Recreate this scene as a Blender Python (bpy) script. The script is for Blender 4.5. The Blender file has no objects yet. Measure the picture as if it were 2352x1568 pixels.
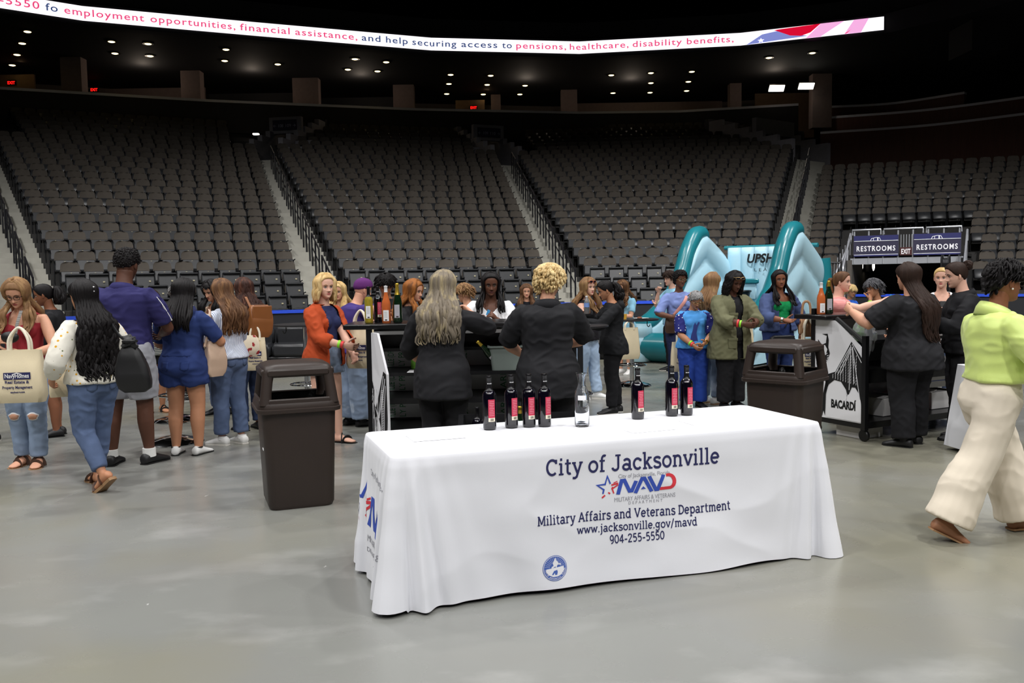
import bpy, bmesh, math, random
import numpy as np
from mathutils import Matrix, Vector

# ------------------------------------------------------------------ camera, world, lights, exposure
SC = bpy.context.scene
COL = SC.collection
F, PITCH, ROLL, CAMH = 2040.0, 0.0726, 0.0165, 1.589
_cam = bpy.data.cameras.new('camera'); _cam.sensor_width = 36.0; _cam.lens = 36.0 * F / 2352.0
_cam.clip_end = 300
CAM = bpy.data.objects.new('camera', _cam); COL.objects.link(CAM)
CAM.matrix_world = Matrix.Translation((0, 0, CAMH)) @ Matrix.Rotation(math.pi / 2 - PITCH, 4, 'X') @ Matrix.Rotation(-ROLL, 4, 'Z')
SC.camera = CAM
W = bpy.data.worlds.new('world'); SC.world = W; W.use_nodes = True
W.node_tree.nodes['Background'].inputs[0].default_value = (0.85, 0.9, 1.0, 1)
W.node_tree.nodes['Background'].inputs[1].default_value = 0.0
SC.view_settings.view_transform = 'Standard'; SC.view_settings.look = 'None'
SC.view_settings.gamma = 1.0; SC.view_settings.use_curve_mapping = False
SC.view_settings.exposure = 0.0
SC.cycles.use_denoising = True
SC.cycles.max_bounces = 8; SC.cycles.transparent_max_bounces = 12
SC.cycles.sample_clamp_indirect = 6.0; SC.cycles.caustics_reflective = False; SC.cycles.caustics_refractive = False


def floodlight(x, y, z, tx, ty, tz, watts, size=1.1, spread=110, color=(1, .988, .978)):
    L = bpy.data.lights.new('floodlight', 'AREA'); L.shape = 'DISK'; L.size = size; L.energy = watts
    L.color = color; L.spread = math.radians(spread)
    o = bpy.data.objects.new('floodlight', L); COL.objects.link(o); o.location = (x, y, z)
    o.rotation_euler = (Vector((tx, ty, tz)) - o.location).to_track_quat('-Z', 'Y').to_euler()
    return o


LIGHTW = 330.0
# arena's ceiling floodlights in rows; the last three are fill added behind the camera
for (x, y) in ((-14, -6), (-5, -8), (5, -8), (14, -6), (-16, 4), (16, 4), (-14, 13), (-5, 14.5), (5, 14.5), (14, 13), (-6, 3), (6, 3), (-9, -15), (0, -16), (9, -15)):
    floodlight(x, y, 17.0, x * 0.55, y * 0.55 + 3.2, 0, LIGHTW * ({-9: .35, 0: .55, 9: 1.5}[x] if y < -10 else 1), 1.0, 104)
# unseen banks added on the far side to brighten the foot of the stands
for x, k in ((-11, 1.0), (-2.5, 1.6), (6, 1.8), (14, 1.5)):
    floodlight(x, 9, 16.5, x * 1.15, 25.5, 1.5, LIGHTW * k, 1.0, 60)


def back(px, py, z):
    """world point at height z seen at pixel (px, py) of the 2352x1568 frame"""
    dx = (px - 1176) / F; dy = -(py - 784) / F
    cr, sr = math.cos(ROLL), math.sin(ROLL)
    u = dx * cr + dy * sr; v = -dx * sr + dy * cr
    c, s = math.cos(PITCH), math.sin(PITCH)
    d = np.array([u, c + v * s, v * c - s]); t = (z - CAMH) / d[2]
    return np.array([0, 0, CAMH]) + t * d


def atdepth(px, py, Y):
    """world point at depth Y (world y) seen at pixel (px, py)"""
    dx = (px - 1176) / F; dy = -(py - 784) / F
    cr, sr = math.cos(ROLL), math.sin(ROLL)
    u = dx * cr + dy * sr; v = -dx * sr + dy * cr
    c, s = math.cos(PITCH), math.sin(PITCH)
    d = np.array([u, c + v * s, v * c - s])
    return np.array([0, 0, CAMH]) + d * (Y / d[1])


# ------------------------------------------------------------------ small maths
def V(*a): return np.array(a, float)
def unit(v): v = np.asarray(v, float); return v / (np.linalg.norm(v) + 1e-12)
def rotz(a): c, s = math.cos(a), math.sin(a); return np.array([[c, -s, 0], [s, c, 0], [0, 0, 1.]])
def rotx(a): c, s = math.cos(a), math.sin(a); return np.array([[1, 0, 0], [0, c, -s], [0, s, c]])
def roty(a): c, s = math.cos(a), math.sin(a); return np.array([[c, 0, s], [0, 1., 0], [-s, 0, c]])
D2R = math.pi / 180


def crom(P, m):
    P = np.asarray(P, float); n = len(P)
    if n < 3:
        return np.array([P[0] + (P[-1] - P[0]) * t for t in np.linspace(0, 1, m)])
    Q = np.vstack([2 * P[0] - P[1], P, 2 * P[-1] - P[-2]])
    u = np.linspace(0, n - 1, m); i = np.clip(u.astype(int), 0, n - 2); t = (u - i)[:, None]
    a, b, c, d = Q[i], Q[i + 1], Q[i + 2], Q[i + 3]
    return .5 * ((2 * b) + (c - a) * t + (2 * a - 5 * b + 4 * c - d) * t * t + (3 * b - a - 3 * c + d) * t ** 3)


_hs = np.random.RandomState(7).rand(4096)
def vnoise(p):
    p = np.asarray(p, float); i = np.floor(p).astype(np.int64); f = p - i; f = f * f * (3 - 2 * f)
    def h(a, b, c): return _hs[(a * 73 + b * 157 + c * 1109 + (a * b) * 31 + (b * c) * 17) & 4095]
    x, y, z = i[..., 0], i[..., 1], i[..., 2]; fx, fy, fz = f[..., 0], f[..., 1], f[..., 2]
    r = 0
    for dx in (0, 1):
        for dy in (0, 1):
            for dz in (0, 1):
                r = r + h(x + dx, y + dy, z + dz) * (fx if dx else 1 - fx) * (fy if dy else 1 - fy) * (fz if dz else 1 - fz)
    return r * 2 - 1


# ------------------------------------------------------------------ materials
MATS = {}
def lin(c):
    return tuple((x / 255 / 12.92 if x / 255 <= .04045 else ((x / 255 + .055) / 1.055) ** 2.4) for x in c) + (1.0,)


def mat(name, rgb=(128, 128, 128), rough=.6, metal=0, noise=.12, nscale=6, bump=0, bscale=60, spec=.5, emit=None, estr=1, sheen=0,
        stretch=(1, 1, 1), alpha=1, trans=0, ior=1.45, coat=0):
    if name in MATS: return MATS[name]
    m = bpy.data.materials.new(name); m.use_nodes = True; nt = m.node_tree; b = nt.nodes['Principled BSDF']; L = nt.links
    b.inputs['Base Color'].default_value = lin(rgb); b.inputs['Roughness'].default_value = rough
    b.inputs['Metallic'].default_value = metal; b.inputs['Specular IOR Level'].default_value = spec
    b.inputs['IOR'].default_value = ior; b.inputs['Transmission Weight'].default_value = trans
    b.inputs['Coat Weight'].default_value = coat
    if sheen: b.inputs['Sheen Weight'].default_value = sheen
    if alpha < 1: b.inputs['Alpha'].default_value = alpha
    if emit is not None:
        b.inputs['Emission Color'].default_value = lin(emit); b.inputs['Emission Strength'].default_value = estr
    if noise or bump:
        tc = nt.nodes.new('ShaderNodeTexCoord'); mp = nt.nodes.new('ShaderNodeMapping'); L.new(tc.outputs['Object'], mp.inputs[0])
        mp.inputs['Scale'].default_value = stretch
        if noise:
            n = nt.nodes.new('ShaderNodeTexNoise'); n.inputs['Scale'].default_value = nscale; n.inputs['Detail'].default_value = 4
            L.new(mp.outputs[0], n.inputs['Vector'])
            mr = nt.nodes.new('ShaderNodeMapRange'); mr.inputs['To Min'].default_value = 1 - noise * 1.6; mr.inputs['To Max'].default_value = 1 + noise * 1.6
            L.new(n.outputs['Fac'], mr.inputs['Value'])
            mx = nt.nodes.new('ShaderNodeMix'); mx.data_type = 'RGBA'; mx.blend_type = 'MULTIPLY'; mx.inputs[0].default_value = 1
            mx.inputs[6].default_value = lin(rgb); L.new(mr.outputs[0], mx.inputs[7]); L.new(mx.outputs[2], b.inputs['Base Color'])
        if bump:
            n2 = nt.nodes.new('ShaderNodeTexNoise'); n2.inputs['Scale'].default_value = bscale; n2.inputs['Detail'].default_value = 3
            L.new(mp.outputs[0], n2.inputs['Vector'])
            bp = nt.nodes.new('ShaderNodeBump'); bp.inputs['Strength'].default_value = bump; bp.inputs['Distance'].default_value = .01
            L.new(n2.outputs['Fac'], bp.inputs['Height']); L.new(bp.outputs[0], b.inputs['Normal'])
    MATS[name] = m
    return m


def nodes_of(m):
    nt = m.node_tree; return nt, nt.nodes['Principled BSDF'], nt.links


def mix_on(m, fac_out, rgb2):
    """mix rgb2 into the base colour where fac_out is 1"""
    nt, b, L = nodes_of(m); bc = b.inputs['Base Color']
    mx = nt.nodes.new('ShaderNodeMix'); mx.data_type = 'RGBA'; L.new(fac_out, mx.inputs[0])
    if bc.is_linked: L.new(bc.links[0].from_socket, mx.inputs[6])
    else: mx.inputs[6].default_value = bc.default_value
    mx.inputs[7].default_value = lin(rgb2); L.new(mx.outputs[2], bc)


def ramp(nt, src, a, b_):
    r = nt.nodes.new('ShaderNodeMapRange'); r.inputs['From Min'].default_value = a; r.inputs['From Max'].default_value = b_
    r.clamp = True; nt.links.new(src, r.inputs['Value']); return r.outputs[0]


def coords(nt, scale=(1, 1, 1), rot=(0, 0, 0)):
    tc = nt.nodes.new('ShaderNodeTexCoord'); mp = nt.nodes.new('ShaderNodeMapping'); nt.links.new(tc.outputs['Object'], mp.inputs[0])
    mp.inputs['Scale'].default_value = scale; mp.inputs['Rotation'].default_value = rot; return mp.outputs[0]


def spots(m, rgb2, scale=30, lo=.25, hi=.2, seed=(0, 0, 0), dist=False):
    """round spots of another colour (petals, dots)"""
    nt, b, L = nodes_of(m)
    v = nt.nodes.new('ShaderNodeTexVoronoi'); v.inputs['Scale'].default_value = scale; mp = coords(nt); a = nt.nodes.new('ShaderNodeVectorMath')
    a.operation = 'ADD'; L.new(mp, a.inputs[0]); a.inputs[1].default_value = seed; L.new(a.outputs[0], v.inputs['Vector'])
    mix_on(m, ramp(nt, v.outputs['Distance'], lo, hi), rgb2); return m


def blotch(m, rgb2, scale=12, lo=.5, hi=.54, seed=(3, 1, 2), stretch=(1, 1, 1), detail=4):
    nt, b, L = nodes_of(m)
    n = nt.nodes.new('ShaderNodeTexNoise'); n.inputs['Scale'].default_value = scale; n.inputs['Detail'].default_value = detail
    a = nt.nodes.new('ShaderNodeVectorMath'); a.operation = 'ADD'; L.new(coords(nt, stretch), a.inputs[0]); a.inputs[1].default_value = seed
    L.new(a.outputs[0], n.inputs['Vector']); mix_on(m, ramp(nt, n.outputs['Fac'], lo, hi), rgb2); return m


def stripes(m, rgb2, scale=40, axis='X', lo=.55, hi=.65):
    nt, b, L = nodes_of(m)
    w = nt.nodes.new('ShaderNodeTexWave'); w.bands_direction = axis; w.inputs['Scale'].default_value = scale; w.inputs['Distortion'].default_value = .3
    L.new(coords(nt), w.inputs['Vector']); mix_on(m, ramp(nt, w.outputs['Fac'], lo, hi), rgb2); return m


# ------------------------------------------------------------------ geometry collector
def frames(P, hint=None):
    P = np.asarray(P, float); n = len(P); T = np.zeros_like(P)
    T[1:-1] = P[2:] - P[:-2]; T[0] = P[1] - P[0]; T[-1] = P[-1] - P[-2]
    T /= np.linalg.norm(T, axis=1, keepdims=True) + 1e-12
    h = np.array(hint if hint is not None else ((0, 1, 0) if abs(T[0][1]) < .9 else (1, 0, 0)), float)
    U = np.zeros_like(P); S = np.zeros_like(P)
    for i in range(n):
        s = np.cross(h, T[i]) if hint is not None or i == 0 else np.cross(U[i - 1], T[i])
        s = unit(s); S[i] = s; U[i] = np.cross(T[i], s)
    return T, S, U


class G:
    def __init__(s): s.v = []; s.f = []; s.m = []; s.n = 0
    def add(s, v, f, mi=0):
        v = np.asarray(v, float).reshape(-1, 3)
        s.v.append(v); s.f += [tuple(int(i) + s.n for i in q) for q in f]; s.m += [mi] * len(f); s.n += len(v); return s
    def box(s, c, size, R=None, mi=0, bev=0):
        x, y, z = np.asarray(size, float) / 2
        if bev:
            b = min(bev, x * .9, y * .9, z * .9); pts = []; 
            for sz in ((-z, 1), (-z + b, 0), (z - b, 0), (z, 1)):
                o = b if sz[1] else 0
                for (px, py) in ((x - o, y - b), (x - b, y - o), (-x + b, y - o), (-x + o, y - b), (-x + o, -y + b), (-x + b, -y + o), (x - b, -y + o), (x - o, -y + b)):
                    pts.append((px, py, sz[0]))
            pts = np.array(pts); fs = [tuple(range(7, -1, -1)), tuple(range(24, 32))]
            for k in range(3):
                for i in range(8): fs.append((k * 8 + i, k * 8 + (i + 1) % 8, k * 8 + 8 + (i + 1) % 8, k * 8 + 8 + i))
        else:
            pts = np.array([(sx * x, sy * y, sz * z) for sz in (-1, 1) for (sx, sy) in ((-1, -1), (1, -1), (1, 1), (-1, 1))])
            fs = [(3, 2, 1, 0), (4, 5, 6, 7), (0, 1, 5, 4), (1, 2, 6, 5), (2, 3, 7, 6), (3, 0, 4, 7)]
        if R is not None: pts = pts @ np.asarray(R).T
        return s.add(pts + np.asarray(c, float), fs, mi)
    def loft(s, rings, cap=True, mi=0, closed=False):
        k = len(rings); n = len(rings[0]); v = np.concatenate([np.asarray(r, float) for r in rings]); f = []
        for i in range(k if closed else k - 1):
            j = (i + 1) % k
            for a in range(n):
                b = (a + 1) % n; f.append((i * n + a, i * n + b, j * n + b, j * n + a))
        if cap and not closed:
            f.append(tuple(range(n - 1, -1, -1))); f.append(tuple(range((k - 1) * n, k * n)))
        return s.add(v, f, mi)
    def tube(s, P, r, n=10, ry=None, mi=0, hint=None, cap=True, closed=False, tip=False):
        P = np.asarray(P, float); k = len(P)
        rx = np.full(k, r) if np.isscalar(r) else np.asarray(r, float); ry = rx if ry is None else (np.full(k, ry) if np.isscalar(ry) else np.asarray(ry, float))
        T, S, U = frames(P, hint)
        a = np.linspace(0, 2 * math.pi, n, endpoint=False); c, sn = np.cos(a), np.sin(a)
        rings = [P[i] + np.outer(c * rx[i], S[i]) + np.outer(sn * ry[i], U[i]) for i in range(k)]
        return s.loft(rings, cap, mi, closed)
    def lathe(s, prof, c=(0, 0, 0), n=24, mi=0, cap=True, R=None, closed=False):
        a = np.linspace(0, 2 * math.pi, n, endpoint=False)
        rings = [np.stack([r * np.cos(a), r * np.sin(a), np.full(n, z)], 1) for r, z in prof]
        if R is not None: rings = [q @ np.asarray(R).T for q in rings]
        return s.loft([q + np.asarray(c, float) for q in rings], cap, mi, closed)
    def ball(s, c, r, R=None, n=14, k=9, mi=0):
        r = np.full(3, r) if np.isscalar(r) else np.asarray(r, float)
        t = np.linspace(0.04, math.pi - 0.04, k); a = np.linspace(0, 2 * math.pi, n, endpoint=False); rings = []
        for q in t[::-1]:
            p = np.stack([np.sin(q) * np.cos(a) * r[0], np.sin(q) * np.sin(a) * r[1], np.full(n, np.cos(q) * r[2])], 1)
            if R is not None: p = p @ np.asarray(R).T
            rings.append(p + np.asarray(c, float))
        return s.loft(rings, True, mi)
    def prism(s, poly, O, X, Y, th, mi=0):
        """polygon in the plane (O; X, Y) extruded by th along X x Y"""
        O, X, Y = V(*O), V(*X), V(*Y); N = np.cross(X, Y); n = len(poly)
        a = np.array([O + X * p[0] + Y * p[1] for p in poly]); v = np.concatenate([a, a + N * th])
        f = [tuple(range(n - 1, -1, -1)), tuple(range(n, 2 * n))] + [(i, (i + 1) % n, n + (i + 1) % n, n + i) for i in range(n)]
        return s.add(v, f, mi)
    def sheet(s, pts, th=0, mi=0):
        """grid of points pts[i][j]; th>0 gives it thickness"""
        P = np.asarray(pts, float); a, b = P.shape[:2]; v = P.reshape(-1, 3)
        f = [(i * b + j, i * b + j + 1, (i + 1) * b + j + 1, (i + 1) * b + j) for i in range(a - 1) for j in range(b - 1)]
        if th:
            du = np.gradient(P, axis=0); dv = np.gradient(P, axis=1); N = np.cross(du, dv); N /= np.linalg.norm(N, axis=2, keepdims=True) + 1e-9
            w = (P + N * th).reshape(-1, 3); n = a * b; f2 = [tuple(x + n for x in q[::-1]) for q in f]
            rim = [i * b for i in range(a)] + [(a - 1) * b + j for j in range(1, b)] + [i * b + b - 1 for i in range(a - 2, -1, -1)] + [j for j in range(b - 2, 0, -1)]
            f3 = [(rim[i], rim[(i + 1) % len(rim)], rim[(i + 1) % len(rim)] + n, rim[i] + n) for i in range(len(rim))]
            return s.add(np.concatenate([v, w]), f + f2 + f3, mi)
        return s.add(v, f, mi)
    def mirrored(s):
        g = G(); 
        for v in s.v: w = v.copy(); w[:, 0] *= -1; g.v.append(w)
        g.f = [q[::-1] for q in s.f]; g.m = list(s.m); g.n = s.n; return g
    def join(s, o):
        for v in o.v: s.v.append(v)
        s.f += [tuple(i + s.n for i in q) for q in o.f]; s.m += o.m; s.n += o.n; return s
    def verts(s): return np.concatenate(s.v)
    def obj(s, name, mats, parent=None, smooth=True, angle=40, fix=True):
        return mk(name, s.verts(), s.f, mats, parent, smooth, s.m, angle, fix)


def mk(name, v, f, mats, parent=None, smooth=True, mi=None, angle=40, fix=False):
    me = bpy.data.meshes.new(name); me.from_pydata(np.asarray(v, float).tolist(), [], f)
    for m in (mats if isinstance(mats, (list, tuple)) else [mats]): me.materials.append(m)
    if mi is not None and any(mi): me.polygons.foreach_set('material_index', np.asarray(mi, np.int32))
    if fix:
        bm = bmesh.new(); bm.from_mesh(me); bmesh.ops.recalc_face_normals(bm, faces=bm.faces); bm.to_mesh(me); bm.free()
    if smooth:
        me.polygons.foreach_set('use_smooth', np.ones(len(me.polygons), bool))
        if angle < 180: me.set_sharp_from_angle(angle=math.radians(angle))
    me.update()
    o = bpy.data.objects.new(name, me); COL.objects.link(o)
    if parent is not None: o.parent = parent
    return o


def thing(name, label, cat, loc=(0, 0, 0), rz=0, group=None):
    o = bpy.data.objects.new(name, None); COL.objects.link(o); o.empty_display_size = .2
    o.location = tuple(map(float, loc)); o.rotation_euler = (0, 0, rz)
    return tag(o, label, cat, group)


def tag(o, label=None, cat=None, group=None, kind=None):
    if label: o['label'] = label
    if cat: o['category'] = cat
    if group: o['group'] = group
    if kind: o['kind'] = kind
    return o


def struct(o, label=None): o['kind'] = 'structure'; return tag(o, label)


def dup(root, loc, rz=None, label=None):
    """a copy of a thing with its parts and their sub-parts"""
    def cp(o, par):
        c = o.copy(); COL.objects.link(c)
        if par is not None: c.parent = par
        for ch in o.children: cp(ch, c)
        return c
    r = cp(root, None); r.location = tuple(map(float, loc))
    if rz is not None: r.rotation_euler = (0, 0, rz)
    if label: r['label'] = label
    return r


# ------------------------------------------------------------------ lettering
def text2d(s, size=1.0, spacing=1.0, offset=0.0, shear=0.0, wmax=None):
    """flat lettering in the builtin font: verts (n,2) with the baseline at 0, x from 0; faces"""
    cu = bpy.data.curves.new('lettering', 'FONT'); cu.body = s; cu.size = size; cu.space_character = spacing; cu.offset = offset; cu.shear = shear
    cu.resolution_u = 3
    o = bpy.data.objects.new('lettering', cu); COL.objects.link(o)
    dg = bpy.context.evaluated_depsgraph_get(); me = bpy.data.meshes.new_from_object(o.evaluated_get(dg))
    v = np.zeros(len(me.vertices) * 3); me.vertices.foreach_get('co', v); v = v.reshape(-1, 3)[:, :2]
    f = [tuple(p.vertices) for p in me.polygons]
    bpy.data.objects.remove(o); bpy.data.curves.remove(cu); bpy.data.meshes.remove(me)
    if len(v): v[:, 0] -= v[:, 0].min()
    if wmax and len(v): v[:, 0] *= wmax / max(v[:, 0].max(), 1e-6)
    return v, f


def refine(v, f, maxlen):
    """split long edges so flat lettering can follow a curved surface"""
    bm = bmesh.new(); vs = [bm.verts.new((p[0], p[1], 0)) for p in v]
    for q in f:
        try: bm.faces.new([vs[i] for i in q])
        except ValueError: pass
    bmesh.ops.triangulate(bm, faces=bm.faces)
    for _ in range(6):
        e = [x for x in bm.edges if x.calc_length() > maxlen]
        if not e: break
        bmesh.ops.subdivide_edges(bm, edges=e, cuts=1); bmesh.ops.triangulate(bm, faces=[q for q in bm.faces if len(q.verts) > 3])
    bm.verts.index_update()
    nv = np.array([(x.co.x, x.co.y) for x in bm.verts]); nf = [tuple(x.index for x in q.verts) for q in bm.faces]; bm.free()
    return nv, nf


def text_on(g, s, O, X, Y, size, lift=.002, mi=0, align='L', **k):
    """lettering in the plane (O; X, Y), lifted along X x Y"""
    v, f = text2d(s, size, **k); O, X, Y = V(*O), V(*X), V(*Y); N = np.cross(X, Y)
    if not len(v): return g
    if align == 'C': v = v - [v[:, 0].max() / 2, 0]
    return g.add(O + np.outer(v[:, 0], X) + np.outer(v[:, 1], Y) + N * lift, f, mi)

# a slab-serif alphabet drawn with strokes: l line, e ellipse, a arc, c curve, s serif bar
SLAB = {
 'C': (.62, 'a.33 .355 .25 .31 48 312;l.52 .5 .52 .68'), 'i': (.31, 'l.15 0 .15 .5;s.03 .27 .037;s.04 .17 .483;l.15 .61 .15 .72'),
 'j': (.31, 'l.17 .5 .17 -.06;a.06 -.06 .11 .115 0 -110;s.05 .19 .483;l.17 .61 .17 .72'),
 't': (.38, 'l.16 .66 .16 .16;a.27 .16 .11 .12 180 300;s.03 .32 .483'), 'y': (.54, 'l.08 .5 .28 .03;l.46 .5 .24 -.12 .15 -.17 .04 -.16;s0 .19 .483;s.36 .54 .483'),
 'o': (.56, 'e.28 .26 .2 .22'), 'f': (.38, 'l.15 0 .15 .56;a.27 .56 .12 .14 180 55;s.05 .29 .037;s.03 .3 .483'),
 'J': (.53, 'l.35 .7 .35 .18;a.2 .18 .15 .14 0 -170;s.2 .47 .672'), 'a': (.54, 'a.25 .36 .15 .125 155 0;l.4 .36 .4 .03;e.225 .15 .16 .115;s.4 .51 .037'),
 'c': (.5, 'a.26 .26 .19 .22 42 318;l.41 .36 .41 .47'), 'k': (.56, 'l.14 0 .14 .74;l.17 .22 .39 .48;l.25 .3 .43 .03;s.03 .25 .037;s.03 .14 .7;s.33 .54 .037;s.3 .5 .483'),
 's': (.47, 'c.39 .4 .34 .46 .23 .48 .12 .45 .09 .38 .14 .31 .25 .265 .36 .22 .4 .14 .35 .06 .23 .035 .11 .06 .07 .13'),
 'n': (.59, 'l.14 0 .14 .52;a.29 .33 .15 .15 180 0;l.44 .33 .44 0;s.03 .25 .037;s.03 .14 .483;s.35 .55 .037'),
 'v': (.53, 'l.07 .5 .265 .02;l.265 .02 .46 .5;s0 .18 .483;s.35 .53 .483'), 'l': (.31, 'l.15 0 .15 .74;s.03 .27 .037;s.03 .15 .7'),
 'e': (.52, 'a.26 .26 .19 .22 0 318;l.08 .27 .45 .27'), 'M': (.8, 'l.13 0 .13 .71;l.15 .68 .39 .1;l.39 .1 .63 .68;l.66 0 .66 .71;s.03 .24 .037;s.55 .77 .037;s.03 .16 .672;s.63 .77 .672'),
 'r': (.42, 'l.14 0 .14 .52;a.29 .35 .15 .13 180 55;s.03 .26 .037;s.03 .14 .483'), 'A': (.66, 'l.08 0 .33 .7;l.33 .7 .58 0;l.18 .24 .48 .24;s0 .19 .037;s.46 .66 .037;s.26 .38 .672'),
 'd': (.59, 'e.25 .26 .18 .22;l.43 .74 .43 0;s.32 .43 .7;s.43 .54 .037'), 'V': (.65, 'l.08 .7 .32 .02;l.32 .02 .56 .7;s0 .19 .672;s.46 .65 .672'),
 'D': (.63, 'l.14 0 .14 .71;a.27 .355 .28 .31 -90 90;l.04 .045 .28 .045;l.04 .665 .28 .665'), 'p': (.58, 'l.14 .52 .14 -.2;e.32 .26 .18 .22;s.03 .26 -.17;s.03 .14 .483'),
 'm': (.81, 'l.14 0 .14 .52;a.27 .35 .13 .13 180 0;l.4 .35 .4 0;a.53 .35 .13 .13 180 0;l.66 .35 .66 0;s.03 .23 .037;s.33 .47 .037;s.58 .77 .037;s.03 .14 .483'),
 'w': (.73, 'l.07 .5 .22 .03;l.22 .03 .36 .48;l.36 .48 .5 .03;l.5 .03 .65 .5;s0 .16 .483;s.56 .72 .483'), '.': (.25, 'l.12 0 .12 .11'),
 'g': (.57, 'e.25 .29 .17 .19;l.42 .5 .42 -.05;a.25 -.05 .17 .135 0 -160;s.42 .54 .483'), '/': (.42, 'l.05 -.08 .33 .74'),
 '9': (.53, 'e.26 .47 .17 .2;l.43 .47 .43 .28;a.25 .26 .18 .22 0 -110'), '0': (.54, 'e.27 .355 .19 .31'), '4': (.55, 'l.37 0 .37 .7;l.36 .68 .06 .2;l.06 .2 .52 .2'),
 '-': (.4, 'l.06 .27 .34 .27'), '2': (.53, 'c.08 .52 .12 .63 .25 .665 .39 .62 .41 .5 .33 .36 .2 .2 .08 .05;l.05 .045 .46 .045'),
 '5': (.53, 'l.42 .665 .12 .665;l.14 .69 .11 .36;c.11 .36 .25 .42 .39 .36 .44 .23 .38 .09 .25 .04 .1 .08'), ' ': (.25, '')}


def strip(P, w, closed=False):
    P = np.asarray(P, float); n = len(P)
    if closed:
        t0 = P - np.roll(P, 1, 0); t1 = np.roll(P, -1, 0) - P
    else:
        t0 = np.vstack([P[1:2] - P[0:1], P[1:] - P[:-1]]); t1 = np.vstack([P[1:] - P[:-1], P[-1:] - P[-2:-1]])
    t0 /= np.linalg.norm(t0, axis=1, keepdims=True) + 1e-9; t1 /= np.linalg.norm(t1, axis=1, keepdims=True) + 1e-9
    n0 = np.stack([-t0[:, 1], t0[:, 0]], 1); n1 = np.stack([-t1[:, 1], t1[:, 0]], 1); m = n0 + n1
    m /= np.linalg.norm(m, axis=1, keepdims=True) + 1e-9; k = 1 / np.clip((m * n0).sum(1), .5, 1); m = m * (k * w / 2)[:, None]
    v = np.concatenate([P + m, P - m]); f = [(i, n + i, n + (i + 1) % n, (i + 1) % n) for i in range(n if closed else n - 1)]
    return v, f


def slab2d(s, size=1.0, w=.105, wmax=None):
    vs, fs, x0, n = [], [], 0, 0
    for ch in s:
        adv, d = SLAB[ch]
        for q in d.split(';'):
            if not q: continue
            a = [float(t) for t in q[1:].split()]
            if q[0] == 'l': v, f = strip(np.reshape(a, (-1, 2)), w)
            elif q[0] == 's': v, f = strip([(a[0], a[2]), (a[1], a[2])], .078)
            elif q[0] == 'c': v, f = strip(crom(np.reshape(a, (-1, 2)), len(a) * 2), w)
            else:
                full = q[0] == 'e'; t = np.linspace(0, 2 * math.pi, 28, endpoint=False) if full else np.linspace(a[4] * D2R, a[5] * D2R, 20)
                v, f = strip(np.stack([a[0] + a[2] * np.cos(t), a[1] + a[3] * np.sin(t)], 1), w, full)
            vs.append(v + [x0, 0]); fs += [tuple(i + n for i in p) for p in f]; n += len(v)
        x0 += adv
    v = np.concatenate(vs) * size
    v[:, 0] -= v[:, 0].min()
    if wmax: v[:, 0] *= wmax / v[:, 0].max()
    return v, fs

# ------------------------------------------------------------------ floor
m = mat('polished_concrete', (124, 125, 121), .36, noise=.13, nscale=.45, bump=.03, bscale=9, spec=.55)
nt, b, L = nodes_of(m)
blotch(m, (154, 154, 151), 1.3, .55, .8, (4, 2, 0), (1, 1.6, 1), 6)
blotch(m, (122, 120, 114), .55, .5, .8, (9, 5, 0), (.8, 1.8, 1), 5)
blotch(m, (126, 124, 110), .28, .47, .6, (1.7, 3.3, 0), (1, 1, 1), 7)
blotch(m, (186, 186, 183), 9, .75, .78, (2, 2, 7), (1, .5, 1), 5)
n = nt.nodes.new('ShaderNodeTexNoise'); n.inputs['Scale'].default_value = 1.5; n.inputs['Detail'].default_value = 5; L.new(coords(nt), n.inputs['Vector'])
mr = nt.nodes.new('ShaderNodeMapRange'); mr.inputs['To Min'].default_value = .14; mr.inputs['To Max'].default_value = .40; L.new(n.outputs['Fac'], mr.inputs['Value']); L.new(mr.outputs[0], b.inputs['Roughness'])
g = G(); g.box((0, 8, -.1), (90, 80, .2)); struct(g.obj('floor', m, smooth=False))

# ------------------------------------------------------------------ the seating bowl: lines of each section (row 18) and the row pitch
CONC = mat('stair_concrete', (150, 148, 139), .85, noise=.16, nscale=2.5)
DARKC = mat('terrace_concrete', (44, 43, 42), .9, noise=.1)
BLK = mat('black_paint', (22, 22, 24), .45, noise=.05)
SEATB = mat('brown_upholstery', (66, 60, 53), .8, noise=.12, nscale=8, bump=.1, bscale=300)
SEATK = mat('black_seat_plastic', (40, 41, 43), .42, noise=.05)
SEATF = mat('dark_seat_frame', (26, 27, 30), .5, noise=.05)
PLATE = mat('seat_number_plate', (150, 142, 112), .5, noise=.05)
TREAD, RISE, Z0 = .84, .30, 1.27        # Z0: floor of row 0
SECT = [  # left end at row 18, direction angle, left/right image columns at row 0, row 18
    dict(P=(-19.4, 34.6), a=27, x0=(140, 690), x18=(14, 606)),
    dict(P=(-9.85, 38.9), a=18, x0=(790, 1258), x18=(650, 1150)),
    dict(P=(.77, 42.3), a=-3, x0=(1340, 1752), x18=(1196, 1822)),
    dict(P=(14.6, 41.4), a=-17, x0=(1850, 2420), x18=(1892, 2440)),
]


def line_at(sec, n, x):
    """plan point where the line of row n meets the sight line of image column x"""
    a = sec['a'] * D2R; d = V(math.cos(a), math.sin(a)); nn = V(-math.sin(a), math.cos(a))
    base = 18 if sec is not SECT[3] else 16
    p = V(*sec['P']) + nn * (n - base) * TREAD; u = (x - 1176) / F
    t = (u * p[1] - p[0]) / (d[0] - u * d[1]); return p + d * t


def ends(sec, n):
    """plan ends of row n: straight aisle edges through the row 0 and row 18 ends"""
    r = []
    for k in (0, 1):
        A, B = line_at(sec, 0, sec['x0'][k]), line_at(sec, 18, sec['x18'][k]); r.append(A + (B - A) * n / 18.0)
    return r


def row_z(n): return Z0 + RISE * n


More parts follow.
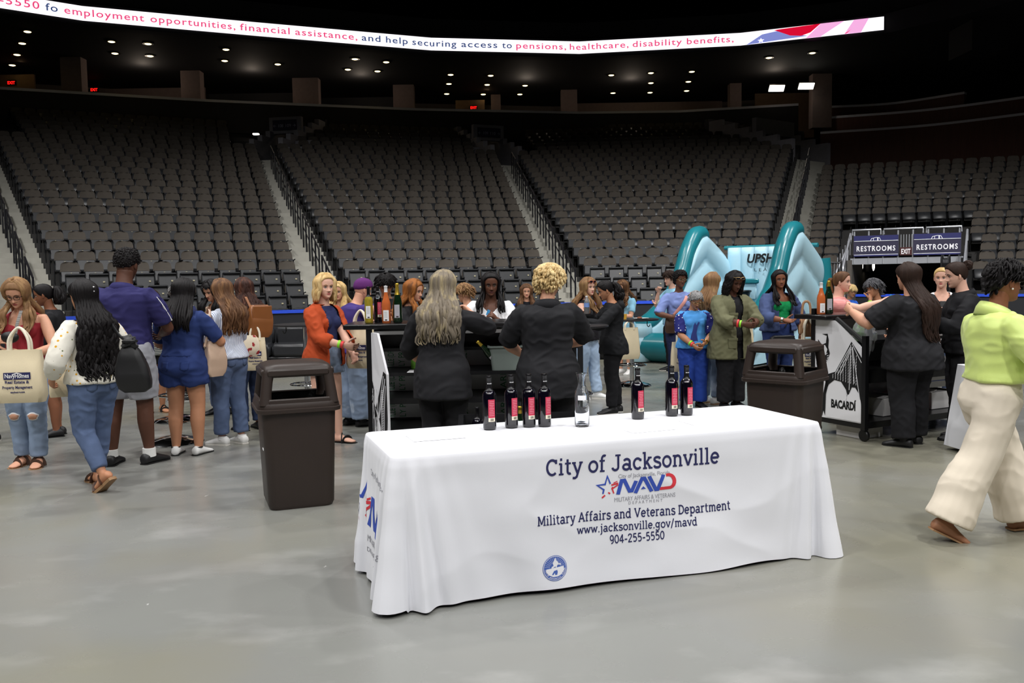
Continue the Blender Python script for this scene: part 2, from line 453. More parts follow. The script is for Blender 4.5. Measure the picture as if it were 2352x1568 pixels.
def seat_parts(kind):
    """geometry of one tip-up arena seat facing -y, its pivot on the tread"""
    bk, pan, fr = G(), G(), G()
    # padded back: a curved slab with a rounded top
    rings = []
    for z, w, y in ((.36, .20, .12), (.42, .222, .125), (.60, .226, .165), (.74, .222, .195), (.82, .20, .21), (.858, .15, .218), (.866, .08, .22)):
        t = .032; xs = np.linspace(-1, 1, 7); fx = [(x * w, y - .03 * (1 - x * x) * -1 - .012, z) for x in xs]; bx = [(x * w, y + t + .03 * (1 - x * x), z) for x in xs[::-1]]
        rings.append(np.array(fx + bx))
    bk.loft(rings)
    # tip-up seat pan, standing folded in front of the back
    R = rotx(-12 * D2R if kind == 'low' else -30 * D2R)
    pan.box((0, .055 if kind == 'low' else .0, .62 if kind == 'low' else .48), (.45, .085, .48 if kind == 'low' else .33), R, 0, .03)
    if kind == 'low':
        pan.box((0, .03, .835), (.44, .10, .05), R, 0, .02); pan.box((.10, .002, .66), (.045, .012, .035), R, 1)
    else: pan.box((.02, -.10, .59), (.03, .01, .012), R, 1)
    for s in (-1, 1):
        fr.box((s * .232, .12, .30), (.022, .10, .6), None, 0, .01); fr.box((s * .232, .02, .60), (.03, .30, .03), rotx(-6 * D2R), 0, .012)
    return bk, pan, fr


def make_seat(kind):
    bk, pan, fr = seat_parts(kind); r = thing('stadium_seat', 'x', 'seat')
    bk.obj('backrest', SEATB, r, angle=50); pan.obj('seat_pan', [SEATK, PLATE], r)
    for s in (-1, 1):
        f2 = G(); f2.box((s * .232, .12, .30), (.022, .10, .6), None, 0, .01); f2.box((s * .232, .02, .60), (.03, .30, .03), rotx(-6 * D2R), 0, .012); f2.obj('armrest', SEATF, r)
    return r


# cut-outs: the vomitories swallow the ends of the upper rows; the restroom tunnel swallows part of section 4
def seat_ok(si, n, p, L, R_):
    q = px_of((p[0], p[1], row_z(n) + .7))
    dl, dr = np.hypot(*(p - L)), np.hypot(*(p - R_))
    if n > 18 and ((si in (0, 1, 2) and dl < 1.15) or (si in (0, 1, 2) and dr < 1.15)): return False
    if si == 3 and n > 14: return False
    if si == 3 and 1930 < q[0] < 2245 and n < 6 : return False
    return True


def px_of(P):
    X = np.array(P, float) - [0, 0, CAMH]; c, s = math.cos(PITCH), math.sin(PITCH)
    d = X[1] * c - X[2] * s; u, v = X[0], X[2] * c + X[1] * s; cr, sr = math.cos(ROLL), math.sin(ROLL)
    return 1176 + F * (u * cr - v * sr) / d, 784 - F * (u * sr + v * cr) / d


ORD = 'first second third fourth fifth sixth seventh eighth ninth tenth eleventh twelfth thirteenth fourteenth fifteenth sixteenth seventeenth eighteenth nineteenth twentieth'.split()
def ordw(i): return ORD[i] if i < 20 else {20: 'twenty-first', 21: 'twenty-second', 22: 'twenty-third'}.get(i, str(i + 1) + 'th')
SNAME = ["tank-top woman's aisle towards the bar", "orange-shirted woman's aisle towards the bar", "blonde bartender's aisle towards the inflatable", "inflatable's aisle towards the restroom signs"]
NLOW = 4
seats = []
for si, sec in enumerate(SECT):
    a = sec['a'] * D2R
    for n in range(-NLOW, 27):
        if si == 3 and n < -1: continue
        L_, R_ = ends(sec, n); Lh = np.hypot(*(R_ - L_)); d = (R_ - L_) / Lh; cnt = max(1, int(Lh / .505)); pitch = Lh / cnt
        for i in range(cnt):
            p = L_ + d * pitch * (i + .5)
            if not seat_ok(si, n, p, L_, R_): continue
            q = px_of((p[0], p[1], row_z(n) + .7))
            if not -40 < q[0] < 2400: continue
            seats.append((np.hypot(p[0], p[1]), si, n, i, p, a, q, cnt))
# the 300 that show largest: nearest ones above the heads of the crowd
vis = [s for s in seats if s[6][1] < 735]
vis.sort(key=lambda s: s[0]); near = vis[:300]; nearset = {(s[1], s[2], s[3]) for s in near}
protoL, protoH = make_seat('low'), make_seat('high'); used = set()
for (dist, si, n, i, p, a, q, cnt) in near:
    low = n < 0 and si != 3; pr = protoL if low else protoH
    lab = '%s arena seat, %s row up, %s from the %s' % ('black folded' if low else 'brown-backed', ordw(n + NLOW if si != 3 else n + 1), ordw(i), SNAME[si])
    loc = (p[0], p[1], row_z(n))
    if low in used: o = dup(pr, loc, a, lab)
    else: used.add(low); o = pr; o.location = loc; o.rotation_euler = (0, 0, a); o['label'] = lab
    o['group'] = 'arena seats in the lower rows'
# the rest of the seats: one object
gs = G()
PB = [(x, k) for k, x in enumerate(seat_parts('high'))]; PL = [(x, k) for k, x in enumerate(seat_parts('low'))]
VB = [(x.verts(), x.f, [0, 1, 2][k]) for x, k in PB]; VL = [(x.verts(), x.f, [0, 1, 2][k]) for x, k in PL]
rs = random.Random(4)
for (dist, si, n, i, p, a, q, cnt) in seats:
    if (si, n, i) in nearset: continue
    R = rotz(a); low = n < 0 and si != 3
    for v, f, mi in (VL if low else VB): gs.add(v @ R.T + [p[0], p[1], row_z(n)], f, mi)
tag(gs.obj('stadium_seats', [SEATB, SEATK, SEATF], angle=50), 'mass of dark brown arena seats filling the upper rows of the stands', 'seat', kind='stuff')

# terraces under the seats, aisle stairs between them
def terrace(nm, L, R, n0, n1, m, half=1, over=0):
    g = G()
    for n in range(n0, n1):
        for h in range(half):
            A, B = L(n + h / half), R(n + h / half); A2, B2 = L(n + (h + 1) / half), R(n + (h + 1) / half); z = row_z(n) - .02 + RISE * h / half
            top = [(*A, z), (*B, z), (*B2, z), (*A2, z)]; lo = z - RISE - .6 if n > n0 else -.0
            g.add(top + [(p[0], p[1], lo) for p in top], [(0, 1, 2, 3), (0, 4, 5, 1), (1, 5, 6, 2), (2, 6, 7, 3), (3, 7, 4, 0), (7, 6, 5, 4)])
    o = g.obj(nm, m, smooth=False); struct(o); return o


def endf(si, k, off=0.0):
    def f(n):
        e = ends(SECT[si], n); d = unit(e[1] - e[0]); nn = V(-d[1], d[0]); return e[k] - nn * .42 + d * off
    return f


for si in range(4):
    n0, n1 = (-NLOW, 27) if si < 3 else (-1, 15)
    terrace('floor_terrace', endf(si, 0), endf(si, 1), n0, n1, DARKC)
for k in range(3):
    terrace('floor_stairs', endf(k, 1, .02), endf(k + 1, 0, -.02), -NLOW, 19, CONC, 2)
terrace('floor_stairs', lambda n: endf(0, 0)(n) + V(-1.25, -.55), endf(0, 0, -.02), -NLOW, 19, CONC, 2)
terrace('floor_stairs', endf(0, 0, 0), endf(0, 0, .001), -NLOW, -NLOW + 1, CONC)
# a strip of the section beyond the far-left aisle
def farL(n, off): return endf(0, 0)(n) + V(-1.27 - off, -.55 - off * .6)
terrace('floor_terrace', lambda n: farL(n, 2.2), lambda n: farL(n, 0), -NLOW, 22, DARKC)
gl = G()
for n in range(-NLOW, 22):
    for j in range(4):
        p = farL(n + .5, .28 + .5 * j); R = rotz(31 * D2R)
        for v, f, mi in (VL if n < 0 else VB): gl.add(v @ R.T + [p[0], p[1], row_z(n)], f, mi)
tag(gl.obj('stadium_seats', [SEATB, SEATK, SEATF], angle=50), 'block of arena seats across the aisle behind the tank-top woman', 'seat', kind='stuff')

# handrails down the middle of each aisle
RAIL = mat('dark_handrail_paint', (24, 24, 28), .4, noise=.05)
def mid(k, n):
    if k < 0: return endf(0, 0)(n) + V(-.62, -.27)
    return .5 * (endf(k, 1)(n) + endf(k + 1, 0)(n))
AN = ['tank-top woman', 'orange-shirted woman', 'blonde bartender', 'blue inflatable']
for k in range(-1, 3):
    j = 0
    for n in np.arange(-1.5, 17, 2.35):
        r = thing('handrail', 'black handrail, %s from the bottom in the aisle behind the %s' % (ordw(j), AN[k + 1]), 'handrail', (*mid(k, n), row_z(n) - .02), group='aisle handrails'); j += 1
        base = V(*mid(k, n), row_z(n) - .02); P = []
        for t in (0, .85, 1.7):
            p = V(*mid(k, n + t), row_z(n + t)) - base; lo = p - [0, 0, .12]; G().tube([lo, p + [0, 0, .92]], .024, 8).obj('post', RAIL, r); P.append(p + [0, 0, .92])
        G().tube(P, .026, 8).obj('top_rail', RAIL, r); G().tube([q - [0, 0, .38] for q in P], .018, 8).obj('middle_rail', RAIL, r)

# ------------------------------------------------------------------ perimeter boards of the floor, with a blue cap
BOARD = mat('black_board', (24, 25, 30), .55, noise=.08); BLUE = mat('blue_cap_rail', (38, 72, 190), .45, noise=.08)
bp = [back(-60, 735, 0), None]
plan = [endf(0, 0)(-NLOW) + V(-4.0, -2.9), endf(0, 0)(-NLOW) + V(0, -.5), .5 * (endf(0, 1)(-NLOW) + endf(1, 0)(-NLOW)) + V(.2, -.6), .5 * (endf(1, 1)(-NLOW) + endf(2, 0)(-NLOW)) + V(0, -.75), endf(2, 1)(-NLOW) + V(.3, -.6)]
cv = crom(plan, 40)
plan2 = [V(9.9, 25.6), V(12.6, 23.6), V(15.5, 21.8)]
for nm, cvx in (('wall_boards', cv), ('wall_boards_end', crom(plan2, 14))):
    g = G()
    for (w, z0, z1, mi) in ((.06, 0, .86, 0), (.09, .86, .93, 1)):
        nn = np.array([unit(V(-(cvx[min(i + 1, len(cvx) - 1)] - cvx[max(i - 1, 0)])[1], (cvx[min(i + 1, len(cvx) - 1)] - cvx[max(i - 1, 0)])[0])) for i in range(len(cvx))])
        g.loft([np.array([(*(c - q * w), z0), (*(c + q * w), z0), (*(c + q * w), z1), (*(c - q * w), z1)]) for c, q in zip(cvx, nn)], True, mi)
    struct(g.obj(nm, [BOARD, BLUE]))

# ------------------------------------------------------------------ vomitory portals at the head of the aisles
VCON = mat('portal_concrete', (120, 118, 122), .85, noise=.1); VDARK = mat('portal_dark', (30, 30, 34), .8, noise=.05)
SIGNB = mat('section_sign', (34, 34, 52), .5, noise=.05); SIGNT = mat('section_sign_lettering', (150, 150, 165), .5, noise=0)
for k, (ta, tb) in enumerate((('\u2190 108', '109 \u2192'), ('\u2190 109', '110 \u2192'), (None, None))):
    A, B = endf(k, 1)(19.2), endf(k + 1, 0)(19.2); d = unit(B - A); nn = V(-d[1], d[0]); c = (A + B) / 2; w = np.hypot(*(B - A)) / 2 + .28
    z0 = row_z(19) - .3; X3 = V(*d, 0); Y3 = V(*nn, 0)
    g = G(); R = np.stack([X3, Y3, V(0, 0, 1)], 1)
    for s in (-1, 1):   # stepped side walls
        for j in range(6): g.box(V(*(c + d * s * w + nn * (.42 + .84 * j)), z0 + (1.0 + .3 * j) / 2), (.22, .84, 1.0 + .3 * j + .3), R)
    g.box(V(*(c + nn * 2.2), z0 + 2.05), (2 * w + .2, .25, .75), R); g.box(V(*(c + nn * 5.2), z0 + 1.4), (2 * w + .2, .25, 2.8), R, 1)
    if k < 2:
        for s in (-1, 1): g.box(V(*(c + d * s * (w + .55) + nn * .55), z0 + .35), (.95, .12, .9), R); g.box(V(*(c + d * s * (w + .5) + nn * 1.4), z0 + .75), (.85, .12, .9), R)
    g.box(V(*(c + nn * 2.6), z0 - .1), (2 * w, 5.3, .2), R)
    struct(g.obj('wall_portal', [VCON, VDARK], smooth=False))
    if ta:
        r = thing('section_sign', 'dark section sign reading %s over %s portal' % (('108 and 109', 'the lamp-lit') if k == 0 else ('109 and 110', 'the unlit')), 'sign', V(*(c + nn * 2.03), z0 + 1.75), math.atan2(d[1], d[0]), 'section signs over the portals')
        G().box((0, 0, .3), (2 * w - .2, .05, .46)).obj('panel', SIGNB, r, smooth=False); g = G()
        for t, x in ((ta, -w * .45), (tb, w * .45)): text_on(g, t, (x, -.028, .2), (1, 0, 0), (0, 0, 1), .2, .003, align='C', wmax=w * .72)
        g.obj('lettering', SIGNT, r, smooth=False, fix=False)
# lamp inside the left portal
LAMPW = mat('portal_lamp', (255, 245, 235), .5, noise=0, emit=(255, 240, 225), estr=6)
p = atdepth(588, 308, 42.6); g = G(); g.box(p, (.28, .2, .07), None, 0, .02); tag(g.obj('portal_lamp', LAMPW), 'small white lamp glowing inside the portal under the 108 sign', 'lamp')

# ------------------------------------------------------------------ behind the last row: low wall, concourse, soffit, back wall
WALLD = mat('concourse_dark', (38, 36, 37), .85, noise=.1); RAILG = mat('grey_rail', (200, 200, 208), .5, noise=.05)
WARM = mat('concourse_warm_wall', (120, 96, 74), .85, noise=.12); SOFF = mat('soffit_black', (20, 20, 22), .8, noise=.05)
RIBZ0, RIBZ1 = 12.05, 12.66
def ribpt(x, y, z=RIBZ0):
    q = back(x, y, z); return q[:2]
rib = np.array([ribpt(-420, -46), ribpt(0, 20), ribpt(190, 49), ribpt(590, 84), ribpt(990, 117), ribpt(1330, 125), ribpt(1700, 106), ribpt(2030, 70), ribpt(2250, 16), ribpt(2600, -90)])
def railz(x, y): return back(x, y, 10.3)[:2]
low = np.array([railz(-420, 160), railz(0, 200), railz(480, 229), railz(950, 249), railz(1330, 257), railz(1560, 254), railz(1834, 238)])
def wallpath(pts, z0, z1, th, m, nm, mi=None, extra=None):
    g = G(); n = len(pts); rings = []
    for i in range(n):
        t = unit(pts[min(i + 1, n - 1)] - pts[max(i - 1, 0)]); q = V(-t[1], t[0]) * th
        rings.append(np.array([(*pts[i], z0), (*(pts[i] + q), z0), (*(pts[i] + q), z1), (*pts[i], z1)]))
    g.loft(rings); return g
g = wallpath(low, row_z(26) - .3, 10.2, .25, None, ''); g2 = wallpath(low, 10.2, 10.32, .3, None, ''); 
for q in g2.f: g.f.append(tuple(i + g.n for i in q)); g.m.append(1)
g.v += g2.v; g.n += g2.n
struct(g.obj('wall_upper', [WALLD, RAILG], smooth=False))
# concourse floor slab and the soffit above
def offs(pts, d):
    n = len(pts); return np.array([pts[i] + unit(V(-(pts[min(i + 1, n - 1)] - pts[max(i - 1, 0)])[1], (pts[min(i + 1, n - 1)] - pts[max(i - 1, 0)])[0])) * d for i in range(n)])
o1, o2 = offs(low, .3), offs(low, 9)
g = G(); g.sheet([[(*a, 9.2), (*b_, 9.2)] for a, b_ in zip(o1, o2)], .3); struct(g.obj('floor_concourse', WALLD, smooth=False))
o2 = offs(rib, 22)
g = G(); g.sheet([[(*a, 12.0), (*b_, 12.0)] for a, b_ in zip(offs(rib, .3), o2)], .25); struct(g.obj('ceiling_soffit', SOFF, smooth=False))
CWALL = mat('concourse_back_wall', (112, 104, 98), .85, noise=.1)
bw = offs(low, 7.5); g = wallpath(bw, 9.0, 12.2, .3, None, ''); struct(g.obj('wall_concourse', CWALL, smooth=False))
for i, (x0, x1, d) in enumerate(((466, 678, 47.5), (735, 905, 49.0))):
    A, B = atdepth(x0, 215, d), atdepth(x1, 222, d); g = G(); g.box(((A[0] + B[0]) / 2, d, 10.55), (B[0] - A[0], .2, 1.7)); struct(g.obj('window_%d' % (i + 1), SOFF, smooth=False))
# upper deck front above the ribbon, and the dark roof
g = wallpath(rib, 11.9, 12.75, .5, None, ''); g3 = wallpath(offs(rib, .35), 12.75, 13.6, .4, None, '')
g.join(g3); struct(g.obj('wall_upper_deck', SOFF, smooth=False))
g = G(); g.box((0, 20, 24.2), (110, 110, .3)); struct(g.obj('ceiling', SOFF, smooth=False))
for nm, c, s in (('wall_far', (0, 72, 12), (110, .4, 24)), ('wall_left', (-46, 20, 12), (.4, 104, 24)), ('wall_right', (46, 20, 12), (.4, 104, 24)), ('wall_rear', (0, -33, 12), (110, .4, 24))):
    g = G(); g.box(c, s); struct(g.obj(nm, SOFF, smooth=False))

# concourse piers, lit alcoves, exit signs
PIER = mat('concourse_pier', (120, 104, 98), .85, noise=.1)
i = 0
for (x0, x1, y0, d) in ((150, 197, 130, 42), (422, 466, 170, 45), (676, 735, 185, 47), (905, 952, 185, 49), (1128, 1150, 205, 52), (1288, 1325, 188, 51), (1674, 1700, 160, 50), (1862, 1906, 150, 48)):
    A, B = atdepth(x0, 240, d), atdepth(x1, 240, d); w = B[0] - A[0]; g = G(); g.box(((A[0] + B[0]) / 2, d, 10.6), (w, .6, 2.8)); struct(g.obj('pillar_concourse', PIER, smooth=False))
for (x0, x1, y0, d) in ((-30, 78, 180, 43.5), (197, 470, 188, 47), (1046, 1113, 232, 51.5), (1325, 1500, 215, 53), (1500, 1660, 222, 53), (1736, 1872, 212, 51)):
    A, B = atdepth(x0, 240, d), atdepth(x1, 240, d); g = G(); g.box(((A[0] + B[0]) / 2, d + .2, 10.45), (B[0] - A[0], .12, 2.5)); struct(g.obj('wall_alcove', WARM if x0 in (-30, 1046, 1736) else PIER, smooth=False))
EXITR = mat('exit_sign_red', (255, 40, 30), .4, noise=0, emit=(255, 25, 20), estr=1.6); EXITK = mat('exit_sign_case', (30, 20, 20), .5, noise=0)
for (x, y, d, w) in ((27, 190, 43.2, 'the wide warm alcove'), (217, 206, 46.6, 'the unlit alcove'), (1088, 247, 51.2, 'the narrow warm alcove')):
    p = atdepth(x, y, d); r = thing('exit_sign', 'small glowing red exit sign in %s of the concourse' % w, 'sign', p, group='red exit signs in the concourse')
    G().box((0, 0, 0), (.42, .08, .26)).obj('case', EXITK, r, smooth=False); g = G(); text_on(g, 'EXIT', (0, -.042, -.075), (1, 0, 0), (0, 0, 1), .2, .004, align='C', offset=.006, wmax=.36); g.obj('lettering', EXITR, r, smooth=False, fix=False)
    L_ = bpy.data.lights.new('alcove_lamp', 'POINT'); L_.energy = 9; L_.color = (1, .62, .35); L_.shadow_soft_size = .2; o = bpy.data.objects.new('alcove_lamp', L_); COL.objects.link(o); o.location = p + V(.8, -.6, .9)
for (x, y, d) in ((330, 190, 43.5), (580, 200, 45), (830, 205, 46.5), (1210, 225, 48), (1450, 225, 48.5), (1780, 205, 47)):
    L_ = bpy.data.lights.new('concourse_lamp', 'POINT'); L_.energy = 26; L_.color = (1, .82, .66); L_.shadow_soft_size = .3; o = bpy.data.objects.new('concourse_lamp', L_); COL.objects.link(o); o.location = tuple(atdepth(x, y, d)); o.location.z = 11.5
# recessed downlights in the soffit
DLT = mat('downlight_lens', (255, 235, 190), .4, noise=0, emit=(255, 226, 160), estr=5); DLR = mat('downlight_trim', (30, 28, 26), .4, noise=0)
dl = [(63, 72), (51, 99), (39, 125), (28, 149), (256, 95), (264, 122), (340, 100), (345, 128), (519, 113), (516, 139), (638, 147), (815, 135), (799, 159), (887, 142), (867, 163), (1035, 171), (1031, 192), (1026, 215), (1127, 173), (1119, 194), (1110, 216),
      (1206, 196), (1194, 216), (1404, 172), (1408, 213), (1495, 167), (1495, 190), (1493, 212), (1589, 164), (1581, 187), (1577, 208), (1766, 132), (1866, 121)]
pr = None
for (x, y) in dl:
    p = back(x, y, 11.99)
    if pr is None:
        pr = thing('downlight', 'x', 'light', p); G().lathe([(.17, -.02), (.24, -.02), (.24, .01), (.17, .01)], n=20).obj('trim_ring', DLR, pr); G().lathe([(.001, -.045), (.1, -.04), (.165, -.01), (.165, .01)], n=20).obj('lens', DLT, pr); o = pr
    else: o = dup(pr, p)
    o['label'] = 'warm round downlight in the dark soffit under the display strip'; o['group'] = 'recessed downlights in the soffit'
# two fluorescent panels in the room at right
FLU = mat('fluorescent_panel', (255, 252, 240), .4, noise=0, emit=(255, 250, 235), estr=5)
for (x, y, w) in ((1784, 203, 'the one nearer the downlights'), (1852, 198, 'the one nearer the timber boxes')):
    p = atdepth(x, y, 47.3); r = thing('ceiling_light', 'bright rectangular light, %s in the dark room above the inflatable' % w, 'light', p, group='rectangular lights in the room above the inflatable')
    G().box((0, 0, 0), (.78, .36, .04), rotx(-.75)).obj('diffuser', FLU, r, smooth=False); G().box((0, .03, .04), (.84, .42, .04), rotx(-.75)).obj('housing', DLR, r, smooth=False)

# ------------------------------------------------------------------ club boxes at the right: stepped timber fronts with grey cap rails
WOOD = mat('dark_timber_front', (84, 52, 42), .7, noise=.2, nscale=3, stretch=(6, 6, .4))
for (x0, y0, x1, y1, z, d0, h, k) in ((1884, 305, 2420, 253, 8.85, 44, 2.3, 0), (1889, 271, 2420, 214, 9.75, 45.3, 1.0, 1), (1893, 246, 2215, 213, 10.6, 46.6, 1.0, 2)):
    A, B = back(x0, y0, z)[:2], back(x1, y1, z)[:2]; mid_ = (A + B) / 2 + V(.35, .9); P = crom([A, mid_, B], 16)
    g = wallpath(P, z - h, z - .06, .3, None, ''); q = wallpath(P, z - .06, z + .06, .36, None, '')
    q.m = [1] * len(q.m); g.join(q); struct(g.obj('wall_club_box', [WOOD, RAILG], smooth=False))
# end pier right of the display strip
A = back(2250, 16, 12.05)[:2]; g = G(); g.box((A[0] + 1.3, A[1] + 2.5, 12.5), (1.6, 2, 3.5)); struct(g.obj('pillar_right', SOFF, smooth=False))

# ------------------------------------------------------------------ ribbon display
LEDW = mat('display_white', (255, 255, 255), .5, noise=0, emit=(255, 250, 255), estr=1.12)
LEDP = mat('display_pink', (200, 60, 100), .5, noise=0, emit=(238, 78, 128), estr=.95); LEDN = mat('display_navy', (40, 60, 120), .5, noise=0, emit=(62, 84, 130), estr=.8)
LEDR = mat('display_red', (200, 10, 30), .5, noise=0, emit=(215, 12, 50), estr=1); LEDK = mat('display_pale_pink', (240, 170, 220), .5, noise=0, emit=(246, 176, 226), estr=1)
LEDB = mat('display_slate', (120, 130, 190), .5, noise=0, emit=(128, 138, 205), estr=1)
cl = rib[:8]; seg = np.concatenate([[0], np.cumsum(np.hypot(*(cl[1:] - cl[:-1]).T))])
def rib_at(s, z, lift=.03):
    s = np.asarray(s, float); i = np.clip(np.searchsorted(seg, s) - 1, 0, len(cl) - 2); d = (cl[i + 1] - cl[i]); d = d / np.linalg.norm(d, axis=1, keepdims=True)
    p = cl[i] + d * (s - seg[i])[:, None] - np.stack([-d[:, 1], d[:, 0]], 1) * lift; return np.concatenate([p, np.asarray(z, float)[:, None]], 1)
def s_of_x(x):
    u = (x - 1176 - (-(0) )) / F
    best = None
    for i in range(len(cl) - 1):
        for t in np.linspace(0, 1, 400):
            p = cl[i] + (cl[i + 1] - cl[i]) * t; e = abs(px_of((p[0], p[1], 12.35))[0] - x)
            if best is None or e < best[0]: best = (e, seg[i] + t * (seg[i + 1] - seg[i]))
    return best[1]
rd = thing('ribbon_display', 'long glowing white LED strip with scrolling text along the upper deck', 'display', (*cl[0], RIBZ0))
base = V(*cl[0], RIBZ0)
g = wallpath(cl, RIBZ0, RIBZ1, .25, None, ''); g.v = [v - V(0, 0, 0) for v in g.v]
sc_ = G(); S = np.concatenate([seg, seg]); n = len(seg)
pv = np.concatenate([rib_at(seg + np.where(np.arange(n) == 0, 1e-4, 0), np.full(n, RIBZ0 + .02)), rib_at(seg + np.where(np.arange(n) == 0, 1e-4, 0), np.full(n, RIBZ1 - .02))])
g.v = [v - base for v in g.v]; g.obj('housing', SOFF, rd, smooth=False)
mk('screen', pv - base, [(i, i + 1, n + i + 1, n + i) for i in range(n - 1)], LEDW, rd, smooth=False)
gt = G()
for (w, x0, x1, mi) in (('-5550', -2, 90, 0), ('fo', 104, 132, 1), ('employment', 147, 331, 0), ('opportunities,', 345, 540, 0), ('financial', 551, 665, 0), ('assistance,', 678, 820, 0), ('and', 830, 873, 1), ('help', 886, 936, 1),
                        ('securing', 946, 1048, 1), ('access', 1059, 1142, 1), ('to', 1153, 1175, 1), ('pensions,', 1185, 1300, 0), ('healthcare,', 1308, 1444, 0), ('disability', 1453, 1566, 0), ('benefits,', 1577, 1685, 0)):
    s0, s1 = s_of_x(x0), s_of_x(x1); v, f = text2d(w, .40, 1.15, .004, wmax=s1 - s0); v, f = refine(v, f, .5)
    gt.add(rib_at(s0 + v[:, 0], RIBZ0 + .2 + v[:, 1], .045) - base, f, mi)
gt.obj('lettering', [LEDP, LEDN], rd, smooth=False, fix=False)
gf = G(); sf = [s_of_x(x) for x in (1715, 1740, 1778, 1788, 1815, 1840, 1862, 1885, 1912, 1945, 1990, 2028)]
z0, z1 = RIBZ0 + .02, RIBZ1 - .02; zm = (z0 + z1) / 2
def fl(pts, mi, lift=.05):
    v, f = refine(np.array(pts), [tuple(range(len(pts)))], .6); gf.add(rib_at(v[:, 0], v[:, 1], lift) - base, f, mi)
fl([(sf[0], z0), (sf[6] - .1, z0 + .1), (sf[4], zm), (sf[3], z1 - .1), (sf[1] + .2, zm + .1)], 2)
fl([(sf[2], z1 - .05), (sf[7], z1), (sf[6], zm - .05), (sf[5], z0 + .13), (sf[4], z0 + .2)], 0, .055)
fl([(sf[7], z1), (sf[8] + .5, z1), (sf[8], zm), (sf[7], z0), (sf[5] + .2, z0)], 1)
fl([(sf[9] + .3, z1), (sf[10] + .1, z1), (sf[9] + .6, z0), (sf[8] + .5, z0)], 1); fl([(sf[8] + .5, z0), (sf[9], z0 + .02), (sf[9] + .2, zm - .1)], 0, .06)
gf.obj('flag_picture', [LEDR, LEDK, LEDB], rd, smooth=False, fix=False)
st = G(); c0 = s_of_x(1748)
pts = [(c0 + (.16 if i % 2 == 0 else .07) * math.sin(i * math.pi / 5), z0 + .12 + (.11 if i % 2 == 0 else .05) * math.cos(i * math.pi / 5)) for i in range(10)]
v, f = refine(np.array(pts), [tuple(range(10))], .5); st.add(rib_at(v[:, 0], v[:, 1], .06) - base, f); st.obj('flag_star', LEDW, rd, smooth=False, fix=False)

# ------------------------------------------------------------------ the draped table
TH = .745; TL, TW = 2.44, .762; TA = .3312; TX, TY = -.5753, 4.1483
TR = rotz(TA)
def tpt(x, y, z): return V(TX, TY, 0) + TR @ V(x, y, z)
def tpx(px, py, z=TH):
    q = TR.T @ (back(px, py, z) - V(TX, TY, 0)); return q[0], q[1]
CLOTH = mat('white_tablecloth', (224, 225, 231), .8, noise=.015, nscale=2, bump=.05, bscale=420, sheen=.2)
INK = mat('navy_print', (38, 40, 86), .8, noise=0); INKB = mat('blue_print', (52, 78, 172), .8, noise=0); INKR = mat('red_print', (206, 50, 62), .8, noise=0)
INKG = mat('grey_print', (150, 150, 158), .8, noise=0); INKS = mat('seal_blue_print', (70, 98, 172), .8, noise=0); INKW = mat('seal_white_print', (226, 226, 232), .8, noise=0)

CR = .05     # corner radius of the top in plan
def perim(s):
    """s in metres round the top, starting at the front left corner, running right: plan point, outward normal, corner weight"""
    segs = [(V(CR, 0), V(1, 0), TL - 2 * CR, V(0, -1)), (V(TL, CR), V(0, 1), TW - 2 * CR, V(1, 0)), (V(TL - CR, TW), V(-1, 0), TL - 2 * CR, V(0, 1)), (V(0, TW - CR), V(0, -1), TW - 2 * CR, V(-1, 0))]
    arc = CR * math.pi / 2; cents = [V(TL - CR, CR), V(TL - CR, TW - CR), V(CR, TW - CR), V(CR, CR)]
    tot = 2 * (TL + TW - 4 * CR) + 4 * arc; s = s % tot
    for k in range(4):
        o, d, ln, nn = segs[k]
        if s < ln: return o + d * s, nn
        s -= ln
        if s < arc:
            a0 = math.atan2(nn[1], nn[0]); a = a0 + s / CR; n_ = V(math.cos(a), math.sin(a)); return cents[k] + n_ * CR, n_
        s -= arc
PT = 2 * (TL + TW - 4 * CR) + 2 * CR * math.pi; ARC = CR * math.pi / 2
SC0, SC1, SC2, SC3 = PT - ARC / 2, TL - 2 * CR + ARC / 2, TL + TW - 4 * CR + 1.5 * ARC, 2 * TL + TW - 6 * CR + 2.5 * ARC
def sdist(s, c):
    d = (s - c + PT / 2) % PT - PT / 2; return d


def cloth_pt(s, v):
    """v 0 at the table edge .. 1 at the hem"""
    p, nn = perim(s); t = V(-nn[1], nn[0]); out = .012 + .03 * v
    along = 0.0
    for c, amp, wid in ((SC0, .13, .20), (SC1, .15, .17), (SC2, .12, .2), (SC3, .12, .2)):
        d = sdist(s, c)
        out += amp * .74 * v * math.exp(-(d / wid) ** 2) * (.50 + .50 * math.cos(d * 2 * math.pi / (.085 + .06 * v) + .5))
        along += -d * .35 * v * math.exp(-(d / .16) ** 2) * .5
    # broad soft sags across the long front
    fs = s
    out += v * .012 * math.sin(fs * 4.1 + 1.3 * v) * (1 - math.exp(-(sdist(s, SC0) / .5) ** 2))
    out += .022 * v * v * math.exp(-(sdist(s, SC0 + .62 + .35 * (v - .5)) / .16) ** 2) - .018 * v * math.exp(-(sdist(s, SC0 + .42 + .3 * (v - .5)) / .12) ** 2)
    out += .03 * v ** 3 * math.exp(-(sdist(s, SC1 - .62) / .3) ** 2)
    nz = vnoise(V(s * 3.2 + v * 1.1, v * 3.1 - s * .9, 3.7)) * .009 * v + (1 - 2 * abs(vnoise(V(s * 2.6 + v * 2.4, v * 3.6 - s * 1.9, 1.7)))) * .0045 * min(1, v * 5)
    out += float(nz)
    hem = .012 + .012 * math.sin(s * 2.3) * 1 + .02 * math.exp(-(sdist(s, SC1 - .45) / .25) ** 2)
    z = TH - .004 - (TH - .004 - hem) * v
    if v < .06: out *= (v / .06) ** .5 if v > 0 else 0
    q = p + nn * out + t * along
    return V(q[0], q[1], z)


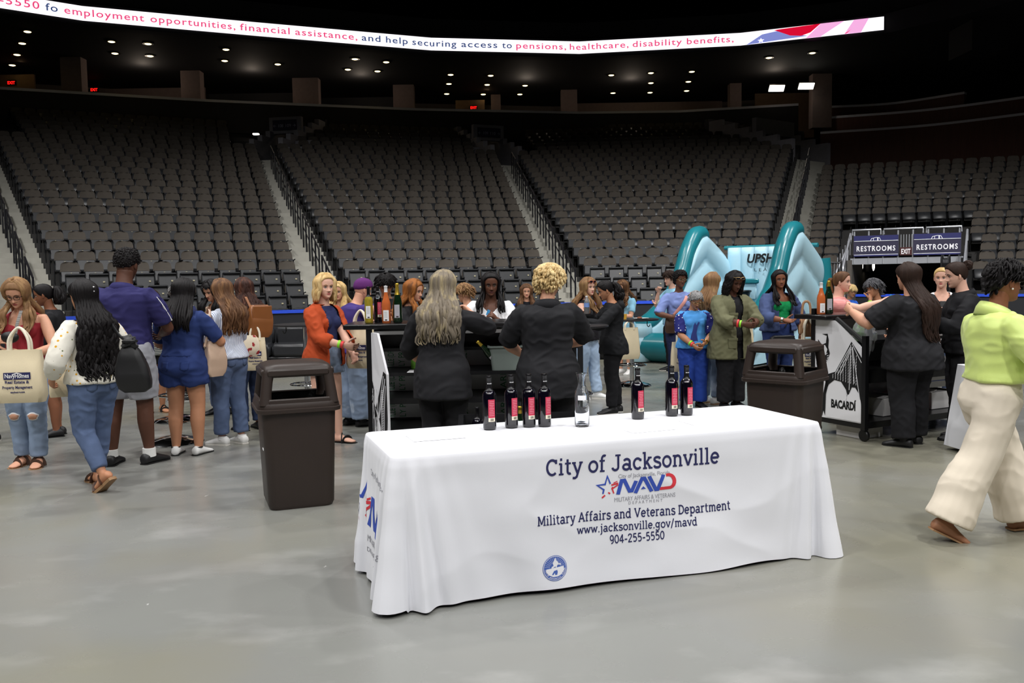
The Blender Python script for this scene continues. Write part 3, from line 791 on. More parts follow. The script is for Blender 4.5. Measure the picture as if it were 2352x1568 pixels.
ss = np.unique(np.concatenate([np.arange(0, PT, .016), SC0 % PT + np.linspace(-.3, .3, 60), SC1 + np.linspace(-.3, .3, 60), SC2 + np.linspace(-.25, .25, 36), SC3 + np.linspace(-.25, .25, 36)]) % PT)
vv = np.concatenate([[0, .008, .025, .05], np.linspace(.07, 1, 64)])
root = thing('tablecloth', 'white printed tablecloth draped to the floor over the long folding table', 'tablecloth', (TX, TY, 0), TA)
g = G(); rings = []
for v in vv:
    rings.append(np.array([cloth_pt(s, v) + V(0, 0, .004 if v < .01 else 0) for s in ss]))
inner = []
for k in (.985, .9, .6, .25):
    c = V(TL / 2, TW / 2); inner.append(np.array([V(*(c + (perim(s)[0] - c) * k), TH + .0015 * vnoise(V(*(perim(s)[0] * 5 * k), 2.)) ) for s in ss]))
g.loft(inner[::-1] + rings, cap=False)
g.f.append(tuple(range(len(ss)))[::-1])
g.m.append(0); g.obj('drape', CLOTH, root, angle=80)
# the folding table under it
t = thing('folding_table', 'long folding table hidden under the white printed tablecloth', 'table', (TX, TY, 0), TA)
TT = mat('table_top_plastic', (180, 178, 170), .6, noise=.05); STL = mat('grey_steel', (120, 122, 126), .35, metal=.8, noise=.05)
G().box((TL / 2, TW / 2, TH - .03), (TL - .03, TW - .03, .04), None, 0, .01).obj('tabletop', TT, t)
for x in (.3, TL - .3):
    for y in (.1, TW - .1): G().tube([(x, y, 0), (x, y, TH - .05)], .014, 8).obj('leg', STL, t)


def face_front(v2, f2, x0, y0, sx=1.0, lift=.0016, side='F'):
    """flat print coordinates (metres: right, up) to the hanging front (or left end) of the cloth"""
    out = []
    for a, b_ in v2:
        if side == 'F': s = (x0 + a) - CR; 
        else: s = PT - ARC - (TW - CR - .0) + (x0 + a) + CR * 0   # the left end runs back to front
        v = (TH - (y0 + b_)) / TH
        P = cloth_pt(s % PT, v); e = 1e-3; dS = cloth_pt((s + e) % PT, v) - P; dV = cloth_pt(s % PT, v - e) - P; N = unit(np.cross(dS, dV)); out.append(P + N * lift)
    return out


def front_px(px, py):
    """print coordinates on the front of the cloth for an image pixel (front plane, slightly flared)"""
    best = None; c, s_ = math.cos(TA), math.sin(TA)
    # intersect the sight line with the plane y_local = -0.035
    A = back(px, py, 2.0 if py < 630 else 0.0); o = V(0, 0, CAMH); d = A - o
    if py < 640: d = o - A
    dl = TR.T @ d; ol = TR.T @ (o - V(TX, TY, 0)); t_ = (-.03 - ol[1]) / dl[1]; q = ol + dl * t_; return q[0], q[2]


pr_ = G(); 
def print_line(s, xa, ya, xb, yb, mi, fn='slab', size=None, **k):
    """lettering between two image points of its baseline"""
    a, b_ = V(*front_px(xa, ya)), V(*front_px(xb, yb)); w = np.hypot(*(b_ - a)); d = (b_ - a) / w
    v, f = (slab2d(s, size, wmax=w) if fn == 'slab' else text2d(s, size, wmax=w, **k)); v, f = refine(v, f, .03)
    v = v @ np.array([d, [-d[1], d[0]]]); return face_front(v + a, f, 0, 0), f, mi
for args in (('City of Jacksonville', 1256, 1096, 1654, 1064, 0, 'slab', .124), ('Military Affairs and Veterans Department', 1234, 1213, 1674, 1171, 0, 'slab', .071),
             ('www.jacksonville.gov/mavd', 1325, 1233, 1597, 1206, 0, 'slab', .062), ('904-255-5550', 1401, 1255, 1524, 1240, 0, 'slab', .066)):
    v, f, mi = print_line(*args); pr_.add(v, f, mi)
for s_, xa, ya, xb, yb, mi, sz, k in (('City of Jacksonville, Florida', 1423, 1100, 1540, 1089, 1, .030, {}), ('MILITARY AFFAIRS & VETERANS', 1413, 1156, 1551, 1141, 1, .033, {}), ('DEPARTMENT', 1445, 1161, 1522, 1153, 1, .022, dict(spacing=1.6))):
    v, f, mi = print_line(s_, xa, ya, xb, yb, mi, 'sans', sz, **k); pr_.add(v, f, mi)
pr_.obj('printed_lettering', [INK, INKG], root, smooth=False, fix=False)


def logo(g, O, W_, side, tilt=0.0):
    """the department's emblem: star with stripes and four slanted letters; O baseline-left, W_ overall width"""
    k = W_ / 1.8; T = np.array([[math.cos(tilt), math.sin(tilt)], [-math.sin(tilt), math.cos(tilt)]])
    def put(P, mi, w=None, closed=False):
        v, f = strip(P, w, closed) if w else (np.array(P, float), [tuple(range(len(P)))])
        if mi != 9 and not (w and w < .05) : v = v * [1, .70] + [0, .03]
        v, f = refine(v * k, f, .03); v = v @ T + V(*O)
        if side == 'L':
            if v[:, 0].min() > .50: return
            v[:, 0] = np.minimum(v[:, 0], .585)
        g.add(face_front(v, f, 0, 0, side=side, lift=.0018), f, mi)
    star = [V(.25 + (.25 if i % 2 == 0 else .1) * math.sin(i * math.pi / 5),   .21 + (.25 if i % 2 == 0 else .10) * math.cos(i * math.pi / 5)) for i in range(10)]
    put([star[7] * .5 + star[6] * .5, star[7], star[8], star[9], star[0], star[1]], 0, .036)
    put([star[1] + V(.02, -.03), star[2]], 1, .034); put([star[2] - V(.0, .03), star[3]], 1, .03); put([star[3], star[4] * .6 + star[3] * .4], 1, .03); put([star[6], star[5] * .5 + star[6] * .5], 1, .034)
    put([star[5], star[4] * .3 + star[5] * .7], 1, .03); put([V(.38, .3), V(.47, .33)], 1, .02); put([V(.36, .22), V(.33, .17)], 1, .03)
    put([(.47, .02), (.57, .44), (.63, .44), (.74, .08), (.79, .08), (.90, .38)], 0, .088)
    put([(.87, .0), (1.04, .44), (1.09, .44), (1.25, .0)], 0, .088); put([(1.0, .10), (1.06, .19), (1.12, .10)], 0)
    put([(1.20, .48), (1.35, .04), (1.39, .04), (1.54, .48)], 0, .088)
    put([(1.60, .46), (1.66, .46)] + [(1.66 + .13 * math.cos(a), .26 + .2 * math.sin(a)) for a in np.linspace(1.35, -1.35, 9)] + [(1.55, .06), (1.44, .06)], 1, .09)
g = G(); a = front_px(1374, 1149); b_ = front_px(1551, 1126); logo(g, (a[0], a[1] + .0), np.hypot(b_[0] - a[0], b_[1] - a[1]) * 1.0, 'F', math.atan2(b_[1] - a[1], b_[0] - a[0]))
g.obj('printed_emblem', [INKB, INKR], root, smooth=False, fix=False)
# the same emblem at the left end, running into the corner fold
g = G(); logo(g, (.03, .26), .95, 'L'); g.obj('printed_emblem', [INKB, INKR], root, smooth=False, fix=False)
g = G()
for s_, y, sz, w in (('City of Jacksonville, Florida', .565, .05, .56), ('MILITARY AFFAIRS & VETERANS', .20, .05, .60), ('DEPARTMENT', .145, .034, .34)):
    v, f = text2d(s_, sz, wmax=w); v, f = refine(v, f, .03); f = [q for q in f if max(v[i][0] for i in q) < .43]; g.add(face_front(v + V(.27, y), f, 0, 0, side='L'), f)
g.obj('printed_lettering', INKG, root, smooth=False, fix=False)
# round city seal with a rider over a map shape
g = G(); sc = V(*front_px(1272, 1311)); sr = .066
def disc(r, mi, lift, a0=0, a1=2 * math.pi, n=40):
    P = [(r * math.cos(a), r * math.sin(a)) for a in np.linspace(a0, a1, n, endpoint=a1 - a0 < 6.2)]
    v, f = refine(np.array(P), [tuple(range(len(P)))], .03); g.add(face_front(v + sc, f, 0, 0, lift=lift), f, mi)
disc(sr, 0, .0016); disc(sr * .95, 1, .0020); disc(sr * .91, 0, .0024)
def poly(P, mi, lift=.0030, w=None):
    v, f = strip(np.array(P), w) if w else (np.array(P, float), [tuple(range(len(P)))])
    v, f = refine(v * sr, f, .03); g.add(face_front(v + sc, f, 0, 0, lift=lift), f, mi)
poly([(-.72, -.02), (.72, .1), (.74, -.2), (.5, -.52), (.2, -.66), (-.2, -.66), (-.55, -.48), (-.75, -.2)], 1)
poly([(-.28, .12), (-.12, .2), (-.18, .42), (-.05, .62), (.02, .8), (.1, .78), (.12, .6), (.24, .5), (.3, .34), (.5, .34), (.46, .18), (.36, .26), (.2, .24), (.1, .0), (.02, .14), (-.1, .06), (-.3, .0)], 1)
poly([(-.3, -.5), (-.1, -.2), (.16, -.14), (.2, -.3), (.14, -.52), (-.02, -.52), (-.04, -.36), (-.16, -.5)], 0, .0034)
for a in np.linspace(.2, 2.94, 16): poly([(.45 * math.cos(a), .45 * math.sin(a)), (.86 * math.cos(a), .86 * math.sin(a))], 1, .0028, .012)
for i, ch in enumerate('CITY OF JACKSONVILLE, FLORIDA'):
    a = math.pi * (1.04 + .92 * i / 28.0); v, f = text2d(ch, .17)
    if len(v):
        v = v - [v[:, 0].max() / 2, 0.0]; th = a + math.pi / 2; v = v @ np.array([[math.cos(th), math.sin(th)], [-math.sin(th), math.cos(th)]]) + V(math.cos(a), math.sin(a)) * .86
        g.add(face_front(v * sr + sc, f, 0, 0, lift=.0036), f, 1)
g.obj('printed_seal', [INKS, INKW], root, smooth=False, fix=False)

# ------------------------------------------------------------------ bottles, carafe, papers on the table
WINE = mat('dark_wine_glass', (9, 7, 16), .06, noise=0, spec=.8, coat=.6); FOIL = mat('black_foil', (16, 15, 18), .3, noise=0); REDL = mat('red_back_label', (196, 56, 82), .6, noise=.02)
CREAM = mat('cream_label', (236, 228, 205), .6, noise=.02); BARC = mat('label_print', (60, 50, 50), .6, noise=0); WHT = mat('white_paper', (240, 240, 242), .7, noise=.02)
LBLP = mat('pale_label_print', (232, 170, 180), .6, noise=0); CORK = mat('cork', (190, 140, 90), .8, noise=.1)


def label_patch(g, r, z0, z1, a0, a1, mi, lift=.0006, n=8):
    A = np.linspace(a0, a1, n); g.sheet([[((r + lift) * math.sin(a), -(r + lift) * math.cos(a), z0), ((r + lift) * math.sin(a), -(r + lift) * math.cos(a), z1)] for a in A], 0, mi)


def wine_bottle(loc, rz, label, glassm=WINE, capm=FOIL, h=.302, lab='red', group=None, capz=.215, fizz=False):
    r = thing('wine_bottle', label, 'bottle', loc, rz, group); k = h / .302; R0 = .0375
    if fizz: prof = [(.001, .004), (.033, .0), (.041, .006), (.0425, .02), (.0425, .13), (.039, .165), (.029, .2), (.018, .235), (.0145, .27), (.0145, .285), (.0165, .287), (.0165, .296), (.013, .302), (.001, .302)]; R0 = .0425
    elif lab == 'rose': prof = [(.001, .004), (.036, .0), (.04, .006), (.04, .15), (.036, .175), (.026, .2), (.0165, .235), (.0142, .26), (.0142, .29), (.016, .292), (.016, .3), (.001, .302)]; R0 = .04
    else: prof = [(.001, .004), (.032, .0), (.037, .004), (.0375, .02), (.0375, .188), (.035, .2), (.027, .212), (.018, .222), (.0145, .234), (.0138, .28), (.0155, .283), (.0155, .294), (.0138, .297), (.001, .298)]
    G().lathe([(a, b * k) for a, b in prof], n=28).obj('glass_body', glassm, r, angle=50)
    cp = [(b, a) for a, b in prof if b >= capz]; q = [(a + .0008, b * k) for a, b in prof if b >= capz]; r0 = np.interp(capz, [b for a, b in prof], [a for a, b in prof])
    G().lathe([(r0 + .0008, capz * k)] + q + [(.001, .3028 * k)], n=24).obj('foil_cap', capm, r, angle=50)
    g = G()
    if lab == 'red':
        label_patch(g, R0, .066 * k, .168 * k, -.1, .95, 0); label_patch(g, R0, .045 * k, .066 * k, -.1, .95, 1)
        for i in range(9): label_patch(g, R0, (.155 - i * .0095) * k, (.157 - i * .0095) * k, .08 + (.1 if i in (3, 5) else 0), .8 - (.15 if i in (3, 5) else 0), 2, .0012)
        for i in range(8): label_patch(g, R0, .049 * k, .062 * k, .18 + i * .065, .2 + i * .065 + (.02 if i % 3 else 0), 3, .0012, 2)
        g.obj('back_label', [REDL, CREAM, LBLP, BARC], r, fix=False)
        g = G()
        for i, a in enumerate((-.55, -.3, .05, .35, .62, .95)):
            v, f = text2d('NICBCW'[i] if 0 else 'c', .0085)
            label_patch(g, .0149, .252 * k, .257 * k, a, a + .16, 0, .0014, 2)
        g.obj('cap_marking', WHT, r, fix=False)
    elif lab == 'white' or lab == 'rose' or fizz:
        z0, z1 = ((.04, .14) if lab == 'white' else (.018, .105)); label_patch(g, R0, z0 * k, z1 * k, -.75, .55 if lab != 'white' else .4, 0)
        for i in range(6): label_patch(g, R0, (z1 - .012 - i * .009) * k, (z1 - .0145 - i * .009) * k, -.5, .2, 1, .0012)
        label_patch(g, R0, (z0 + .004) * k, (z0 + .014) * k, -.35, .15, 2, .0012)
        g.obj('label', [WHT if not fizz else mat('silver_label', (180, 178, 186), .4, noise=.03), mat('faint_print', (180, 180, 178), .6, noise=0), BARC], r, fix=False)
    return r


_wb = None
for (x, y, a, lab) in ((1125, 988, .32, 'first red-label wine bottle in the close group of four, farthest from the carafe'), (1175, 984, .55, 'second red-label wine bottle in the close group of four on the white table'),
                       (1215.5, 982, .42, 'third red-label wine bottle in the close group of four on the white table'), (1251, 981, .66, 'red-label wine bottle nearer the carafe than its three neighbours on the white table'),
                       (1465, 964, .55, 'red-label wine bottle standing alone on the white table past the carafe'), (1543, 957, .5, 'red-label wine bottle of the pair, the one nearer the carafe'), (1577, 955, .66, 'red-label wine bottle of the pair, the one nearer the table corner')):
    p = back(x, y - 3, TH + .002); rz = math.atan2(-p[0], p[1]) + a - .38
    if _wb is None: _wb = wine_bottle((p[0], p[1], TH + .003), rz, lab, group='red wine bottles on the white table')
    else: dup(_wb, (p[0], p[1], TH + .003), rz, lab)

GLASS = mat('clear_glass', (250, 252, 255), .02, noise=0, trans=1, ior=1.18, spec=1.0, coat=.5)
p = back(1337, 979, TH); r = thing('glass_carafe', 'empty clear glass carafe with a blank white sticker on the table', 'carafe', (p[0], p[1], TH + .003))
pf = [(.001, .003), (.034, 0), (.040, .004), (.0415, .012), (.0415, .17), (.038, .195), (.028, .215), (.0215, .232), (.0215, .25), (.026, .275), (.034, .296), (.0355, .298)]
G().lathe(pf + [(a - .0022, b) for a, b in pf[::-1] if b > .2] + [(.039, .17), (.039, .014), (.034, .008), (.001, .009)], n=32, closed=True).obj('glass_body', GLASS, r, angle=70)
g = G(); label_patch(g, .0418, .15, .177, -.62, .5, 0, .0008); g.obj('sticker', WHT, r, fix=False)
PAPB = mat('light_blue_paper', (130, 196, 232), .7, noise=.04)
rs = random.Random(3)
for i in range(4):
    g = G(); g.box((0, 0, 0), (.034, .022, .0012), rotx(rs.uniform(-.06, .06))); q = tag(g.obj('paper_slip', PAPB, smooth=False), 'light blue paper slip lying at the bottom of the carafe', 'paper slip', 'paper slips in the carafe')
    q.location = (p[0] + rs.uniform(-.012, .012), p[1] + rs.uniform(-.012, .012), TH + .0155 + .003 * i); q.rotation_euler = (0, 0, rs.uniform(-1, 1))
PRN = mat('flyer_print', (205, 208, 222), .7, noise=0)
for (x, y, a, lab) in ((1000, 1003, 0, 'blank-looking white flyer lying on the table short of the four bottles'), (1485, 984, .05, 'white flyer lying on the table in front of the lone bottle'), (1625, 968, .02, 'white flyer lying on the table by the corner beyond the bottle pair')):
    q = back(x, y, TH); r = thing('flyer', lab, 'flyer', (q[0], q[1], TH + .0016), TA + a); G().box((0, 0, 0), (.28, .2, .0008)).obj('sheet', WHT, r, smooth=False); g = G()
    for i in range(5): g.box((0, .06 - i * .028, .0007), (.2 - .03 * (i % 2), .006, .0004))
    g.obj('print_lines', PRN, r, smooth=False)

# ------------------------------------------------------------------ the two brown litter bins
BIN = mat('brown_plastic_bin', (50, 41, 37), .40, noise=.05, bump=.12, bscale=260, spec=.4); LINER = mat('black_liner_bag', (14, 14, 15), .22, noise=.1, bump=.3, bscale=40)


def rrect(w, d, r, z, n=5):
    P = []
    for cx, cy, a0 in ((w - r, d - r, 0), (-w + r, d - r, 90), (-w + r, -d + r, 180), (w - r, -d + r, 270)):
        for a in np.linspace(a0, a0 + 90, n): P.append((cx + r * math.cos(a * D2R), cy + r * math.sin(a * D2R), z))
    return np.array(P)


PI_ = math.pi
def litter_bin(loc, rz, label):
    r = thing('litter_bin', label, 'bin', loc, rz, 'brown litter bins')
    g = G(); g.loft([rrect(.215, .215, .06, 0), rrect(.228, .228, .06, .03), rrect(.252, .252, .07, .68), rrect(.252, .252, .07, .70), rrect(.23, .23, .06, .70), rrect(.20, .20, .06, .12)], True); g.obj('bin_body', BIN, r)
    h = G(); h.loft([rrect(.262, .262, .08, .675), rrect(.286, .286, .085, .683), rrect(.288, .288, .085, .708), rrect(.280, .280, .085, .712), rrect(.280, .280, .085, .728), rrect(.272, .272, .08, .750), rrect(.250, .250, .07, .752), rrect(.248, .248, .07, .675)], False, 0, True)
    # hood: a tapering shell with one wide opening on each side, its corners the posts
    zt, zb = .945, .775
    for sx in (-1, 1):
        for sy in (-1, 1):
            rr = []
            for t in np.linspace(0, 1, 7):
                z = zb - .035 + (zt + .02 - zb + .035) * t; o = .268 - .030 * t; w = .074 + .016 * (2 * t - 1) ** 4
                q = rrect(w / 2, w / 2, .030, 0, 5); rr.append(q + V(sx * (o - w / 2), sy * (o - w / 2), z))
            h.loft(rr)
    for k in range(4):
        R = rotz(k * PI_ / 2); h.box(R @ V(0, -.258, zb - .02), (.42, .022, .05), R, 0, .008); h.box(R @ V(0, -.234, zt + .012), (.42, .03, .05), R, 0, .01)
    h.loft([rrect(.226, .226, .05, zt - .02), rrect(.240, .240, .06, zt + .0), rrect(.238, .238, .065, zt + .035), rrect(.222, .222, .07, zt + .058), rrect(.18, .18, .07, zt + .072), rrect(.08, .08, .05, zt + .078)], True)
    h.obj('hood', BIN, r)
    g = G(); rings = [rrect(.228, .228, .06, .69), rrect(.245, .245, .07, .735), rrect(.238, .238, .06, .765)]
    for i, q in enumerate(rings): q[:, 2] += .02 * np.array([vnoise(V(p_[0] * 9, p_[1] * 9, i)) for p_ in q])
    g.loft(rings + [rrect(.18, .18, .05, .62), rrect(.1, .1, .04, .58)], True); g.obj('liner_bag', LINER, r)
    G().box((-.2435, -.12, .42), (.004, .07, .012)).obj('sticker', WHT, r, smooth=False)
    return r
c = back(680, 1150, 0); litter_bin((c[0] + .02, 6.32, 0), .36, 'brown lidded litter bin standing near the table end by the denim romper')
rb_ = litter_bin((2.30, 7.45, 0), -.74, 'brown lidded litter bin standing between the table corner and the bat-print bar')
g = G(); text_on(g, 'www.wasterouse', (.02, -.2412, .33), (1, 0, 0), (0, 0, 1), .035, .004, wmax=.2, offset=.001); g.obj('lettering', WHT, rb_, smooth=False, fix=False)

# ------------------------------------------------------------------ people: one remeshed skin, clothing and hair as its children
def remesh(v, f, vox):
    me = bpy.data.meshes.new('tmp'); me.from_pydata(np.asarray(v, float).tolist(), [], f)
    bm = bmesh.new(); bm.from_mesh(me); bmesh.ops.recalc_face_normals(bm, faces=bm.faces); bm.to_mesh(me); bm.free()
    o = bpy.data.objects.new('tmp', me); COL.objects.link(o)
    md = o.modifiers.new('r', 'REMESH'); md.mode = 'VOXEL'; md.voxel_size = vox; md.adaptivity = 0
    e = o.evaluated_get(bpy.context.evaluated_depsgraph_get()); m2 = bpy.data.meshes.new_from_object(e)
    nv = np.zeros(len(m2.vertices) * 3); m2.vertices.foreach_get('co', nv); nv = nv.reshape(-1, 3)
    nf = np.zeros(len(m2.loops), np.int64); m2.loops.foreach_get('vertex_index', nf)
    ls = np.array([p.loop_total for p in m2.polygons]); st = np.concatenate([[0], np.cumsum(ls)])
    if len(ls) and (ls == 4).all(): nf = nf.reshape(-1, 4)
    else: nf = [tuple(nf[a:b]) for a, b in zip(st[:-1], st[1:])]
    bpy.data.objects.remove(o); bpy.data.meshes.remove(me); bpy.data.meshes.remove(m2)
    return nv, nf


def relax(v, f, it, lam=.5):
    q = np.asarray(f); e = np.concatenate([q[:, [0, 1]], q[:, [1, 2]], q[:, [2, 3]], q[:, [3, 0]]]); n = len(v)
    deg = np.bincount(e.ravel(), minlength=n)[:, None]
    for _ in range(it):
        s = np.zeros_like(v)
        for k in range(3): s[:, k] = np.bincount(e[:, 0], v[e[:, 1], k], n) + np.bincount(e[:, 1], v[e[:, 0], k], n)
        v = v + lam * (s / deg - v)
    return v


def normals(v, f):
    q = np.asarray(f); nf = np.cross(v[q[:, 2]] - v[q[:, 0]], v[q[:, 3]] - v[q[:, 1]]); n = np.zeros_like(v)
    for k in range(4):
        for c in range(3): n[:, c] += np.bincount(q[:, k], nf[:, c], len(v))
    return n / (np.linalg.norm(n, axis=1, keepdims=True) + 1e-12)


def skin_mesh(v, f, vox, it, wr=0, wf=14, seed=0, zs=.45):
    v, f = remesh(v, f, vox); v = relax(v, f, it)
    if wr:
        wr = wr * 1.7; n = normals(v, f); p = v * [wf, wf, wf * zs] + seed * 7.3
        p2 = (v @ rotz(.6) @ rotx(.7)) * [wf * .5, wf * 1.7, wf * 1.5] + seed * 3.1
        v = v + n * (wr * (vnoise(p) * .8 + (1 - 2 * np.abs(vnoise(p2))) * .6))[:, None]
    return v, f


def ik(a, c, l1, l2, pole):
    d = c - a; L = np.linalg.norm(d)
    if L > (l1 + l2) * .999: c = a + d * (l1 + l2) * .999 / L; d = c - a; L = np.linalg.norm(d)
    x = (l1 * l1 - l2 * l2 + L * L) / (2 * L); h = math.sqrt(max(l1 * l1 - x * x, 0)); u = d / L
    p = pole - u * (pole @ u); p = unit(p); return a + u * x + p * h, c


# torso cross-sections: k (fraction of height), half width, front, back
FEM = np.array([(.455, .055, .05, .055), (.475, .088, .062, .078), (.51, .104, .066, .088), (.545, .102, .066, .078), (.58, .092, .064, .062), (.62, .080, .058, .052), (.66, .081, .058, .055), (.70, .086, .062, .06), (.74, .092, .064, .064), (.775, .095, .056, .064), (.797, .090, .047, .058), (.814, .066, .039, .050), (.828, .046, .035, .042), (.845, .033, .032, .034)])
MAL = np.array([(.455, .055, .05, .055), (.475, .085, .062, .075), (.51, .096, .066, .08), (.545, .094, .066, .072), (.58, .09, .066, .062), (.62, .088, .064, .056), (.66, .093, .064, .058), (.70, .101, .068, .064), (.74, .108, .070, .068), (.775, .112, .062, .068), (.797, .104, .052, .063), (.814, .08, .043, .054), (.829, .055, .038, .046), (.845, .037, .036, .037)])
HP = dict(z=[-.5, -.48, -.44, -.38, -.33, -.27, -.22, -.14, -.05, .04, .12, .2, .28, .35, .41, .455, .485, .5],
          f=[.22, .29, .335, .345, .335, .345, .34, .33, .325, .345, .36, .358, .345, .315, .265, .20, .12, .03],
          b=[.02, .0, -.06, -.15, -.22, -.29, -.34, -.40, -.435, -.455, -.46, -.452, -.43, -.385, -.315, -.235, -.14, -.05],
          w=[.05, .09, .14, .19, .225, .255, .275, .30, .318, .328, .332, .328, .312, .28, .232, .17, .10, .03])
def head_r(z): return np.interp(z, HP['z'], HP['f']), -np.interp(z, HP['z'], HP['b']), np.interp(z, HP['z'], HP['w'])


class Fig:
    """a posed figure in its own frame: +y ahead, +x its right, z up, feet on z = 0"""
    def __init__(s, H=1.63, sex='f', wt=1.0, lean=0, side=0, twist=0, head=(0, 0, 0), LA=None, RA=None, LF=None, RF=None, hipz=None, hipx=0, hipy=0, toe=(10, -10), heel=(0, 0), curl=(.5, .5), pole=(None, None), palm=(None, None), seed=1, sit=False, bust=1.0, hh=.137):
        s.H = H; s.sex = sex; s.wt = wt; s.seed = seed; s.hh = hh * H
        prof = (FEM if sex == 'f' else MAL).copy(); prof[1:-3, 1] *= wt; prof[1:-3, 2:] *= (1 + (wt - 1) * 1.25); s.prof = prof; s.bust = bust
        s.P0 = V(hipx, hipy, hipz if hipz is not None else .515) * H
        # spine
        ks = np.linspace(.30, .86, 113); pos = np.zeros((113, 3)); s.Rs = []
        i0 = int(np.argmin(abs(ks - .515)))
        for i, k in enumerate(ks):
            t = min(max((k - .53) / .22, 0), 1); t = t * t * (3 - 2 * t); s.Rs.append(rotz(-twist * D2R * t) @ roty(side * D2R * t) @ rotx(-lean * D2R * t))
        pos[i0] = s.P0
        for i in range(i0 + 1, 113): pos[i] = pos[i - 1] + s.Rs[i] @ V(0, 0, (ks[i] - ks[i - 1]) * H)
        for i in range(i0 - 1, -1, -1): pos[i] = pos[i + 1] - V(0, 0, (ks[i + 1] - ks[i]) * H)
        s.ks, s.pos = ks, pos
        N, RN = s.sp(.845); hy, hp, hr = head; s.RH = rotz(-hy * D2R) @ (rotx(-hp * D2R)) @ roty(hr * D2R)
        base = rotx(-lean * .55 * D2R) if lean else np.eye(3)
        s.RH = rotz(-twist * D2R * .5) @ s.RH if False else s.RH
        s.NB = N; s.HC = N + RN @ V(0, .012, .028) * H * .6 + s.RH @ V(0, .012 * H / s.hh + .06, .55) * s.hh
        # shoulders, arms
        C, RC = s.sp(.775); sw = (.101 if sex == 'f' else .119) * (1 + (wt - 1) * .6)
        s.sh = [C + RC @ V(sgn * sw, -.004, .010) * H for sgn in (-1, 1)]; s.RC = RC
        la = LA if LA is not None else (-.155, .03, .47); ra = RA if RA is not None else (.155, .03, .47)
        s.el, s.wr = [None, None], [None, None]
        for i, t in enumerate((la, ra)):
            sg = -1 if i == 0 else 1; pl = V(sg * .55, -.7, -.55) if pole[i] is None else V(*pole[i])
            s.el[i], s.wr[i] = ik(s.sh[i], V(*t) * H, .178 * H, .150 * H, pl)
        # legs
        lf = LF if LF is not None else (-.055, .0, .045); rf = RF if RF is not None else (.055, .0, .045)
        s.hip = [s.P0 + V(sgn * .052 * (1 + (wt - 1) * .5), 0, .0) * H for sgn in (-1, 1)]; s.kn, s.an = [None, None], [None, None]
        for i, t in enumerate((lf, rf)):
            s.kn[i], s.an[i] = ik(s.hip[i], V(*t) * H, .236 * H, .236 * H, V(.12 * (-1 if i == 0 else 1), 1, 0))
        s.toe, s.heel, s.curl, s.palm = toe, heel, curl, palm
        s.Rf = [rotz(-toe[i] * -1 * D2R) @ rotx(-heel[i] * D2R) for i in (0, 1)]

    def sp(s, k):
        i = int(round((k - .30) / .005)); i = min(max(i, 0), 112); return s.pos[i], s.Rs[i]
    def ring(s, k, w, f, b, n=28, p=.85, dy=0):
        c, R = s.sp(k); a = np.linspace(0, 2 * math.pi, n, endpoint=False); ca, sa = np.cos(a), np.sin(a)
        x = w * np.sign(ca) * abs(ca) ** p; y = np.where(sa > 0, f, b) * np.sign(sa) * abs(sa) ** p + dy
        return c + np.stack([x, y, 0 * x], 1) * s.H @ R.T
    def dims(s, k): return [np.interp(k, s.prof[:, 0], s.prof[:, j]) for j in (1, 2, 3)]
    def torso(s, g, k0, k1, ease=0, flare=0, m=16, shrink=1, cloth=False):
        rings = []
        for k in np.linspace(k0, k1, m):
            w, f, b = s.dims(max(k, .505) if cloth else k); t = max(0, (k0 + .18 - k) / .18) if flare else 0
            rings.append(s.ring(k, w * shrink + ease + flare * t, f * shrink + ease + flare * t * .8, b * shrink + ease + flare * t * .8))
        g.loft(rings)
    def bustv(s, g, ease=0, sc=1):
        if s.sex != 'f' or not s.bust: return
        c, R = s.sp(.725)
        for sg in (-1, 1): g.ball(c + R @ V(sg * .042 * s.wt, (.052 * s.wt) , 0) * s.H, (np.array((.040, .034, .040)) * (.9 + .25 * (s.wt - 1)) * s.bust + ease * .8) * s.H * sc, R)
    def arm(s, i, g, t1=2.0, ease=0, r=(.0325, .0305, .0255, .0265, .0165), cuff=0, t0=0.0, puff=0):
        """sleeve/arm volume from shoulder (0) over elbow (1) to wrist (2)"""
        H = s.H; A, B, Cc = s.sh[i], s.el[i], s.wr[i]; C0, RC = s.sp(.778)
        inn = A + (C0 - A) * .35; w = (1 + (s.wt - 1) * .9)
        P = [inn]; T = [-.25]
        for t in np.linspace(t0, t1, 13): P.append(A + (B - A) * t if t <= 1 else B + (Cc - B) * (t - 1)); T.append(t)
        T = np.array(T); rr = np.interp(T, [-.25, 0, .5, 1, 1.35, 2], [r[0] * .9, r[0], r[1], r[2], r[3], r[4]]) * w
        e = ease * np.clip(.6 + T * 1.2, .6, 1) + cuff * np.clip((T - (t1 - .5)) / .5, 0, 1) + puff * np.sin(np.clip(T / max(t1, .1), 0, 1) * math.pi)
        g.tube(np.array(P), (rr + e) * H, 14)
    def leg(s, i, g, t1=2.0, ease=0, r=(.064, .060, .049, .037, .037, .0215), wt=None, hem=None, knee=None, front=0):
        H = s.H; A, B, Cc = s.hip[i], s.kn[i], s.an[i]; w = 1 + (s.wt - 1) * .8
        A2 = A + V(0, 0, .0) * H; T = np.concatenate([[-.12], np.linspace(0, t1, 16)]); P = [A + V((-1 if i else 1) * .012, 0, .03) * H]
        for t in T[1:]: P.append(A2 + (B - A2) * t if t <= 1 else B + (Cc - B) * (t - 1))
        P = np.array(P); sg = -1 if i == 0 else 1
        rr = np.interp(T, [-.12, 0, .4, 1, 1.35, 2], r) * w
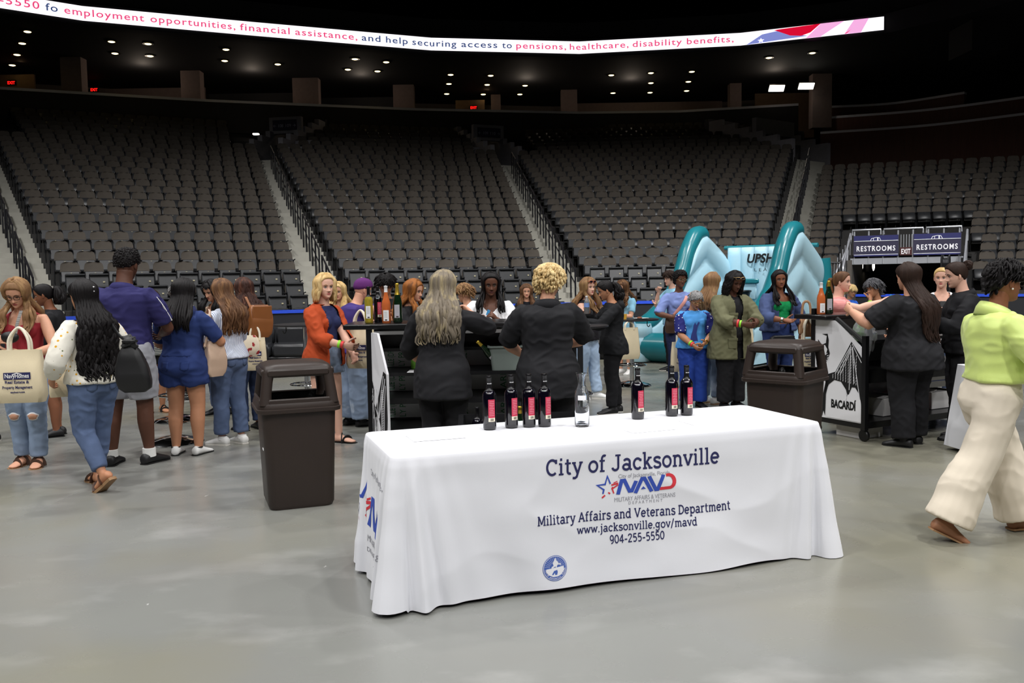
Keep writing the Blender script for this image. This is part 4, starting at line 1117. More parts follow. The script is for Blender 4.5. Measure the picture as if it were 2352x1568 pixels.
        if hem is not None: rr = np.interp(T, [-.12, 0, .45, 1.0, t1] if t1 > 1 else [-.12, 0, .45, t1], [r[0] * w + ease, r[0] * w + ease, max(r[1] * w * .93 + ease, 0), knee if knee else (r[3] * w + ease * 1.4), hem] if t1 > 1 else [r[0] * w + ease, r[0] * w + ease, r[1] * w + ease, hem])
        else: rr = rr + ease
        calf = np.array([(-.010 * math.exp(-((t - 1.35) / .3) ** 2) - .008 * (1 if t < .3 else 0)) for t in T]) * H
        P[:, 1] += calf
        g.tube(P, rr * H, 16)
    def foot(s, i, g, ease=0, L=.148, mi=0, low=False, sole=0):
        """foot/shoe volume; returns frame"""
        H = s.H; A = s.an[i]; R = s.Rf[i]; rings = []
        for y, w, z0, z1 in ((-.043, .012, -.036, -.012), (-.036, .02, -.043, .0), (-.015, .022, -.044, .012), (.015, .023, -.044, .004), (.05, .027, -.044, -.012), (.078, .030, -.044, -.022), (.098, .026, -.044, -.028), (.110, .014, -.042, -.032)):
            a = np.linspace(0, 2 * math.pi, 14, endpoint=False); zc, zr = (z0 + z1) / 2, (z1 - z0) / 2
            y2 = y * L / .148; q = np.stack([(w + ease) * np.cos(a), 0 * a + y2 + (ease if y > 0 else -ease) * (abs(y) > .03), zc + (zr + ease) * np.sin(a)], 1)
            q[:, 2] = np.maximum(q[:, 2], -.0445 - sole); rings.append(A + q * H @ R.T)
        g.loft(rings, True, mi)
    def hand(s, i, g):
        H = s.H; W_, E = s.wr[i], s.el[i]; d = unit(W_ - E); sg = -1 if i == 0 else 1
        inward = unit(s.palm[i]) if s.palm[i] is not None else V(-sg, .15, 0)
        pn = unit(inward - d * (inward @ d)); sd = np.cross(d, pn) * 1.0       # pn: palm faces this way; sd: sideways
        if s.palm[i] is None and sd[1] < 0: sd = -sd
        if s.palm[i] is not None:
            th = sd if (sd @ V(0, .4, 1)) > 0 else -sd
        else: th = sd
        th = unit(th); k = H * .95; rings = []
        for t, w, h in ((-.012, .0165, .0155), (.0, .018, .013), (.02, .024, .0135), (.04, .0255, .0125), (.054, .0245, .011), (.06, .019, .008)):
            a = np.linspace(0, 2 * math.pi, 14, endpoint=False); rings.append(W_ + d * t * k + (np.outer(np.cos(a) * w, th) + np.outer(np.sin(a) * h, pn)) * k)
        g.loft(rings); c = s.curl[i]
        for j, (off, ln) in enumerate(((.0185, .043), (.0065, .047), (-.006, .043), (-.018, .034))):
            p = W_ + d * .054 * k + th * off * k; P = [p - d * .012 * k, p]; ang = 0; cc = c * (1 + .12 * j)
            for q, fr in enumerate((.46, .31, .23)):
                ang += cc * (55 if q == 0 else 60) * D2R; dd = d * math.cos(ang) + pn * math.sin(ang) + th * off * .9; p = p + dd * ln * fr * k; P.append(p)
            g.tube(crom(P, 9), np.linspace(.0064, .0046, 9) * k, 8)
        p = W_ + d * .012 * k + th * .017 * k; P = [p - th * .006 * k]; dd = unit(d * .62 + th * .72 + pn * .35)
        for fr, b in ((.026, 0), (.022, .45), (.016, .8)): dd = unit(dd + (d * .6 + pn * (.3 + .5 * c) - th * .3) * b * .8); p = p + dd * fr * k; P.append(p)
        g.tube(crom(P, 8), np.linspace(.0082, .0056, 8) * k, 8)
        s.grip = getattr(s, 'grip', {}); s.grip[i] = W_ + d * .062 * k + pn * .02 * k
    def hpt(s, p): return s.HC + np.asarray(p, float) * s.hh @ s.RH.T
    def headmesh(s, g, mi=0):
        """skull, face relief and ears; lips get their own slot"""
        n = 56; a = np.linspace(0, 2 * math.pi, n, endpoint=False); a = a - .35 * np.sin(2 * a) * 0
        ph = np.concatenate([np.linspace(-80, 80, 33)[:-1], np.linspace(80, 280, 25)[:-1]]) * D2R; n = len(ph)
        zs = np.concatenate([np.linspace(-.5, .14, 40), np.linspace(.16, .5, 16)]); rings = []
        for z in zs:
            f, b, w = head_r(z); x = w * np.sign(np.sin(ph)) * abs(np.sin(ph)) ** .92; cy = np.cos(ph); y = np.where(cy > 0, f * np.sign(cy) * abs(cy) ** .8, b * cy)
            if z < -.1: y = y + np.where(cy <= 0, 0, 0)
            # face relief
            fr = np.clip(cy, 0, 1)
            nose = np.exp(-(x / (.030 + .035 * np.clip((.05 - z) / .22, 0, 1))) ** 2) * np.interp(z, [-.235, -.195, -.165, -.13, -.02, .05, .09], [0, .05, .115, .105, .045, .015, 0])
            nost = np.exp(-((abs(x) - .055) / .026) ** 2) * np.exp(-((z + .17) / .03) ** 2) * .03
            sock = -np.exp(-((abs(x) - .135) / .075) ** 2) * np.exp(-((z - .0) / .05) ** 2) * .045
            brow = np.exp(-((abs(x) - .14) / .1) ** 2) * np.exp(-((z - .085) / .035) ** 2) * .016
            chk = np.exp(-((abs(x) - .19) / .07) ** 2) * np.exp(-((z + .12) / .08) ** 2) * .02
            lip = np.exp(-(x / .085) ** 2) * (np.exp(-((z + .262) / .016) ** 2) * .026 + np.exp(-((z + .312) / .018) ** 2) * .028 - np.exp(-((z + .287) / .008) ** 2) * .012)
            chin = np.exp(-(x / .08) ** 2) * np.exp(-((z + .43) / .05) ** 2) * .018
            y = y + (nose + nost + sock + brow + chk + lip + chin) * (cy > 0)
            rings.append(s.hpt(np.stack([x, y, np.full(n, z)], 1)))
        base = g.n; g.loft(rings, True, mi)
        # lips: faces between z -.335 and -.245 near the middle of the face
        cnt = 0
        for i in range(len(zs) - 1):
            for j in range(n):
                zc = (zs[i] + zs[i + 1]) / 2; xx = .3 * math.sin((ph[j] + ph[(j + 1) % n]) / 2); 
                if math.cos(ph[j]) > 0 and abs(xx) < .098 and -.335 < zc < -.243 and (abs(zc + .289) / .047) ** 2 + (xx / .1) ** 2 < 1: g.m[len(g.m) - 2 - (len(zs) - 1) * n + i * n + j] = mi + 1
        for sg in (-1, 1):
            R = s.RH @ rotz(-sg * .45) @ roty(sg * .12); g.ball(s.hpt((sg * .335, -.045, -.045)), np.array((.022, .062, .105)) * s.hh, R, 12, 8, mi); g.ball(s.hpt((sg * .33, -.02, -.12)), np.array((.02, .04, .045)) * s.hh, R, 10, 6, mi)
    def body(s, skin, lips, root, legs=True, feet=True, shrink=.96):
        g = G(); s.torso(g, .455, .845, 0, 0, 24, shrink); s.bustv(g, 0, .9)
        for i in (0, 1):
            s.arm(i, g, 2.0, -.001, r=(.028, .0300, .0255, .0265, .0165))
            if legs: s.leg(i, g, 2.0, -.002)
            if legs and feet: s.foot(i, g)
        # neck
        N, RN = s.sp(.82); top = s.hpt((0, -.10, -.22)); g.tube(crom([N - RN @ V(0, .0, .01) * s.H, N + (top - N) * .5, top], 8), np.array([.046, .038, .034, .032, .031, .031, .032, .033]) * s.H * (1.0 if s.sex == 'f' else 1.12) * (1 + .5 * (s.wt - 1)), 16)
        v, f = skin_mesh(g.verts(), g.f, .0085 if s.H > 1 else .007, 3)
        o = G(); o.add(v, np.asarray(f).tolist())
        s.headmesh(o)
        for i in (0, 1): s.hand(i, o)
        ob = o.obj('body', [skin, lips], root, angle=180, fix=False); return ob
    def face(s, root, iris=(70, 45, 30), brow=(50, 35, 28), closed=False, lid=None):
        EW = mat('eye_white', (225, 220, 215), .3, noise=0); IR = mat('iris_%d_%d_%d' % iris, iris, .2, noise=0); BR = mat('brow_%d_%d_%d' % brow, brow, .8, noise=.1)
        for sg in (-1, 1):
            g = G(); g.ball(s.hpt((sg * .135, .292, -.005)), np.array((.058, .03, .007 if closed else .025)) * s.hh, s.RH @ rotz(-sg * .22), 14, 8)
            if not closed: g.ball(s.hpt((sg * .133, .305, -.005)), np.array((.026, .022, .025)) * s.hh, s.RH, 12, 7, 1)
            g.obj('eye', [mat('lash_dark', (28, 20, 18), .7, noise=0) if closed else EW, IR], root)
            if not closed: 
                P = crom([(sg * .075, .312, .003), (sg * .13, .328, .026), (sg * .195, .292, .006)], 7); G().tube(s.hpt(P), np.array([.005, .009, .011, .012, .011, .009, .005]) * s.hh, 6).obj('eyelash', mat('lash_dark', (28, 20, 18), .7, noise=0), root)
            P = crom([(sg * .06, .355, .085), (sg * .14, .35, .108), (sg * .22, .29, .08)], 9); G().tube(s.hpt(P), np.array([.012, .015, .016, .016, .015, .014, .012, .009, .005]) * s.hh, 6, np.array([.010] * 9) * s.hh).obj('eyebrow', BR, root)
    # ---- clothing
    def top(s, m, root, name='shirt', k0=.47, k1=.832, ease=.010, sleeve=.75, sl_ease=.007, cuff=.0, flare=.010, wr=.0035, wf=13, cut=None, vox=None, puff=0, collar=None, bust_ease=.006, extra=None, tank=None, m2=None):
        g = G(); s.torso(g, k0, k1, ease, flare, 22, 1, True); s.bustv(g, bust_ease, 1)
        if sleeve > 0:
            for i in (0, 1): s.arm(i, g, sleeve, sl_ease, cuff=cuff, puff=puff)
        elif tank is not None:
            for i, sg in enumerate((-1, 1)):
                pass
        if extra: extra(g)
        v, f = skin_mesh(g.verts(), g.f, vox or .0095, 3, wr * s.H / 1.6, wf, s.seed)
        f = np.asarray(f)
        if cut is not None:
            c = v[f].mean(1); loc = s.tolocal(c); f = f[~cut(loc)]
            # give the cut garment a thickness
            o = mk(name, v, f.tolist(), [m] if m2 is None else [m, m2], root, True, None, 180); sd = o.modifiers.new('thickness', 'SOLIDIFY'); sd.thickness = .006; sd.offset = 1; return o
        return mk(name, v, f.tolist(), m, root, True, None, 180)
    def tolocal(s, c):
        """points to (x, y, k) along the spine, in units of height"""
        out = np.zeros_like(c); best = np.full(len(c), 1e9)
        for i in range(0, 113, 4):
            q = (c - s.pos[i]) @ s.Rs[i]; ok = abs(q[:, 2]) < best; best = np.where(ok, abs(q[:, 2]), best)
            r = np.stack([q[:, 0] / s.H, q[:, 1] / s.H, s.ks[i] + q[:, 2] / s.H], 1); out[ok] = r[ok]
        return out
    def pants(s, m, root, name='trousers', k1=.60, t1=1.95, ease=.006, hem=.034, knee=None, wr=.004, wf=12, vox=None, r=None):
        g = G(); s.torso(g, .452, k1, ease * .8, 0, 10)
        kw = {} if r is None else dict(r=r)
        for i in (0, 1): s.leg(i, g, t1, ease, hem=hem, knee=knee, **kw)
        v, f = skin_mesh(g.verts(), g.f, vox or .0095, 3, wr * s.H / 1.6, wf, s.seed + 5)
        return mk(name, v, np.asarray(f).tolist(), m, root, True, None, 180)
    def vest(s, *a, **k): return s.top(*a, **k)
    def skirt(s, m, root, name='skirt', k1=.62, zh=.30, wh=.15, ease=.008, wr=.004, drop=None):
        g = G(); rings = []
        for k in np.linspace(k1, .50, 8):
            w, f, b = s.dims(k); rings.append(s.ring(k, w + ease, f + ease, b + ease))
        c, R = s.sp(.5); w0, f0, b0 = s.dims(.5); mid_ = (s.an[0] + s.an[1]) / 2
        for t in np.linspace(0, 1, 9)[1:]:
            z = (.5 + (zh - .5) * t) * s.H; k = np.linspace(0, 2 * math.pi, 28, endpoint=False); cen = V(c[0] + (mid_[0] - c[0]) * t * .5, c[1] + (mid_[1] - c[1]) * t * .5, 0)
            w = w0 + ease + (wh - w0) * t; rings.append(cen + np.stack([w * np.cos(k), np.where(np.sin(k) > 0, f0, b0) * 1.0 * np.sin(k) + (wh * .75 - f0) * t * np.sin(k), 0 * k + z / s.H], 1) * s.H * [1, 1, 1])
        g.loft(rings); v, f = skin_mesh(g.verts(), g.f, .0095, 2, wr, 11, s.seed, .15); return mk(name, v, np.asarray(f).tolist(), m, root, True, None, 180)
    def shoes(s, m, root, kind='sneaker', sole=None):
        SO = sole or mat('white_sole', (225, 222, 215), .6, noise=.05)
        for i in (0, 1):
            g = G()
            if kind in ('sneaker', 'flat'):
                s.foot(i, g, .004 if kind == 'sneaker' else .002)
                if kind == 'sneaker': A = s.an[i]; g.tube([A + s.Rf[i] @ V(0, -.004, -.012) * s.H, A + s.Rf[i] @ V(0, -.006, .012) * s.H], np.array([.030, .027]) * s.H, 14)
                o = g.obj('shoe', m, root, angle=60)
            else:
                o = None
            h = G(); A = s.an[i]; R = s.Rf[i]; L0 = []
            for y, w in ((-.048, .012), (-.042, .022), (-.01, .024), (.03, .025), (.075, .034), (.1, .03), (.117, .014)): L0.append((y, w))
            L0 = np.array(L0); xs = np.concatenate([L0[:, 1], -L0[::-1, 1]]); ys = np.concatenate([L0[:, 0], L0[::-1, 0]]); th = .014 if kind != 'flat' else .006
            a = np.stack([xs, ys, np.full(len(xs), -.0395 if kind != 'sandal' else -.043)], 1); b_ = a.copy(); b_[:, 2] -= th
            if kind == 'sandal': b_[:, 2] = -.043 - th * 1.0
            up = A + a * s.H @ R.T; dn = A + b_ * s.H @ R.T
            h.loft([up, dn]); so = h.obj('sole', SO, root if o is None else o, angle=50)
            if kind == 'sandal':
                h = G()
                for y in (.02, .055): 
                    an = np.linspace(0, math.pi, 9); P = np.stack([.029 * np.cos(an), np.full(9, y) + .012 * np.cos(an) * (1 if y < .04 else -1), -.043 + (.048 if y < .04 else .034) * np.sin(an)], 1); h.tube(A + P * s.H @ R.T, .0035 * s.H, 6, .011 * s.H, hint=R @ V(0, 0, 1))
                h.obj('strap', m, root, angle=60)
    # ---- hair
    def hair(s, m, root, kind='long', end=.70, wave=.004, freq=5, n=64, lw=.030, lt=.012, cap=.05, front=.33, temple=52, part=0, tail=None, seed=None, bun=None, rough=0, frontlocks=True, name='hair', rr=None, spread=1.0, swing=0.0, hl=None, lk=(.2, .34), out=.35):
        rs = random.Random((seed or s.seed) * 13 + 5); g = G(); hh = s.hh; H = s.H
        def zh(ph):     # hairline height by azimuth (deg, 0 front)
            a = abs((ph + 180) % 360 - 180)
            k = np.interp(a, [0, temple * .6, temple, temple + 22, 105, 130, 180], hl or [front, front - .02, front - .12, .02, -.10, -.26, -.34]); return float(k)
        # cap
        nphi = 40; rows = 11; rings_o = []
        for j in range(rows):
            r = []
            for i in range(nphi):
                ph = i * 360.0 / nphi; z1 = zh(ph); t = j / (rows - 1); z = z1 + (.5 - z1) * math.sin((1 - t) * math.pi / 2); f, b, w = head_r(min(z, .49))
                th_ = cap * (1 if j < rows - 1 else .2); sn, cs = math.sin(ph * D2R), math.cos(ph * D2R)
                bump = rough * float(vnoise(V(sn * 6, cs * 6, z * 9 + s.seed)))
                rad = th_ + bump; fx = (w + rad) * np.sign(sn) * abs(sn) ** .92; fy = ((f + rad) * np.sign(cs) * abs(cs) ** .8 if cs > 0 else (b + rad) * cs)
                r.append((fx, fy, z + th_ * max(0, z / .5) ** 2 * 1.2 + (0 if j else 0)))
            rings_o.append(s.hpt(np.array(r)))
        inner = [s.hpt(np.array([((q - s.HC) @ s.RH / hh) * [.80, .80, 1] - [0, 0, .02 + .02 * (j == 0)] for q in rings_o[j]])) for j in range(rows - 1, -1, -1)]
        g.loft(rings_o + inner, True)
        RT = s.RH.T
        def back_pt(k, x, off):
            c, R = s.sp(k); w, f, b = s.dims(k); xx = min(abs(x) / max(w, .03), .98); return c + R @ V(x, -b * math.sqrt(1 - xx * xx * .8) - off, 0) * H
        def front_pt(k, x, off):
            c, R = s.sp(k); w, f, b = s.dims(k); return c + R @ V(x, f + off + (.03 if s.sex == 'f' and k < .76 else 0), 0) * H
        n = int(n * 2.3) if kind in ('long', 'bob') else n; lw = lw * .56 if kind in ('long', 'bob') or tail else lw; lt = lt * .72 if kind in ('long', 'bob') else lt
        def lock(P, w, t, wv, fq, tip=.22):
            P = crom(P, 24); L = np.concatenate([[0], np.cumsum(np.linalg.norm(P[1:] - P[:-1], axis=1))]); a = rs.uniform(0, 6.28); u = L / L[-1]
            am = wv * H * np.clip(u * 2.2 - .45, 0, 1); T, S, U = frames(P); out = unit(V(P[12][0] - s.HC[0], P[12][1] - s.HC[1], 0) + 1e-4); 
            P = P + S * (am * np.sin(a + fq * L / H * 9))[:, None] + U * (am * np.cos(a * 1.7 + fq * L / H * 9) * .6)[:, None]
            taper = np.interp(u, [0, .08, .75, 1], [.7, 1, 1, tip]); g.tube(P, w * H * taper, 6, t * H * taper, hint=None)
        if kind in ('long', 'bob', 'locs'):
            for i in range(n):
                ph = temple + 6 + (360 - 2 * temple - 12) * (i + rs.uniform(.1, .9)) / n; a = ph if ph <= 180 else ph - 360; sg = 1 if a > 0 else -1
                if not frontlocks and abs(a) < 95: continue
                sn, cs = math.sin(a * D2R), math.cos(a * D2R); P = []
                lay = rs.uniform(0, 1); off = cap + .005 + .03 * lay
                for z in (.47, .40, .25, .08, -.08):
                    f, b, w = head_r(z); k = .25 if z > .44 else (.62 if z > .38 else 1)
                    P.append(s.hpt(((w + off) * sn * k + (part * (1 - k)), (f + off) * cs * k if cs > 0 else (b + off) * cs * k, z + off * (1.25 if z > .3 else .3))))
                if kind == 'bob':
                    zE = end + rs.uniform(-.05, .05); P.append(s.hpt(((.36 + off) * sn * spread, -.05 + (.36 + off) * cs * .95, -.27))); P.append(s.hpt(((.37 + off) * sn * spread, -.06 + (.37 + off) * cs, zE)))
                else:
                    P.append(s.hpt(((.34 + off * .6) * sn * spread, -.08 + (.36 + off * .6) * cs, -.32)))
                    e = end + rs.uniform(-.025, .03); k = .815; xs = sn * .078 * spread if abs(a) > 90 else sg * rs.uniform(.05, .085)
                    while k > e + .01:
                        fn = back_pt if abs(a) > 88 or not frontlocks else front_pt
                        q = fn(max(k, .46), (xs + rs.uniform(-.008, .008)) * (1 + .15 * (.815 - k) / .2) + swing * (.815 - k), (.016 + .022 * lay) * (1.5 if k > .79 else 1)); P.append(q); k -= .045
                    q = fn(max(e, .46), xs * 1.05 + swing * (.815 - e), .02 + .02 * lay); P.append(q)
                if kind == 'locs': lock(P, lw * .35, lw * .33, wave, freq, .7)
                else: lock(P, lw * rs.uniform(.6, 1.15), lt, wave, freq)
        if kind in ('short', 'curly'):
            if kind == 'short': n, lw, lt = int(n * 1.7), lw * .66, lt * .66
            for i in range(n):
                u_, v_ = rs.uniform(0, 1), rs.uniform(0, 360); z1 = zh(v_) - .02; z = z1 + (.5 - z1) * math.sin(math.pi / 2 * u_ ** .8); f, b, w = head_r(min(z, .49)); sn, cs = math.sin(v_ * D2R), math.cos(v_ * D2R)
                p = V((w + cap) * sn, (f + cap) * cs if cs > 0 else (b + cap) * cs, z + cap * max(0, z / .5)); dn = V(sn * out + rs.uniform(-.5, .5), cs * out - .2 + rs.uniform(-.4, .3), -.75) 
                if kind == 'curly': g.ball(s.hpt(p), np.array((1, 1, 1)) * rs.uniform(.5, 1.0) * lw * H, None, 8, 6)
                else:
                    L_ = rs.uniform(*lk); o_ = out / .35; P = [p - dn * .3 * L_ + V(sn, cs, 0) * -.02, p + V(sn, cs, .2) * .035 * o_, p + dn * L_ * .55 + V(sn, cs, 0) * .04 * o_, p + dn * L_]; lock([s.hpt(q) for q in P], lw, lt, wave, freq)
        if tail:
            tz, ty, L_, r0 = tail; c0 = s.hpt((0, ty, tz)); g.ball(c0, .05 * hh * 1.6, None, 12, 8)
            for i in range(64):
                a = rs.uniform(0, 6.28); q = rs.uniform(0, 1) ** .5; dx = V(math.cos(a), math.sin(a) * .7, 0) * q * r0
                P = [c0 + s.RH @ V(0, .02, .01) * hh, c0 + s.RH @ (V(0, -.10, .0) + dx * .5) * hh, s.hpt(V(0, ty - .13, tz - L_ * .35) + dx), s.hpt(V(0, ty - .08, tz - L_ * .75) + dx * 1.1), s.hpt(V(0, ty + .0, tz - L_) + dx * .8)]
                if end and kind == 'tail_long': P = P[:3] + [back_pt(k, dx[0] * .1 + swing * (.815 - k), .03) for k in np.arange(.79, end, -.05)]
                lock(P, lw, lt, wave, freq)
        if bun:
            by, bz, br = bun
            for i in range(14):
                a = rs.uniform(0, 6.28); P = [s.hpt((br * .75 * math.cos(a + t * 2.2), by + rs.uniform(-.5, .5) * br * .6, bz + br * .75 * math.sin(a + t * 2.2))) for t in np.linspace(0, 1.4, 6)]; lock(P, br * hh / H * .5, br * hh / H * .35, wave, freq, .7)
            g.ball(s.hpt((0, by, bz)), br * .75 * hh, None, 12, 8)
        return g.obj(name, m, root, angle=180, fix=True)
    def glasses(s, root, m, up=False, lens=None, w=.105, h=.075):
        g = G(); dz = .34 if up else -.005; dy = .02 if up else .0
        for sg in (-1, 1):
            a = np.linspace(0, 2 * math.pi, 20, endpoint=False); P = np.stack([sg * .145 + w * np.sign(np.cos(a)) * abs(np.cos(a)) ** .7, .385 + dy - .06 * (np.cos(a) * sg > 0) * abs(np.cos(a)) * .6, dz + h * np.sign(np.sin(a)) * abs(np.sin(a)) ** .7], 1)
            g.tube(s.hpt(P), .011 * s.hh, 6, closed=True); g.tube(s.hpt([(sg * (.145 + w), .355 + dy, dz + .03), (sg * .345, .25 + dy, dz + .03), (sg * .35, -.05 + dy, dz - .0)]), .011 * s.hh, 6)
        g.tube(s.hpt([(-.045, .39 + dy, dz + .02), (0, .40 + dy, dz + .03), (.045, .39 + dy, dz + .02)]), .011 * s.hh, 6)
        o = g.obj('sunglasses' if up else 'glasses', m, root, angle=60)
        if lens:
            g = G()
            for sg in (-1, 1): g.ball(s.hpt((sg * .145, .38 + dy, dz)), np.array((w, .012, h)) * s.hh, s.RH @ rotz(-sg * .15), 14, 7)
            g.obj('lens', lens, o)
    def band(s, i, t, m, root, name='wristband', w=.006, r=.0185):
        W_, E = s.wr[i], s.el[i]; d = unit(W_ - E); c = E + (W_ - E) * t; k = np.interp(t, [.35, 1], [.027, .0165]) * (1 + (s.wt - 1) * .9)
        G().tube([c - d * w * s.H, c + d * w * s.H], (k + .0025) * s.H, 16).obj(name, m, root)
    def collar(s, m, root, r=.048, h=.022, k=.822, gap=30, name='collar', tilt=.012):
        c, R = s.sp(k); a = np.linspace(gap * D2R, (360 - gap) * D2R, 22); P = []
        for z, rr in ((-.012, r + .012), (h * .6, r), (h, r + .002), (h * .4, r + .014), (-.016, r + .022)):
            P.append([c + R @ V(rr * math.sin(t), rr * math.cos(t) * .92 - .004, z - tilt * math.cos(t)) * s.H for t in a])
        G().sheet(P, .003).obj(name, m, root, angle=180)


def patch_on(target, c, d, right, up, poly, m, name, root, lift=.003):
    """a flat sewn-on piece following the surface of target (all in the figure's frame); poly in metres"""
    from mathutils.bvhtree import BVHTree
    me = target.data; bv = BVHTree.FromPolygons([tuple(v.co) for v in me.vertices], [tuple(p.vertices) for p in me.polygons])
    v2, f2 = refine(np.array(poly, float), [tuple(range(len(poly)))], .03); out = []
    for a, b_ in v2:
        o = V(*c) + V(*right) * a + V(*up) * b_ - V(*d) * .5; hit = bv.ray_cast(Vector(o), Vector(d), 1.0); q = np.array(hit[0]) if hit[0] is not None else V(*c) + V(*right) * a + V(*up) * b_
        out.append(q - V(*d) * lift)
    o = mk(name, out, f2, m, root, True, None, 180, True); sd = o.modifiers.new('thickness', 'SOLIDIFY'); sd.thickness = .003; sd.offset = 0; return o


def pockets(f, trousers, m, root, k=.555, x=.052, w=.078, h=.085):
    for sg in (-1, 1):
        c, R = f.sp(k); P = [(-w / 2, 0), (w / 2, 0), (w / 2 * .92, -h * .75), (0, -h), (-w / 2 * .92, -h * .75)]
        patch_on(trousers, c + R @ V(sg * x * f.H, 0, 0), (0, 1, 0), (1, 0, 0), (0, 0, 1), [(a * f.H * .62, b_ * f.H * .62) for a, b_ in P], m, 'back_pocket', root)


# skins and hair colours
def skinmat(n, rgb): return mat('skin_' + n, rgb, .52, noise=.05, nscale=14, spec=.35)
SK = {'pale': skinmat('pale', (226, 178, 156)), 'fair': skinmat('fair', (214, 160, 132)), 'tan': skinmat('tan', (186, 132, 100)), 'brown': skinmat('brown', (134, 86, 62)), 'dark': skinmat('dark', (104, 68, 52)), 'deep': skinmat('deep', (90, 58, 45))}
LP = {'pale': mat('lips_pale', (190, 104, 100), .45, noise=0), 'fair': mat('lips_fair', (178, 92, 88), .45, noise=0), 'tan': mat('lips_tan', (150, 82, 74), .45, noise=0), 'brown': mat('lips_brown', (110, 56, 50), .45, noise=0), 'dark': mat('lips_dark', (92, 46, 46), .45, noise=0), 'deep': mat('lips_deep', (84, 44, 42), .45, noise=0)}
def hairmat(n, rgb, rgb2=None, rough=.6):
    m = mat('hair_' + n, rgb, rough, noise=.3, nscale=26, bump=.35, bscale=70, stretch=(1, 1, .12), spec=.22)
    if rgb2: blotch(m, rgb2, 22, .5, .62, (1, 4, 2), (1, 1, .12))
    return m
HR = {'black': hairmat('black', (20, 17, 18), None, .55), 'darkbrown': hairmat('dark_brown', (46, 32, 26)), 'brown': hairmat('brown', (92, 64, 44), (122, 88, 58)), 'lightbrown': hairmat('light_brown', (128, 96, 66), (150, 118, 80)),
      'blonde': hairmat('blonde', (196, 162, 106), (216, 186, 132)), 'ash': hairmat('ash_blonde', (196, 168, 118), (222, 200, 150)), 'greylong': hairmat('grey_brown', (120, 110, 96), (156, 142, 112)), 'grey': hairmat('grey', (150, 148, 148), (110, 108, 108)),
      'ombre': hairmat('ombre', (150, 92, 42), (110, 68, 36)), 'reddark': hairmat('dark_auburn', (58, 36, 30), (84, 50, 36))}

# ------------------------------------------------------------------ cloth materials
def fab(n, rgb, rough=.82, noise=.07, **k): return mat('cloth_' + n, rgb, rough, noise=noise, nscale=9, bump=.12, bscale=240, spec=.25, **k)
DENIM = fab('blue_denim', (86, 102, 134), noise=.16); DENIML = fab('light_denim', (138, 156, 182), noise=.16); DENIMD = fab('dark_denim', (50, 62, 92), noise=.14); DENIMR = fab('romper_denim', (42, 58, 108), noise=.12)
BLACKF = fab('black_shirt', (33, 33, 36), noise=.05); BLACKT = fab('black_trousers', (26, 26, 29), noise=.05); NAVYP = fab('navy_polo', (46, 44, 92)); GREYS = fab('grey_shorts', (150, 151, 158)); RED = fab('red_ribbed', (146, 44, 52))
OFFW = spots(spots(fab('floral_blouse', (228, 224, 212)), (214, 160, 44), 20, .20, .16), (96, 104, 60), 20, .13, .11, (4.3, 1.1, 2.2))
FLORD = spots(spots(blotch(fab('floral_dress', (66, 52, 84)), (196, 168, 212), 26, .5, .56), (196, 84, 120), 30, .3, .26), (66, 130, 160), 34, .26, .22, (5, 2, 1))
STRIPE = stripes(fab('striped_blouse', (226, 230, 238)), (120, 138, 176), 24, 'X', .62, .78); RUST = fab('rust_shirt', (176, 72, 36)); NAVYT = fab('navy_tee', (44, 50, 88)); PURPT = fab('purple_tee', (66, 52, 118))
WHITET = fab('white_tee', (238, 238, 240)); CREAMF = fab('cream_top', (226, 212, 186)); LBLUE = fab('light_blue_polo', (146, 200, 226)); LILAC = fab('periwinkle_shirt', (132, 150, 208)); ROYAL = fab('royal_blue_trousers', (38, 66, 150)); OLIVE = fab('olive_jacket', (106, 106, 80))
GREEN = fab('green_smocked', (24, 148, 84)); CORAL = stripes(fab('coral_top', (220, 130, 126)), (232, 170, 166), 30, 'Z', .5, .6); BLUET = fab('blue_tee', (52, 104, 206)); LIME = mat('cloth_lime_satin', (206, 224, 128), .42, noise=.04, bump=.05, bscale=160, spec=.4, sheen=.2); IVORY = mat('cloth_ivory', (222, 211, 193), .8, noise=.02, nscale=5, bump=.04, bscale=300, spec=.2)
FLORP = blotch(blotch(fab('floral_trousers', (30, 28, 30)), (226, 208, 172), 16, .53, .55), (120, 106, 92), 30, .6, .63, (8, 1, 2)); CAMO = blotch(fab('camouflage_shirt', (168, 158, 132)), (104, 98, 78), 12, .5, .54)
FLAGS = fab('flag_shirt', (82, 156, 226)); STARS = spots(fab('star_cloth', (38, 42, 110)), (235, 235, 240), 24, .24, .20)
SHOEK = mat('black_shoe', (24, 24, 26), .5, noise=.08); SHOEW = mat('white_shoe', (228, 228, 226), .55, noise=.04); SOLEB = mat('tan_sole', (150, 116, 82), .7, noise=.1); SOLEK = mat('black_sole', (22, 22, 22), .6, noise=0); BROWNL = mat('brown_leather', (72, 50, 38), .5, noise=.1)
SOCK = fab('white_sock', (232, 232, 230)); GRNB = mat('green_wristband', (150, 232, 60), .45, noise=0); REDB = mat('red_wristband', (232, 62, 64), .45, noise=0); GOLD = mat('gold_jewellery', (212, 170, 90), .25, metal=1, noise=0); SILV = mat('silver_jewellery', (214, 214, 216), .2, metal=1, noise=0)
FRAMEK = mat('dark_spectacle_frame', (22, 18, 18), .3, noise=0); FRAMEG = mat('gold_spectacle_frame', (200, 170, 120), .3, metal=.8, noise=0); LENSD = mat('dark_lens', (20, 22, 30), .08, noise=0); PEARL = mat('pearl', (240, 236, 230), .2, noise=0)


